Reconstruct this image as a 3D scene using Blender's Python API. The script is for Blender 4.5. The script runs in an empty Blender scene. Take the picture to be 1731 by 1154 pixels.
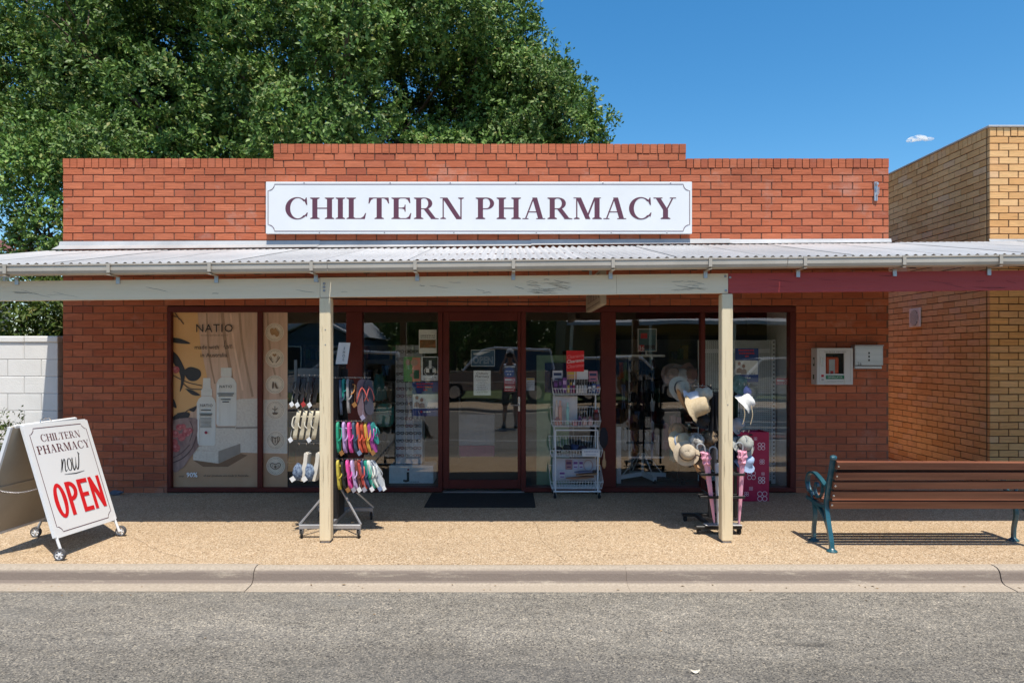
import bpy, bmesh, math, random
import numpy as np
from mathutils import Vector, Matrix
R = math.radians
rng = random.Random(7)
S = bpy.context.scene
C = S.collection

# ---------------------------------------------------------------- camera, sky, sun, exposure
F = 1150.0      # focal length in photo pixels
H = 1.63        # eye height above the footpath
D = 8.06        # distance of the shop front
cam = bpy.data.cameras.new('camera'); cam_o = bpy.data.objects.new('camera', cam); C.objects.link(cam_o)
cam_o.location = (0, 0, H); cam_o.rotation_euler = (R(90), 0, 0)
cam.sensor_width = 36; cam.lens = F/1731*36
cam.shift_x = 0.002; cam.shift_y = 0.0133
cam.clip_start = 0.05; cam.clip_end = 4000
S.camera = cam_o
SUN_TO = Vector((0.09, -0.385, 1.0)).normalized()
world = bpy.data.worlds.new('World'); S.world = world; world.use_nodes = True
wt = world.node_tree; bg = wt.nodes['Background']
sky = wt.nodes.new('ShaderNodeTexSky'); sky.sky_type = 'NISHITA'; sky.sun_disc = False
sky.sun_elevation = math.asin(SUN_TO.z); sky.sun_rotation = math.atan2(SUN_TO.x, SUN_TO.y)
sky.air_density = 1.0; sky.dust_density = 1.1; sky.ozone_density = 2.6; sky.altitude = 200
hs = wt.nodes.new('ShaderNodeHueSaturation'); hs.inputs['Saturation'].default_value = 1.36; hs.inputs['Hue'].default_value = .493
wt.links.new(sky.outputs[0], hs.inputs['Color']); wt.links.new(hs.outputs[0], bg.inputs[0]); bg.inputs[1].default_value = 0.122
sun = bpy.data.lights.new('sun', 'SUN'); sun.energy = 3.85; sun.angle = R(0.53); sun.color = (1.0, 0.925, 0.80)
sun_o = bpy.data.objects.new('sun', sun); C.objects.link(sun_o)
sun_o.rotation_euler = (-SUN_TO).to_track_quat('-Z', 'Y').to_euler(); sun_o.location = (0, -10, 30)
S.view_settings.view_transform = 'Standard'; S.view_settings.look = 'None'
S.view_settings.exposure = 0.6; S.view_settings.gamma = 1; S.view_settings.use_curve_mapping = False
S.render.engine = 'CYCLES'
S.cycles.max_bounces = 10; S.cycles.diffuse_bounces = 5; S.cycles.glossy_bounces = 5
S.cycles.transparent_max_bounces = 24; S.cycles.transmission_bounces = 4
S.cycles.caustics_reflective = False; S.cycles.caustics_refractive = False
S.cycles.sample_clamp_indirect = 6; S.cycles.volume_bounces = 6
S.cycles.use_denoising = True

def px(x, Y): return (x-862.0)*Y/F            # reads a photo measurement as metres at depth Y
def pz(y, Y): return H-(y-600.0)*Y/F

# ---------------------------------------------------------------- materials
MATS = {}
def nd(nt, t, **kw):
    n = nt.nodes.new(t)
    for k, v in kw.items():
        if k.startswith('i_'):
            key = k[2:]; key = int(key) if key.isdigit() else key.replace('_', ' ')
            n.inputs[key].default_value = v
        else: setattr(n, k, v)
    return n
def c4(c): return (c[0], c[1], c[2], 1.0)
def pm(name, col, col2=None, scale=6, rough=0.6, metal=0.0, bump=0.0, bscale=60, coat=0.0, rnd=0.0, stretch=(1,1,1), emit=None, spec=0.5, detail=6, lo=.35, hi=.65):
    """a painted / fibrous / plain surface: two colours mixed by noise, per-object variation, fine relief"""
    if name in MATS: return MATS[name]
    m = bpy.data.materials.new(name); m.use_nodes = True; nt = m.node_tree; L = nt.links
    b = nt.nodes['Principled BSDF']
    b.inputs['Roughness'].default_value = rough; b.inputs['Metallic'].default_value = metal
    b.inputs['Specular IOR Level'].default_value = spec; b.inputs['Coat Weight'].default_value = coat
    b.inputs['Base Color'].default_value = c4(col); m.diffuse_color = c4(col)
    tc = nd(nt, 'ShaderNodeTexCoord'); mp = nd(nt, 'ShaderNodeMapping'); mp.inputs['Scale'].default_value = stretch
    L.new(tc.outputs['Object'], mp.inputs[0])
    out = None
    if col2 is not None:
        n = nd(nt, 'ShaderNodeTexNoise', i_Scale=scale, i_Detail=detail, i_Roughness=.6); L.new(mp.outputs[0], n.inputs['Vector'])
        mr = nd(nt, 'ShaderNodeMapRange'); mr.inputs[1].default_value = lo; mr.inputs[2].default_value = hi
        L.new(n.outputs[0], mr.inputs[0])
        mx = nd(nt, 'ShaderNodeMix', data_type='RGBA'); mx.inputs['A'].default_value = c4(col); mx.inputs['B'].default_value = c4(col2)
        L.new(mr.outputs[0], mx.inputs['Factor']); out = mx.outputs['Result']
    if rnd:
        hs = nd(nt, 'ShaderNodeHueSaturation'); oi = nd(nt, 'ShaderNodeObjectInfo'); ge = nd(nt, 'ShaderNodeNewGeometry')
        ad = nd(nt, 'ShaderNodeMath', operation='ADD'); L.new(oi.outputs['Random'], ad.inputs[0]); L.new(ge.outputs['Random Per Island'], ad.inputs[1])
        fr = nd(nt, 'ShaderNodeMath', operation='FRACT'); L.new(ad.outputs[0], fr.inputs[0])
        m2 = nd(nt, 'ShaderNodeMapRange'); m2.inputs[3].default_value = 1-rnd; m2.inputs[4].default_value = 1+rnd
        L.new(fr.outputs[0], m2.inputs[0]); L.new(m2.outputs[0], hs.inputs['Value'])
        if out is None: hs.inputs['Color'].default_value = c4(col)
        else: L.new(out, hs.inputs['Color'])
        out = hs.outputs[0]
    if out is not None: L.new(out, b.inputs['Base Color'])
    if bump:
        n2 = nd(nt, 'ShaderNodeTexNoise', i_Scale=bscale, i_Detail=4); L.new(mp.outputs[0], n2.inputs['Vector'])
        bp = nd(nt, 'ShaderNodeBump', i_Strength=bump, i_Distance=.01); L.new(n2.outputs[0], bp.inputs['Height']); L.new(bp.outputs[0], b.inputs['Normal'])
    if emit: b.inputs['Emission Color'].default_value = c4(col); b.inputs['Emission Strength'].default_value = emit
    MATS[name] = m; return m

def ramp(nt, pts):
    r = nd(nt, 'ShaderNodeValToRGB'); e = r.color_ramp.elements
    while len(e) < len(pts): e.new(.5)
    for k, (p, c) in enumerate(pts): e[k].position = p; e[k].color = c4(c)
    return r

def brick_mat(name, cols, streak=(1,1,1), white=0.0, bump=.5):
    """wire-cut fired brick: colour differs brick by brick, drag marks along the face, some pale bloom"""
    m = bpy.data.materials.new(name); m.use_nodes = True; nt = m.node_tree; L = nt.links; b = nt.nodes['Principled BSDF']
    b.inputs['Roughness'].default_value = .85; b.inputs['Specular IOR Level'].default_value = .25
    tc = nd(nt, 'ShaderNodeTexCoord'); oi = nd(nt, 'ShaderNodeObjectInfo'); ge = nd(nt, 'ShaderNodeNewGeometry')
    ad = nd(nt, 'ShaderNodeMath', operation='ADD'); L.new(oi.outputs['Random'], ad.inputs[0]); L.new(ge.outputs['Random Per Island'], ad.inputs[1])
    fr = nd(nt, 'ShaderNodeMath', operation='FRACT'); L.new(ad.outputs[0], fr.inputs[0])
    rp = ramp(nt, cols); L.new(fr.outputs[0], rp.inputs[0])
    pos = nd(nt, 'ShaderNodeVectorMath', operation='ADD'); L.new(ge.outputs['Position'], pos.inputs[0]); pos.inputs[1].default_value = (3.1, 1.7, .3)
    mp = nd(nt, 'ShaderNodeMapping'); mp.inputs['Scale'].default_value = (7, 7, 130); L.new(pos.outputs[0], mp.inputs[0])
    n = nd(nt, 'ShaderNodeTexNoise', i_Scale=1.0, i_Detail=5, i_Roughness=.7); L.new(mp.outputs[0], n.inputs['Vector'])
    mr = nd(nt, 'ShaderNodeMapRange'); mr.inputs[1].default_value = .3; mr.inputs[2].default_value = .7; mr.inputs[3].default_value = .74; mr.inputs[4].default_value = 1.2
    L.new(n.outputs[0], mr.inputs[0])
    mul = nd(nt, 'ShaderNodeMix', data_type='RGBA', blend_type='MULTIPLY'); mul.inputs['Factor'].default_value = 1
    L.new(rp.outputs[0], mul.inputs['A']); L.new(mr.outputs[0], mul.inputs['B'])
    nb = nd(nt, 'ShaderNodeTexNoise', i_Scale=2.3, i_Detail=8, i_Roughness=.75); L.new(pos.outputs[0], nb.inputs['Vector'])
    m3 = nd(nt, 'ShaderNodeMapRange'); m3.inputs[1].default_value = .56; m3.inputs[2].default_value = .74; m3.inputs[4].default_value = white
    L.new(nb.outputs[0], m3.inputs[0])
    mx = nd(nt, 'ShaderNodeMix', data_type='RGBA'); mx.inputs['B'].default_value = (.5, .42, .37, 1)
    L.new(m3.outputs[0], mx.inputs['Factor']); L.new(mul.outputs['Result'], mx.inputs['A'])
    nl = nd(nt, 'ShaderNodeTexNoise', i_Scale=.8, i_Detail=3); L.new(pos.outputs[0], nl.inputs['Vector'])
    m4 = nd(nt, 'ShaderNodeMapRange'); m4.inputs[1].default_value = .3; m4.inputs[2].default_value = .7; m4.inputs[3].default_value = .86; m4.inputs[4].default_value = 1.1
    L.new(nl.outputs[0], m4.inputs[0])
    mu2 = nd(nt, 'ShaderNodeMix', data_type='RGBA', blend_type='MULTIPLY'); mu2.inputs['Factor'].default_value = 1
    L.new(mx.outputs['Result'], mu2.inputs['A']); L.new(m4.outputs[0], mu2.inputs['B'])
    nk = nd(nt, 'ShaderNodeTexNoise', i_Scale=1.5, i_Detail=9, i_Roughness=.7); mk = nd(nt, 'ShaderNodeMapping'); mk.inputs['Scale'].default_value = (1.6, 1, .8); mk.inputs['Location'].default_value = (5, 2, 8); L.new(pos.outputs[0], mk.inputs[0]); L.new(mk.outputs[0], nk.inputs['Vector'])
    m5 = nd(nt, 'ShaderNodeMapRange'); m5.inputs[1].default_value = .57; m5.inputs[2].default_value = .74; m5.inputs[4].default_value = .3; L.new(nk.outputs[0], m5.inputs[0])
    mx5 = nd(nt, 'ShaderNodeMix', data_type='RGBA'); mx5.inputs['B'].default_value = (.13, .06, .04, 1); L.new(m5.outputs[0], mx5.inputs['Factor']); L.new(mu2.outputs['Result'], mx5.inputs['A'])
    L.new(mx5.outputs['Result'], b.inputs['Base Color'])
    bp = nd(nt, 'ShaderNodeBump', i_Strength=bump, i_Distance=.006); L.new(n.outputs[0], bp.inputs['Height']); L.new(bp.outputs[0], b.inputs['Normal'])
    return m

def glass_mat(name, tint=(.96,.97,.965), ior=2.1):
    m = bpy.data.materials.new(name); m.use_nodes = True; nt = m.node_tree; L = nt.links
    nt.nodes.remove(nt.nodes['Principled BSDF']); out = nt.nodes['Material Output']
    tr = nd(nt, 'ShaderNodeBsdfTransparent'); tr.inputs[0].default_value = c4(tint)
    gl = nd(nt, 'ShaderNodeBsdfGlossy', i_Roughness=0.0); gl.inputs[0].default_value = (1, 1, 1, 1)
    fr = nd(nt, 'ShaderNodeFresnel', i_IOR=ior); ge = nd(nt, 'ShaderNodeNewGeometry')
    mx = nd(nt, 'ShaderNodeMix', data_type='FLOAT'); mx.inputs['B'].default_value = .1
    L.new(ge.outputs['Backfacing'], mx.inputs['Factor']); L.new(fr.outputs[0], mx.inputs['A'])
    ms = nd(nt, 'ShaderNodeMixShader'); L.new(mx.outputs[0], ms.inputs[0]); L.new(tr.outputs[0], ms.inputs[1]); L.new(gl.outputs[0], ms.inputs[2])
    # float-glass waviness
    tc = nd(nt, 'ShaderNodeTexCoord'); n = nd(nt, 'ShaderNodeTexNoise', i_Scale=1.3, i_Detail=1); L.new(tc.outputs['Object'], n.inputs['Vector'])
    bp = nd(nt, 'ShaderNodeBump', i_Strength=.02, i_Distance=.1); L.new(n.outputs[0], bp.inputs['Height']); L.new(bp.outputs[0], gl.inputs['Normal'])
    L.new(ms.outputs[0], out.inputs['Surface']); return m

def clear_mat(name):
    m = bpy.data.materials.new(name); m.use_nodes = True; nt = m.node_tree
    nt.nodes.remove(nt.nodes['Principled BSDF'])
    tr = nd(nt, 'ShaderNodeBsdfTransparent'); tr.inputs[0].default_value = (.97, .985, .975, 1)
    nt.links.new(tr.outputs[0], nt.nodes['Material Output'].inputs['Surface']); return m

def leaf_mat(name, cols, trans=.35):
    m = bpy.data.materials.new(name); m.use_nodes = True; nt = m.node_tree; L = nt.links; b = nt.nodes['Principled BSDF']
    ge = nd(nt, 'ShaderNodeNewGeometry'); rp = ramp(nt, cols); L.new(ge.outputs['Random Per Island'], rp.inputs[0])
    n = nd(nt, 'ShaderNodeTexNoise', i_Scale=.55, i_Detail=3); L.new(ge.outputs['Position'], n.inputs['Vector'])
    mr = nd(nt, 'ShaderNodeMapRange'); mr.inputs[1].default_value = .3; mr.inputs[2].default_value = .7; mr.inputs[3].default_value = .75; mr.inputs[4].default_value = 1.25
    L.new(n.outputs[0], mr.inputs[0])
    mu = nd(nt, 'ShaderNodeMix', data_type='RGBA', blend_type='MULTIPLY'); mu.inputs['Factor'].default_value = 1
    L.new(rp.outputs[0], mu.inputs['A']); L.new(mr.outputs[0], mu.inputs['B'])
    L.new(mu.outputs['Result'], b.inputs['Base Color']); b.inputs['Roughness'].default_value = .5; b.inputs['Specular IOR Level'].default_value = .28
    tl = nd(nt, 'ShaderNodeBsdfTranslucent'); L.new(mu.outputs['Result'], tl.inputs[0])
    ms = nd(nt, 'ShaderNodeMixShader'); ms.inputs[0].default_value = trans
    L.new(b.outputs[0], ms.inputs[1]); L.new(tl.outputs[0], ms.inputs[2]); L.new(ms.outputs[0], nt.nodes['Material Output'].inputs['Surface'])
    return m

def ground_mat(name, cols, vscale, patches=(), rough=.9, bump=.6, big=((.6, .85, 1.15),), fine=1.0, band=None):
    """loose or bound stones: a colour per stone (Voronoi), patches of wear on top"""
    m = bpy.data.materials.new(name); m.use_nodes = True; nt = m.node_tree; L = nt.links; b = nt.nodes['Principled BSDF']
    b.inputs['Roughness'].default_value = rough; b.inputs['Specular IOR Level'].default_value = .3
    ge = nd(nt, 'ShaderNodeNewGeometry')
    v = nd(nt, 'ShaderNodeTexVoronoi', i_Scale=vscale); L.new(ge.outputs['Position'], v.inputs['Vector'])
    sp = nd(nt, 'ShaderNodeSeparateColor'); L.new(v.outputs['Color'], sp.inputs[0])
    rp = ramp(nt, cols); L.new(sp.outputs[0], rp.inputs[0]); cur = rp.outputs[0]
    v2 = nd(nt, 'ShaderNodeTexVoronoi', i_Scale=vscale*.55); L.new(ge.outputs['Position'], v2.inputs['Vector'])
    s2 = nd(nt, 'ShaderNodeSeparateColor'); L.new(v2.outputs['Color'], s2.inputs[0])
    r2 = nd(nt, 'ShaderNodeMapRange'); r2.inputs[3].default_value = 1-.22*fine; r2.inputs[4].default_value = 1+.22*fine; L.new(s2.outputs[0], r2.inputs[0])
    mu = nd(nt, 'ShaderNodeMix', data_type='RGBA', blend_type='MULTIPLY'); mu.inputs['Factor'].default_value = 1
    L.new(cur, mu.inputs['A']); L.new(r2.outputs[0], mu.inputs['B']); cur = mu.outputs['Result']
    for (sc, lo, hi) in big:
        n = nd(nt, 'ShaderNodeTexNoise', i_Scale=sc, i_Detail=6, i_Roughness=.65)
        mp = nd(nt, 'ShaderNodeMapping'); mp.inputs['Scale'].default_value = (.45, 1, 1); L.new(ge.outputs['Position'], mp.inputs[0]); L.new(mp.outputs[0], n.inputs['Vector'])
        r = nd(nt, 'ShaderNodeMapRange'); r.inputs[1].default_value = .3; r.inputs[2].default_value = .7; r.inputs[3].default_value = lo; r.inputs[4].default_value = hi
        L.new(n.outputs[0], r.inputs[0])
        mu = nd(nt, 'ShaderNodeMix', data_type='RGBA', blend_type='MULTIPLY'); mu.inputs['Factor'].default_value = 1
        L.new(cur, mu.inputs['A']); L.new(r.outputs[0], mu.inputs['B']); cur = mu.outputs['Result']
    for (col, sc, stre, lo, hi, amt) in patches:
        n = nd(nt, 'ShaderNodeTexNoise', i_Scale=sc, i_Detail=5, i_Roughness=.6)
        mp = nd(nt, 'ShaderNodeMapping'); mp.inputs['Scale'].default_value = stre; mp.inputs['Location'].default_value = (sc, 2*sc, 0); L.new(ge.outputs['Position'], mp.inputs[0]); L.new(mp.outputs[0], n.inputs['Vector'])
        r = nd(nt, 'ShaderNodeMapRange'); r.inputs[1].default_value = lo; r.inputs[2].default_value = hi; r.inputs[4].default_value = amt
        L.new(n.outputs[0], r.inputs[0])
        mx = nd(nt, 'ShaderNodeMix', data_type='RGBA'); mx.inputs['B'].default_value = c4(col)
        L.new(r.outputs[0], mx.inputs['Factor']); L.new(cur, mx.inputs['A']); cur = mx.outputs['Result']
    if band:   # wheel track worn smooth and dark along the road
        sy = nd(nt, 'ShaderNodeSeparateXYZ'); L.new(ge.outputs['Position'], sy.inputs[0])
        n = nd(nt, 'ShaderNodeTexNoise', i_Scale=1.1, i_Detail=6, i_Roughness=.7); mp = nd(nt, 'ShaderNodeMapping'); mp.inputs['Scale'].default_value = (.4, 1.3, 1); L.new(ge.outputs['Position'], mp.inputs[0]); L.new(mp.outputs[0], n.inputs['Vector'])
        m1 = nd(nt, 'ShaderNodeMath', operation='MULTIPLY_ADD'); m1.inputs[1].default_value = 1.3; L.new(n.outputs[0], m1.inputs[0]); L.new(sy.outputs[1], m1.inputs[2])
        r = nd(nt, 'ShaderNodeMapRange'); r.interpolation_type = 'SMOOTHSTEP'; r.inputs[1].default_value = band[0]+.65; r.inputs[2].default_value = band[1]+.65; r.inputs[3].default_value = band[2]; r.inputs[4].default_value = 1; L.new(m1.outputs[0], r.inputs[0])
        mu = nd(nt, 'ShaderNodeMix', data_type='RGBA', blend_type='MULTIPLY'); mu.inputs['Factor'].default_value = 1; L.new(cur, mu.inputs['A']); L.new(r.outputs[0], mu.inputs['B']); cur = mu.outputs['Result']
    L.new(cur, b.inputs['Base Color'])
    bp = nd(nt, 'ShaderNodeBump', i_Strength=bump, i_Distance=.006); L.new(v.outputs['Distance'], bp.inputs['Height']); L.new(bp.outputs[0], b.inputs['Normal'])
    return m

# ---------------------------------------------------------------- mesh building
ORIG = {}
def origin(o):
    p = Vector((0, 0, 0))
    while o is not None:
        p = p+Vector(o.location); o = o.parent
    return p
def tag(o, label=None, cat=None, group=None, kind=None):
    if label: o['label'] = label
    if cat: o['category'] = cat
    if group: o['group'] = group
    if kind: o['kind'] = kind
    return o
def thing(name, label, cat, loc, group=None, rz=0):
    o = bpy.data.objects.new(name, None); C.objects.link(o); o.location = loc; o.rotation_euler = (0, 0, rz)
    o.empty_display_size = .1
    return tag(o, label, cat, group)
class MB:
    """collects shapes given in world coordinates; build() links them as ONE mesh object"""
    def __init__(s): s.v = []; s.f = []; s.m = []; s.cur = 0; s.sm = []; s.smooth = False
    def add(s, vs, fs):
        k = len(s.v); s.v += [tuple(p) for p in vs]
        for f in fs: s.f.append(tuple(i+k for i in f)); s.m.append(s.cur); s.sm.append(s.smooth)
        return s
    def box(s, x0, y0, z0, x1, y1, z1):
        return s.add([(x0,y0,z0),(x1,y0,z0),(x1,y1,z0),(x0,y1,z0),(x0,y0,z1),(x1,y0,z1),(x1,y1,z1),(x0,y1,z1)],
            [(0,3,2,1),(4,5,6,7),(0,1,5,4),(1,2,6,5),(2,3,7,6),(3,0,4,7)])
    def bbox(s, x0, y0, z0, x1, y1, z1, b=.004):
        """box with chamfered edges"""
        vs = []; 
        for (z, i) in ((z0, b), (z0+b, 0), (z1-b, 0), (z1, b)):
            c = b
            vs += [(x0+i+c*(i==0)*0, y0+i, z)] if False else []
            k = i
            vs += [(x0+c, y0+k, z), (x1-c, y0+k, z), (x1-k, y0+c, z), (x1-k, y1-c, z), (x1-c, y1-k, z), (x0+c, y1-k, z), (x0+k, y1-c, z), (x0+k, y0+c, z)]
        fs = [tuple(range(7, -1, -1)), tuple(range(24, 32))]
        for r in range(3):
            for q in range(8): fs.append((r*8+q, r*8+(q+1) % 8, r*8+8+(q+1) % 8, r*8+8+q))
        return s.add(vs, fs)
    def obox(s, c, ax, ay, az):
        """oriented box: centre and three half-axis vectors"""
        c = Vector(c); ax = Vector(ax); ay = Vector(ay); az = Vector(az)
        vs = [c+sx*ax+sy*ay+sz*az for sz in (-1, 1) for (sx, sy) in ((-1,-1),(1,-1),(1,1),(-1,1))]
        return s.add(vs, [(0,3,2,1),(4,5,6,7),(0,1,5,4),(1,2,6,5),(2,3,7,6),(3,0,4,7)])
    def bar(s, a, b, w, h, up=(0,0,1)):
        a = Vector(a); b = Vector(b); d = (b-a).normalized(); u = Vector(up)
        if abs(d.dot(u)) > .98: u = Vector((0, 1, 0))
        x = d.cross(u).normalized(); z = x.cross(d)
        return s.obox((a+b)/2, (b-a)/2, x*w/2, z*h/2)
    def tube(s, pts, r, n=6, caps=True, closed=False):
        pts = [Vector(p) for p in pts]; N = len(pts); rr = r if isinstance(r, (list, tuple)) else [r]*N
        ref = None; vs = []; fs = []
        for i in range(N):
            if closed: d = (pts[(i+1) % N]-pts[i-1])
            else: d = (pts[min(i+1, N-1)]-pts[max(i-1, 0)])
            d = d.normalized() if d.length > 1e-9 else Vector((0, 0, 1))
            if ref is None:
                ref = Vector((0, 0, 1)) if abs(d.z) < .9 else Vector((1, 0, 0))
            x = (ref-d*ref.dot(d)); x = x.normalized() if x.length > 1e-6 else d.orthogonal().normalized()
            y = d.cross(x); ref = x
            for k in range(n):
                a = 2*math.pi*k/n; vs.append(pts[i]+(x*math.cos(a)+y*math.sin(a))*rr[i])
        for i in range(N if closed else N-1):
            for k in range(n):
                a, b2 = i*n, ((i+1) % N)*n
                fs.append((a+k, a+(k+1) % n, b2+(k+1) % n, b2+k))
        if caps and not closed: fs += [tuple(range(n-1, -1, -1)), tuple(range((N-1)*n, N*n))]
        return s.add(vs, fs)
    def lathe(s, prof, c, axis=(0,0,1), n=16, sx=1, sy=1, caps=True):
        """profile of (radius, height) turned about axis through c"""
        a = Vector(axis).normalized(); x = a.orthogonal().normalized() if abs(a.z) < .99 else Vector((1, 0, 0)); y = a.cross(x); c = Vector(c); vs = []; fs = []
        for (r, h) in prof:
            for k in range(n):
                t = 2*math.pi*k/n; vs.append(c+a*h+x*(r*math.cos(t)*sx)+y*(r*math.sin(t)*sy))
        for i in range(len(prof)-1):
            for k in range(n): fs.append((i*n+k, i*n+(k+1) % n, (i+1)*n+(k+1) % n, (i+1)*n+k))
        if caps:
            if prof[0][0] > 1e-5: fs.append(tuple(range(n-1, -1, -1)))
            if prof[-1][0] > 1e-5: fs.append(tuple(range((len(prof)-1)*n, len(prof)*n)))
        return s.add(vs, fs)
    def prism(s, poly, o, u, v, d):
        """closed outline (a,b) in the plane o + a*u + b*v, extruded along d"""
        o = Vector(o); u = Vector(u); v = Vector(v); d = Vector(d); n = len(poly)
        A = [o+u*a+v*b for a, b in poly]; B = [p+d for p in A]
        return s.add(A+B, [tuple(range(n)), tuple(range(2*n-1, n-1, -1))]+[(i, n+i, n+(i+1) % n, (i+1) % n) for i in range(n)])
    def grid(s, nx, ny, f):
        vs = [f(i/(nx-1), j/(ny-1)) for j in range(ny) for i in range(nx)]
        return s.add(vs, [(j*nx+i, j*nx+i+1, (j+1)*nx+i+1, (j+1)*nx+i) for j in range(ny-1) for i in range(nx-1)])
    def blob(s, c, r, seed=0, sub=2, amp=.2, sq=(1,1,1)):
        bm = bmesh.new(); bmesh.ops.create_icosphere(bm, subdivisions=sub, radius=1); q = random.Random(seed); k = [Vector((q.uniform(-3,3), q.uniform(-3,3), q.uniform(-3,3))) for _ in range(4)]
        vs = []
        for v in bm.verts:
            w = 1+amp*sum(math.sin(v.co.dot(a)*1.6+i) for i, a in enumerate(k))/3
            vs.append(Vector(c)+Vector((v.co.x*r*sq[0]*w, v.co.y*r*sq[1]*w, v.co.z*r*sq[2]*w)))
        fs = [tuple(v.index for v in f.verts) for f in bm.faces]; bm.free()
        return s.add(vs, fs)
    def build(s, name, mat, parent=None, loc=None, fixn=True):
        base = origin(parent) if parent else Vector(loc or (0, 0, 0))
        me = bpy.data.meshes.new(name)
        me.from_pydata([(x-base.x, y-base.y, z-base.z) for x, y, z in s.v], [], s.f)
        for m in (mat if isinstance(mat, (list, tuple)) else [mat]): me.materials.append(m)
        me.polygons.foreach_set('material_index', s.m); me.polygons.foreach_set('use_smooth', s.sm)
        if fixn and len(s.f) < 20000:
            bm = bmesh.new(); bm.from_mesh(me); bmesh.ops.recalc_face_normals(bm, faces=bm.faces); bm.to_mesh(me); bm.free()
        me.update()
        o = bpy.data.objects.new(name, me); C.objects.link(o)
        if parent: o.parent = parent
        else: o.location = base
        return o
def kids(o): return [c for c in o.children]
def dup(o, parent=None, loc=None, rz=None, label=None):
    c = o.copy(); C.objects.link(c)
    if parent is not None: c.parent = parent
    if loc is not None: c.location = loc
    if rz is not None: c.rotation_euler = (c.rotation_euler[0], c.rotation_euler[1], rz)
    if label: c['label'] = label
    for k in kids(o): dup(k, c)
    return c
def bez(p0, p1, p2, p3, n=10):
    return [tuple((1-t)**3*a+3*(1-t)**2*t*b+3*(1-t)*t*t*c+t**3*d for a, b, c, d in zip(p0, p1, p2, p3)) for t in [i/n for i in range(n+1)]]
def crom(pts, n=6):
    """smooth curve through points"""
    P = [pts[0]]+list(pts)+[pts[-1]]; out = []
    for i in range(1, len(P)-2):
        for k in range(n):
            t = k/n
            out.append(tuple(.5*((2*b)+(-a+c)*t+(2*a-5*b+4*c-d)*t*t+(-a+3*b-3*c+d)*t**3) for a, b, c, d in zip(P[i-1], P[i], P[i+1], P[i+2])))
    out.append(tuple(pts[-1])); return out

# ---------------------------------------------------------------- flat print: polygons, ribbons and lettering lying on a plane
class Flat:
    """drawing on the plane o + a*u + b*v; each new layer lies a little farther along n than the one before"""
    def __init__(s, o, u, v, step=.0004):
        s.o = Vector(o); s.u = Vector(u); s.v = Vector(v); s.n = s.u.cross(s.v).normalized(); s.z = 0; s.step = step; s.mb = MB()
    def P(s, a, b): return s.o+s.u*a+s.v*b+s.n*s.z
    def poly(s, pts, up=True):
        if up: s.z += s.step
        s.mb.add([s.P(a, b) for a, b in pts], [tuple(range(len(pts)))]); return s
    def rect(s, a0, b0, a1, b1): return s.poly([(a0,b0),(a1,b0),(a1,b1),(a0,b1)])
    def ell(s, a, b, ra, rb=None, n=20, rot=0):
        rb = rb or ra; c, si = math.cos(rot), math.sin(rot)
        return s.poly([(a+ra*math.cos(t)*c-rb*math.sin(t)*si, b+ra*math.cos(t)*si+rb*math.sin(t)*c) for t in [2*math.pi*k/n for k in range(n)]])
    def ring(s, a, b, r0, r1, n=28, sx=1):
        s.z += s.step
        p = [(a+math.cos(t)*r0*sx, b+math.sin(t)*r0) for t in [2*math.pi*k/n for k in range(n)]]+[(a+math.cos(t)*r1*sx, b+math.sin(t)*r1) for t in [2*math.pi*k/n for k in range(n)]]
        s.mb.add([s.P(*q) for q in p], [(k, (k+1) % n, n+(k+1) % n, n+k) for k in range(n)]); return s
    def rib(s, pts, w, closed=False):
        s.z += s.step; N = len(pts); ww = w if isinstance(w, (list, tuple)) else [w]*N; L = []; Rr = []
        for i in range(N):
            if closed: a, b = pts[i-1], pts[(i+1) % N]
            else: a, b = pts[max(i-1, 0)], pts[min(i+1, N-1)]
            d = Vector((b[0]-a[0], b[1]-a[1])); d = d.normalized() if d.length > 1e-9 else Vector((1, 0)); q = Vector((-d.y, d.x))*ww[i]/2
            L.append((pts[i][0]+q.x, pts[i][1]+q.y)); Rr.append((pts[i][0]-q.x, pts[i][1]-q.y))
        s.mb.add([s.P(*p) for p in L+Rr], [(i, N+i, N+(i+1) % N, (i+1) % N) for i in range(N if closed else N-1)]); return s
    def text(s, st, a, b, size, align='CENTER', bold=0.0, sx=1.0, shear=0.0, flip=False, sp=1.0):
        """sans lettering, baseline at b; size = cap height * 1.38"""
        cu = bpy.data.curves.new('lettering', 'FONT'); cu.body = st; cu.size = 1; cu.align_x = align; cu.offset = bold; cu.shear = shear; cu.space_character = sp; cu.resolution_u = 2
        o = bpy.data.objects.new('lettering', cu); C.objects.link(o)
        dg = bpy.context.evaluated_depsgraph_get(); me = bpy.data.meshes.new_from_object(o.evaluated_get(dg))
        s.z += s.step; k = -1 if flip else 1
        s.mb.add([s.P(a+v.co.x*size*sx, b+k*v.co.y*size) for v in me.vertices], [tuple(p.vertices) for p in me.polygons])
        bpy.data.objects.remove(o); bpy.data.curves.remove(cu); bpy.data.meshes.remove(me); return s
    def serif(s, st, a, b, h, sx=1.0, gap=.09, flip=False):
        """Roman capitals, left edge at a, baseline b, cap height h"""
        k = -1 if flip else 1; x = a; s.z += s.step
        for ch in st:
            if ch == ' ': x += .38*h*sx; continue
            ps, adv = glyph(ch); z0 = s.z
            for p in ps:
                s.z += s.step*.12
                s.mb.add([s.P(x+q[0]*h*sx, b+k*q[1]*h) for q in p], [tuple(range(len(p)))])
            s.z = z0; x += (adv+gap)*h*sx
        s.z += s.step*2; return s
    def build(s, name, mat, parent=None, loc=None):
        o = s.mb.build(name, mat, parent, loc, fixn=False); s.mb = MB(); return o
def serif_width(st, gap=.09):
    return sum(.38 if c == ' ' else glyph(c)[1]+gap for c in st)-gap
TK, TN, SF = .20, .05, .04
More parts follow.
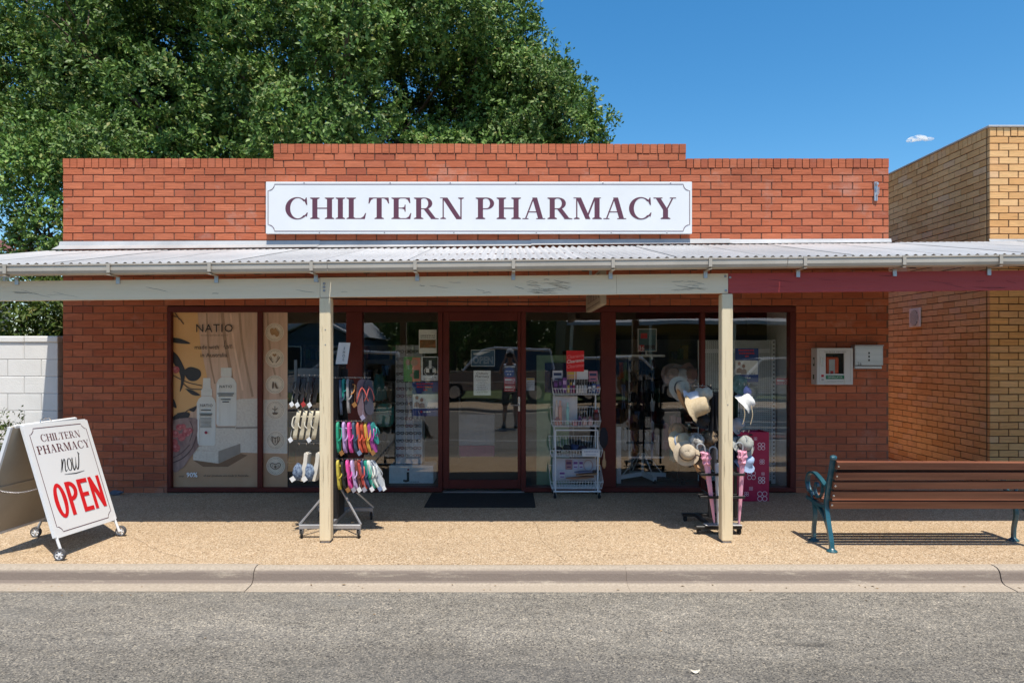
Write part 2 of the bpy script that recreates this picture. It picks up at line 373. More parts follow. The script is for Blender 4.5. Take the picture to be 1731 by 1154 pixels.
def _stem(x, top=True, bot=True, w=TK, e=.085):
    ps = [[(x,0),(x+w,0),(x+w,1),(x,1)]]
    for ok, y, d in ((bot, 0, 1), (top, 1, -1)):
        if ok: ps += [[(x-e,y),(x+w+e,y),(x+w+e,y+d*SF),(x+w,y+d*(SF+.045)),(x,y+d*(SF+.045)),(x-e,y+d*SF)]]
    return ps
def _arc(cx, cy, rx, ry, irx, iry, ix, t0, t1, n=18):
    ps = []
    for i in range(n):
        a, b = R(t0+(t1-t0)*i/n), R(t0+(t1-t0)*(i+1)/n)
        ps.append([(cx+rx*math.cos(a), cy+ry*math.sin(a)), (cx+rx*math.cos(b), cy+ry*math.sin(b)), (cx+ix+irx*math.cos(b), cy+iry*math.sin(b)), (cx+ix+irx*math.cos(a), cy+iry*math.sin(a))])
    return ps
def _dg(x0, y0, x1, y1, w):  # slanted bar of horizontal width w
    return [[(x0,y0),(x0+w,y0),(x1+w,y1),(x1,y1)]]
def _srf(x, y, w, d, e=.075): return [[(x-e,y),(x+w+e,y),(x+w+e,y+d*SF),(x-e,y+d*SF)]]
def glyph(c):
    if c == 'I': return _stem(.085), .335
    if c == 'H': return _stem(.085)+_stem(.66)+[[(.2,.475),(.7,.475),(.7,.53),(.2,.53)]], .91
    if c == 'L': return _stem(.085)+[[(.2,0),(.72,0),(.77,.28),(.735,.28),(.66,.12),(.56,.05),(.2,.045)]], .77
    if c == 'T': return _stem(.32, top=False)+[[(.02,.955),(.79,.955),(.79,1),(.02,1)], [(.02,1),(0,.72),(.035,.72),(.1,.88),(.2,.955)], [(.79,1),(.81,.72),(.775,.72),(.71,.88),(.61,.955)]], .81
    if c == 'E': return _stem(.085)+[[(.2,.955),(.72,.955),(.72,1),(.2,1)], [(.2,.485),(.52,.485),(.52,.53),(.2,.53)], [(.2,0),(.74,0),(.74,.045),(.2,.045)],
        [(.72,1),(.74,.74),(.705,.74),(.64,.89),(.54,.955)], [(.74,0),(.78,.28),(.745,.28),(.67,.11),(.57,.045)], [(.52,.67),(.555,.67),(.555,.34),(.52,.34),(.5,.45),(.4,.485),(.4,.53),(.5,.56)]], .79
    if c in 'PR':
        ps = _stem(.085)+[[(.2,.955),(.42,.955),(.42,1),(.2,1)], [(.2,.455),(.42,.455),(.42,.5),(.2,.5)]]+_arc(.42, .7275, .3, .2725, .14, .2275, 0, -90, 90, 14)
        if c == 'P': return ps, .73
        return ps+_dg(.66, .03, .37, .48, .2)+[[(.66,0),(.97,0),(.97,.03),(.86,.05),(.66,.05)]], .93
    if c == 'A': return _dg(.1, 0, .42, 1, .055)+_dg(.63, 0, .39, 1, .19)+[[(.2,.31),(.68,.31),(.68,.355),(.2,.355)]]+_srf(.1, 0, .055, 1, .09)+_srf(.64, 0, .17, 1, .09), .9
    if c == 'M': return _stem(.1, w=.05, top=False)+_dg(.47, 0, .1, 1, .19)+_dg(.47, 0, .8, 1, .07)+_stem(.82, top=False)+[[(.0,.965),(.27,.965),(.27,1),(.0,1)], [(.8,.965),(1.07,.965),(1.07,1),(.8,1)]], 1.07
    if c == 'N': return _stem(.1, w=.05, top=False)+_dg(.64, -.01, .08, 1, .21)+_stem(.795, w=.055, bot=False)+[[(0,.965),(.27,.965),(.27,1),(0,1)]], .93
    if c == 'C': return _arc(.48, .5, .46, .52, .3, .472, .03, 42, 318, 26)+[[(.84,.66),(.88,.66),(.86,1.0),(.83,1.0),(.8,.93),(.76,.86)], [(.83,.14),(.86,.1),(.9,.3),(.86,.3),(.83,.24),(.76,.16)]], .9
    if c == 'Y': return _dg(.37, .42, .06, 1, .19)+_dg(.47, .42, .72, 1, .06)+[[(.36,.05),(.56,.05),(.56,.44),(.36,.44)],[(.27,0),(.65,0),(.65,.04),(.56,.085),(.36,.085),(.27,.04)]]+_srf(.08, 1, .17, -1, .09)+_srf(.72, 1, .06, -1, .09), .87
    return [], .4

# ================================================================ palette
RED = pm('red_frame_paint', (.112,.021,.016), (.14,.027,.02), scale=4, rough=.5, bump=.08, bscale=40, spec=.25)
MORTAR = pm('mortar_dark', (.11,.055,.038), (.17,.09,.065), scale=20, rough=.95, bump=.4, bscale=90)
BRICK = brick_mat('red_brick', [(0,(.44,.118,.058)),(.25,(.52,.152,.074)),(.5,(.48,.133,.063)),(.7,(.56,.172,.086)),(.9,(.50,.15,.078)),(1,(.39,.105,.056))], white=.34)
YBRICK = brick_mat('yellow_brick', [(0,(.70,.37,.145)),(.3,(.79,.46,.20)),(.6,(.82,.50,.235)),(.82,(.74,.40,.165)),(1,(.78,.50,.28))], white=.12, bump=.3)
YMORT = pm('mortar_brown', (.055,.032,.02), (.09,.055,.035), scale=20, rough=.95)
ZINC = pm('galvanised_sheet', (.37,.375,.38), (.51,.51,.51), scale=1.6, rough=.5, metal=.15, bump=.1, bscale=8, stretch=(1,.5,1), rnd=.10)
GUTTER = pm('gutter_paint', (.47,.415,.34), (.55,.49,.41), scale=3, rough=.4, metal=.2)
CLIP = pm('galvanised_clip', (.5,.52,.54), (.62,.64,.66), scale=12, rough=.35, metal=.6)
CREAM = pm('cream_timber_paint', (.84,.69,.47), (.88,.74,.53), scale=5, rough=.65, bump=.35, bscale=28, stretch=(.12,1,3))
CREAMP = pm('cream_post_paint', (.72,.59,.38), (.77,.65,.44), scale=5, rough=.65, bump=.35, bscale=28, stretch=(2.2,2.2,.14))
CRACK = pm('bare_grey_timber', (.16,.13,.10), (.26,.22,.17), scale=6, rough=.9)
MAROON = pm('maroon_timber_paint', (.40,.042,.036), (.47,.055,.046), scale=4, rough=.5, bump=.3, bscale=28, stretch=(.12,1,3))
DARKWOOD = pm('dark_rafter_timber', (.07,.03,.02), (.10,.045,.03), scale=5, rough=.8)
WHITE = pm('white_gloss_paint', (.76,.77,.78), (.80,.81,.81), scale=2, rough=.35)
WHITEM = pm('white_matt_paint', (.72,.72,.71), (.79,.79,.78), scale=3, rough=.75, bump=.3, bscale=70)
PLUM = pm('plum_lettering', (.115,.035,.062), rough=.5)
BLACK = pm('black_plastic', (.012,.012,.013), (.02,.02,.02), scale=8, rough=.45)
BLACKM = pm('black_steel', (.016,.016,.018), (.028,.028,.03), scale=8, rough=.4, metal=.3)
CHROME = pm('chrome_wire', (.62,.63,.65), rough=.22, metal=.9)
STEEL = pm('grey_steel_tube', (.34,.35,.37), (.42,.43,.45), scale=10, rough=.35, metal=.5)
STAINLESS = pm('stainless_steel', (.56,.55,.54), (.66,.64,.63), scale=3, rough=.36, metal=.75, stretch=(.2,1,6))
WIREW = pm('white_wire', (.70,.71,.72), rough=.35)
RUBBER = pm('black_rubber', (.014,.014,.014), (.024,.023,.022), scale=30, rough=.9, bump=.3, bscale=300)
GLASS = glass_mat('shop_glass'); CLEAR = clear_mat('glass_clear_side')
SKIN = pm('skin', (.42,.24,.17), rough=.5)
PAPER = pm('white_paper', (.70,.70,.69), (.74,.74,.73), scale=5, rough=.7)
INK = pm('black_ink', (.02,.018,.018), rough=.6)
def plain(name, c, rough=.55, **k): return pm(name, c, tuple(min(1, x*1.14+.004) for x in c), scale=14, rough=rough, **k)

# ================================================================ ground, road, kerb, footpath
def sheet(name, x0, y0, x1, y1, z, m, kind='structure', n=1):
    b = MB(); b.add([(x0,y0,z),(x1,y0,z),(x1,y1,z),(x0,y1,z)], [(0,1,2,3)])
    return tag(b.build(name, m, None, (0,0,0)), kind=kind)
EARTH = ground_mat('dry_earth', [(0,(.16,.12,.07)),(.5,(.2,.16,.09)),(1,(.12,.12,.05))], 20)
ASPH = ground_mat('old_asphalt', [(0,(.06,.056,.051)),(.2,(.152,.141,.124)),(.6,(.22,.202,.172)),(.88,(.30,.27,.222)),(1,(.46,.40,.31))], 125,
    patches=[((.075,.074,.075), .8, (.3,1.5,1), .5, .72, .5), ((.2,.19,.17), 2.2, (.3,1,1), .56, .75, .5), ((.035,.034,.033), 3.6, (.35,1.6,1),  .64, .74, .5)],
    big=((.45,.78,1.18),(2.5,.88,1.12),(11,.84,1.16)), bump=.6, fine=.6, band=(3.85, 4.35, .78))
PAVE = ground_mat('exposed_aggregate', [(0,(.15,.10,.06)),(.15,(.31,.215,.125)),(.5,(.445,.325,.205)),(.85,(.53,.405,.275)),(1,(.64,.54,.41))], 125,
    patches=[((.30,.2,.11), 1.1, (.6,1,1), .6, .8, .35)], big=((.5,.9,1.07),(6,.93,1.06)), bump=.5, fine=.4)
sheet('ground', -900, -900, 900, 900, -.16, EARTH)
sheet('road', -60, -4.8, 60, 5.04, -.12, ASPH)
b = MB(); b.box(-60, 5.30, -.15, 60, 12.6, 0); tag(b.build('footpath', PAVE, None, (0,0,0)), kind='structure')
b = MB(); b.box(-60, -7.6, -.15, 60, -4.95, 0); tag(b.build('far_footpath', PAVE, None, (0,0,0)), kind='structure')
LINE = pm('worn_road_paint', (.5,.5,.48), (.3,.3,.29), scale=9, rough=.8)
b = MB(); b.box(-60, 2.28, -.12, 60, 2.36, -.116); tag(b.build('road_line', LINE, None, (0,0,0)), kind='structure')

def kerb_material():
    m = bpy.data.materials.new('stained_concrete'); m.use_nodes = True; nt = m.node_tree; L = nt.links; p = nt.nodes['Principled BSDF']; p.inputs['Roughness'].default_value = .9
    ge = nd(nt, 'ShaderNodeNewGeometry'); sx = nd(nt, 'ShaderNodeSeparateXYZ'); L.new(ge.outputs['Position'], sx.inputs[0])
    n1 = nd(nt, 'ShaderNodeTexNoise', i_Scale=60, i_Detail=5); L.new(ge.outputs['Position'], n1.inputs['Vector'])
    base = ramp(nt, [(.3,(.30,.25,.195)),(.7,(.42,.355,.28))]); L.new(n1.outputs[0], base.inputs[0])
    mp = nd(nt, 'ShaderNodeMapping'); mp.inputs['Scale'].default_value = (1.1,3,9); L.new(ge.outputs['Position'], mp.inputs[0])
    n2 = nd(nt, 'ShaderNodeTexNoise', i_Scale=2.2, i_Detail=11, i_Roughness=.8); L.new(mp.outputs[0], n2.inputs['Vector'])
    # tyre rub and dirt sit on the upright face between gutter and top
    band = nd(nt, 'ShaderNodeMapRange'); band.interpolation_type = 'SMOOTHSTEP'; band.inputs[1].default_value = -.108; band.inputs[2].default_value = -.095; L.new(sx.outputs[2], band.inputs[0])
    b2 = nd(nt, 'ShaderNodeMapRange'); b2.interpolation_type = 'SMOOTHSTEP'; b2.inputs[1].default_value = -.03; b2.inputs[2].default_value = -.006; b2.inputs[3].default_value = 1; b2.inputs[4].default_value = 0; L.new(sx.outputs[2], b2.inputs[0])
    mm = nd(nt, 'ShaderNodeMath', operation='MULTIPLY'); L.new(band.outputs[0], mm.inputs[0]); L.new(b2.outputs[0], mm.inputs[1])
    r2 = nd(nt, 'ShaderNodeMapRange'); r2.inputs[1].default_value = .33; r2.inputs[2].default_value = .47; L.new(n2.outputs[0], r2.inputs[0])
    m2 = nd(nt, 'ShaderNodeMath', operation='MULTIPLY'); L.new(mm.outputs[0], m2.inputs[0]); L.new(r2.outputs[0], m2.inputs[1])
    sc = nd(nt, 'ShaderNodeMath', operation='MULTIPLY'); L.new(m2.outputs[0], sc.inputs[0]); sc.inputs[1].default_value = .92
    mx = nd(nt, 'ShaderNodeMix', data_type='RGBA'); mx.inputs['B'].default_value = (.18,.142,.118,1); L.new(sc.outputs[0], mx.inputs['Factor']); L.new(base.outputs[0], mx.inputs['A'])
    L.new(mx.outputs['Result'], p.inputs['Base Color'])
    bp = nd(nt, 'ShaderNodeBump', i_Strength=.5, i_Distance=.006); L.new(n1.outputs[0], bp.inputs['Height']); L.new(bp.outputs[0], p.inputs['Normal'])
    return m
KERB = kerb_material()
kprof = [(5.30,-.15),(5.31,.002),(5.262,.003),(5.232,-.003),(5.212,-.016),(5.20,-.034),(5.185,-.085),(5.17,-.1),(5.145,-.108),(5.02,-.113),(5.02,-.15)]
kerb_root = thing('kerb', None, None, (0,0,0)); tag(kerb_root, kind='structure')
ks = MB(); ks.prism([(a, z) for a, z in kprof], (0,0,0), (0,1,0), (0,0,1), (2.8492,0,0)); k0 = ks.build('kerb_segment', KERB, kerb_root)
for i in range(-5, 6):
    q = -1.967+i*2.853
    o = k0 if i == -5 else dup(k0, kerb_root); o.location = (q+.008, rng.uniform(-.004,.004), rng.uniform(-.003,.003)); o.rotation_euler = (0, rng.uniform(-.0012,.0012), rng.uniform(-.001,.001))
kj = MB(); kj.prism([(a+.012, z-.006) for a, z in kprof], (-18,0,0), (0,1,0), (0,0,1), (36,0,0)); kj.build('kerb_joint', pm('joint_dirt', (.14,.11,.09), rough=.95), kerb_root)
fp_ = bpy.data.objects['footpath']
for pts in ([(px(190,6.2),6.2),(px(235,6.0),6.0),(px(262,5.7),5.7),(px(300,5.5),5.5),(px(330,5.35),5.35)], [(px(1500,6.1),6.1),(px(1560,5.85),5.85),(px(1610,5.6),5.6),(px(1640,5.36),5.36)], [(px(330,7.4),7.4),(px(400,7.0),7.0),(px(445,6.6),6.6)], [(px(860,7.2),7.2),(px(905,6.6),6.6),(px(915,6.0),6.0),(px(960,5.34),5.34)]):
    fl = Flat((0,0,.0012), (1,0,0), (0,1,0)); q = random.Random(len(pts)); cc = crom(pts, 5); fl.rib([(x+q.uniform(-.008,.008), y+q.uniform(-.006,.006)) for x, y in cc], [q.uniform(.0015,.0045) for _ in cc]); fl.build('crack', pm('path_crack', (.20,.14,.085), rough=.95), fp_)
lt = MB(); q = random.Random(6)
for i in range(46):
    x, y = q.uniform(-4.5,4.5), (q.uniform(5.04,5.16) if i < 30 else q.uniform(4.2,5.0)); z = -.1135+.001 if y > 5.03 else -.1185; s = q.uniform(.008,.02)*(1 if i < 30 else .8); r = q.uniform(0,6.28); dx, dy = math.cos(r)*s, math.sin(r)*s
    z += (y-5.02)*.04 if y > 5.03 else 0
    lt.add([(x-dx,y-dy,z),(x+dy*.4,y-dx*.4,z+.004),(x+dx,y+dy,z+.002),(x-dy*.4,y+dx*.4,z+.005)], [(0,1,2),(0,2,3)])
tag(lt.build('leaf_litter', pm('dry_litter', (.20,.12,.06), (.36,.27,.16), scale=9, rough=.9, rnd=.4), None, (0,5,-.12), fixn=False), kind='stuff')
fk = MB(); fk.prism([(-4.95,-.15),(-4.95,.002),(-4.9,0),(-4.87,-.03),(-4.84,-.1),(-4.65,-.115),(-4.65,-.15)], (-60,0,0), (0,1,0), (0,0,1), (120,0,0))
tag(fk.build('far_kerb', KERB, None, (0,0,0)), kind='structure')

# ================================================================ bricks
def brick_mesh(name, l, h, d, m):
    """fired brick lying on its bed: front face looks to -Y, arrises worn off"""
    c = .004; me = bpy.data.meshes.new(name)
    v = [(x*l/2, y, z*h/2) for y in (d, c) for x, z in ((-1,-1),(1,-1),(1,1),(-1,1))]+[(x*(l/2-c), 0, z*(h/2-c)) for x, z in ((-1,-1),(1,-1),(1,1),(-1,1))]
    f = [(0,3,2,1)]
    for r in (0, 4):
        for k in range(4): f.append((r+k, r+(k+1) % 4, r+4+(k+1) % 4, r+4+k))
    f.append((8,9,10,11)); me.from_pydata(v, [], [tuple(reversed(q)) for q in f] if False else f)
    bm = bmesh.new(); bm.from_mesh(me); bmesh.ops.recalc_face_normals(bm, faces=bm.faces); bm.to_mesh(me); bm.free()
    me.materials.append(m); return me
class Bricks:
    """singles[] become one object each (shared meshes); the rest one joined part"""
    def __init__(s, parent, m, base, cap=300, depth=.045): s.p = parent; s.m = m; s.base = Vector(base); s.cap = cap; s.n = 0; s.lib = {}; s.rest = MB(); s.depth = depth; s.todo = []
    def put(s, x, z, l, h, y=0, face='-Y', prio=0): s.todo.append((prio, x, y, z, l, h, face))
    def flush(s, name='brick', rest='brickwork'):
        q = random.Random(3)
        for t in sorted(s.todo, key=lambda t: -t[0]):
            prio, x, y, z, l, h, face = t; j = q.uniform(-.0025, .0025); k = q.uniform(-.0015, .0015)
            if s.n < s.cap and prio > 0:
                s.n += 1; key = (round(l, 2), round(h, 3))
                if key not in s.lib: s.lib[key] = brick_mesh(name, l, h, s.depth, s.m)
                o = bpy.data.objects.new(name, s.lib[key]); C.objects.link(o); o.parent = s.p
                if face == '-Y': o.location = Vector((x, y+j, z+k))-s.base
                else: o.location = Vector((x+j, y, z+k))-s.base; o.rotation_euler = (0, 0, R(-90))
            else:
                if face == '-Y': s.rest.box(x-l/2, y+j, z-h/2+k, x+l/2, y+j+s.depth, z+h/2+k)
                else: s.rest.box(x+j, y-l/2, z-h/2+k, x+j+s.depth, y+l/2, z+h/2+k)
        if s.rest.v: tag(s.rest.build(rest, s.m, s.p), kind='stuff')
def rows(a, b, off, step=.24):
    """stretcher centres and lengths between a and b, bond offset off"""
    out = []; x = a+off-step
    while x < b:
        l, r = max(x, a), min(x+step, b)
        if r-l > .035: out.append(((l+r)/2, r-l-.0115))
        x += step
    return out

# ================================================================ the pharmacy building
XL, XR = -5.30, 4.492
OX0, OX1, OZ = px(283, D), px(1345, D), 2.205
PH = thing('pharmacy_building', 'single-storey red brick pharmacy with stepped parapet and maroon shopfront', 'shop', (0, D, 0))
bk = Bricks(PH, BRICK, (0, D, 0))
SGX0, SGX1, SGZ0, SGZ1 = px(453, D), px(1167, D), pz(397, D), pz(310, D)
ST0, ST1 = px(462, D), px(1160, D)
for k in range(-2, 45):
    zt = 3.842-.086*k; zc = zt-.038
    off = .12 if k % 2 else .24
    if zc < .0: continue
    if k < 0: segs = [(ST0, ST1)]
    elif zc > OZ: segs = [(XL, XR)]
    else: segs = [(XL, OX0), (OX1, XR)]
    for a, e in segs:
        for x, l in rows(a, e, off):
            hid = (SGX0-.05 < x-l/2 and x+l/2 < SGX1+.05 and SGZ0 < zc < SGZ1) or (2.45 < zc < 2.97)
            prio = 0 if hid or zc < 2.9 else 10+zc-abs(l-.23)*20
            bk.put(x, zc, l, .076, D, prio=prio)
for a, e, zt in ((XL, ST0, 3.957), (ST0, ST1, 4.129), (ST1, XR, 3.957)):
    n = round((e-a)/.086); w = (e-a)/n
    for i in range(n): bk.put(a+(i+.5)*w, zt-.0545+rng.uniform(-.001,.001), w-.009, .108, D-.004, prio=5)
bk.flush()
w = MB(); yb = D+.23; y0 = D+.009
w.box(XL+.006, y0, OZ+.01, XR-.006, yb, 3.84); w.box(ST0+.006, y0+.001, 3.841, ST1-.006, yb-.001, 4.01)
w.box(XL+.005, y0+.002, 3.8405, ST0-.001, yb, 3.948); w.box(ST1+.001, y0+.002, 3.8405, XR-.005, yb, 3.948); w.box(ST0+.007, y0+.003, 4.0105, ST1-.007, yb-.002, 4.12)
w.build('mortar_wall', MORTAR, PH)
w = MB(); y1 = D+.005; w.box(XL+.006, y1, -.1, OX0-.002, yb, OZ+.009); w.box(OX1+.002, y1, -.1, XR-.006, yb, OZ+.009); w.box(XL+.006, y1, OZ+.0095, XR-.006, y0+.005, 2.95)
w.build('lower_mortar_wall', pm('mortar_pale', (.26,.13,.085), (.17,.085,.055), scale=7, rough=.95, bump=.3, bscale=90), PH)
w = MB(); w.box(XL+.02, yb+.002, -.1, XL+.2, 14, 3.5); w.box(XR-.2, yb+.002, -.1, XR-.02, 14, 3.5); w.box(XL+.21, 13.8, -.1, XR-.21, 14, 3.5)
w.build('side_wall', BRICK, PH)
w = MB(); w.box(XL+.05, yb+.01, 3.3, XR-.05, 13.9, 3.4); w.build('roof', ZINC, PH)
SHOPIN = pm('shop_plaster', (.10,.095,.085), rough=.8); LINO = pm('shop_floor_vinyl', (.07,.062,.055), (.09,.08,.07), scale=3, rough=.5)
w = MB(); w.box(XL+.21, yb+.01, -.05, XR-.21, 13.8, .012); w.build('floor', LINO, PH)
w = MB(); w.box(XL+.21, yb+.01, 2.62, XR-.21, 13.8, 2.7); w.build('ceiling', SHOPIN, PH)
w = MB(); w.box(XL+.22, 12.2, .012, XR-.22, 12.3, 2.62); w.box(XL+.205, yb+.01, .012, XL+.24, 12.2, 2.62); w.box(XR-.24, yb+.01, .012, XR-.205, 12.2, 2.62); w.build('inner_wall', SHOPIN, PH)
# wooden shopfront: outer frame, posts between the panes
YG = D+.05
def X(x): return px(x, D)
def Z(y): return pz(y, D)
fz0, fz1 = .012, OZ
fr = MB()
fr.bbox(OX0+.002, D-.012, fz1-.066, OX1-.002, D+.10, fz1, .004)          # head
fr.bbox(OX0+.002, D-.02, fz0, X(743), D+.12, .062, .004); fr.bbox(X(886.5), D-.02, fz0, OX1-.002, D+.12, .062, .004)   # sills
shop = fr.build('window_frame', RED, PH)
def upright(a, e, name='mullion', front=-.008, z0=.062, z1=None):
    m = MB(); m.bbox(X(a), D+front, z0+.0005, X(e), D+.10, (z1 or fz1-.0665), .005); return m.build(name, RED, shop)
upright(283.3, 290, 'jamb', -.014); upright(435, 443); upright(585, 612, 'wide_post', -.004); upright(740.5, 748, 'door_jamb', -.012, z0=fz0)
upright(881, 889, 'door_jamb', -.012, z0=fz0); upright(1016, 1041, 'wide_post', -.004); upright(1185, 1192); upright(1335, 1344.7, 'jamb', -.014)
PANES = [(290,435,'a'),(443,585,'b'),(612,740.5,'c'),(889,1016,'d'),(1041,1185,'e'),(1192,1335,'f')]
def pane_mesh(x0, x1, z0, z1, name, parent):
    m = MB(); t = .006
    m.cur = 0; m.add([(x0,YG,z0),(x1,YG,z0),(x1,YG,z1),(x0,YG,z1)], [(0,1,2,3)])
    m.cur = 1; m.add([(x0,YG+t,z0),(x1,YG+t,z0),(x1,YG+t,z1),(x0,YG+t,z1),(x0,YG,z0),(x1,YG,z0),(x1,YG,z1),(x0,YG,z1)], [(0,3,2,1),(4,0,1,5),(5,1,2,6),(6,2,3,7),(7,3,0,4)])
    return m.build(name, [GLASS, CLEAR], parent, fixn=False)
for a, e, _ in PANES: pane_mesh(X(a)-.004, X(e)+.004, .058, fz1-.062, 'window_pane', PH)
dr = MB(); dz1 = fz1-.0675; dx0, dx1 = X(748)+.003, X(881)-.003
dr.bbox(dx0, D+.004, .05, X(759), D+.055, dz1, .004); dr.bbox(X(875), D+.004, .05, dx1, D+.055, dz1, .004)
dr.bbox(X(759)+.0005, D+.005, Z(542), X(875)-.0005, D+.054, dz1, .004); dr.bbox(X(759)+.0005, D+.005, .05, X(875)-.0005, D+.054, Z(811), .004)
door = dr.build('door', RED, PH)
m = MB(); x0, x1, z0, z1 = X(759)-.003, X(875)+.003, Z(811)-.004, Z(542)+.004; t = .006; yy = D+.03
m.cur = 0; m.add([(x0,yy,z0),(x1,yy,z0),(x1,yy,z1),(x0,yy,z1)], [(0,1,2,3)])
m.cur = 1; m.add([(x0,yy+t,z0),(x1,yy+t,z0),(x1,yy+t,z1),(x0,yy+t,z1)], [(0,3,2,1)])
m.build('door_pane', [GLASS, CLEAR], door, fixn=False)
m = MB(); hx = X(877.6)
m.bbox(hx-.013, D-.006, Z(695), hx+.013, D+.004, Z(670), .003); m.tube([(hx,D,Z(690)+.04),(hx,D-.045,Z(690)+.04)], .009, 8); m.tube([(hx+.004,D-.045,Z(690)+.04),(hx-.1,D-.045,Z(690)+.043)], .009, 8)
m.build('door_handle', CHROME, door)
m = MB(); m.bbox(X(749), D-.05, .0, X(886), D+.12, .022, .006); m.build('threshold', pm('aluminium', (.4,.4,.4), rough=.4, metal=.7), PH)
m = MB(); m.tube(crom([(X(560),D-.012,Z(505)),(X(680),D-.016,Z(509)),(X(760),D-.014,Z(510)),(X(900),D-.016,Z(511)),(X(1000),D-.014,Z(508))]), .005, 5); m.build('cable', BLACK, PH)

# ================================================================ sign on the parapet
SG = thing('fascia_sign', 'long white sign with plum CHILTERN PHARMACY lettering on the brick parapet', 'sign', (0, D-.07, SGZ0))
SY = D-.075
m = MB(); m.bbox(SGX0, SY, SGZ0, SGX1, D-.03, SGZ1, .004); m.build('sign_board', WHITE, SG)
m = MB()
for x in (SGX0+.4, -.4, SGX1-.4): m.box(x-.02, D-.0295, SGZ0+.05, x+.02, D-.005, SGZ1-.05)
m.build('batten', DARKWOOD, SG)
fl = Flat((0, SY, 0), (1,0,0), (0,0,1)); ht = (Z(335.5)-Z(371.5)); wd = X(1140)-X(485)
sx_ = wd/(serif_width('CHILTERN PHARMACY')*ht); fl.serif('CHILTERN', X(485), Z(372.5), ht, sx=sx_); fl.build('lettering', PLUM, SG); fl.serif('PHARMACY', X(1140)-serif_width('PHARMACY')*ht*sx_, Z(372.5), ht, sx=sx_); fl.build('lettering', PLUM, SG)
def scallop(x0, z0, x1, z1, r, w, fl, n=6):
    pts = []
    for cx, cz, a0 in ((x0, z0, 90), (x1, z0, 180), (x1, z1, 270), (x0, z1, 360)):
        for i in range(n+1):
            a = R(a0-90*i/n); pts.append((cx+r*math.cos(a), cz+r*math.sin(a)))
    fl.rib(pts, w, closed=True)
scallop(X(457), SGZ0+.03, X(1163), SGZ1-.03, .075, .007, fl); fl.build('border_line', PLUM, SG)
m = MB()
for x in (530, 655, 790, 905, 1030, 1155):
    for z in (SGZ1-.012, SGZ0+.014): m.lathe([(.008,0),(.008,.004),(.003,.006)], (X(x)+rng.uniform(-.3,.1), SY, z), (0,-1,0), 7)
m.build('screw', STEEL, SG)

# bracket on the brickwork at the right
WB = thing('wall_bracket', 'small galvanised bracket screwed to the bricks beside the parapet end', 'bracket', (X(1480), D-.02, Z(325)))
m = MB(); m.bbox(X(1477), D-.018, Z(340), X(1482.5), D-.003, Z(308), .002); m.box(X(1478), D-.05, Z(314), X(1481.5), D-.018, Z(310)); m.tube([(X(1480),D-.02,Z(334)),(X(1481.5),D-.05,Z(328)),(X(1481),D-.055,Z(318))], .007, 6)
m.build('plate', CLIP, WB)
m = MB()
for y in (311, 337): m.lathe([(.008,0),(.006,.006)], (X(1479.7), D-.018, Z(y)), (0,-1,0), 7)
m.build('screw', STEEL, WB)

# ================================================================ verandah
VR = thing('verandah', 'corrugated iron street verandah on two cream timber posts', 'verandah', (0, 5.9, 0))
TILT = .0098
def vz(x): return TILT*x
RY0, RY1, RZ0, RZ1 = 5.835, 8.03, 2.449, 2.905
def corr(name, wid, y0, y1, z0, z1, n=10):
    m = MB(); N = n*8+1; rowsN = 3
    def f(u, t):
        x = u*wid; return (x, y0+(y1-y0)*t, z0+(z1-z0)*t+.0115*math.cos(2*math.pi*n*u))
    m.smooth = True; m.grid(N, rowsN, f)
    m.grid(N, rowsN, lambda u, t: (f(u, t)[0], f(u, t)[1], f(u, t)[2]-.0012))
    return m
m = corr('roof_sheet', .762*1.012, RY0, RY1, RZ0, RZ1); m.v = [(x, y, z) for x, y, z in m.v]
sheet0 = m.build('roof_sheet', ZINC, VR, fixn=False)
for i in range(20):
    x = -5.42+i*.762
    o = sheet0 if i == 0 else dup(sheet0, VR)
    o.location = (x, rng.uniform(-.005,.005), vz(x)+(.0013 if i % 2 else 0)); o.rotation_euler = (0, -TILT, 0)
    xs = x+.05
fl = MB()
for x0, x1, dz in ((XL-.03, -2.25, 0), (-2.3, .3, -.006), (.25, 2.6, .002), (2.55, XR+.02, -.005)):
    t = .0095*.4
    A = [(x0, D-.006, 2.995+dz+t*x0), (x1, D-.006, 2.995+dz+t*x1), (x1, D-.022, 2.945+dz+t*x1), (x0, D-.022, 2.945+dz+t*x0), (x1, D-.15, 2.908+dz+vz(x1)*.9), (x0, D-.15, 2.908+dz+vz(x0)*.9)]
    fl.add(A, [(0,3,2,1), (3,5,4,2)]); fl.add([(a, b-.003, c-.004) for a, b, c in A], [(0,1,2,3), (3,2,4,5)])
fl.build('flashing', ZINC, VR, fixn=False)
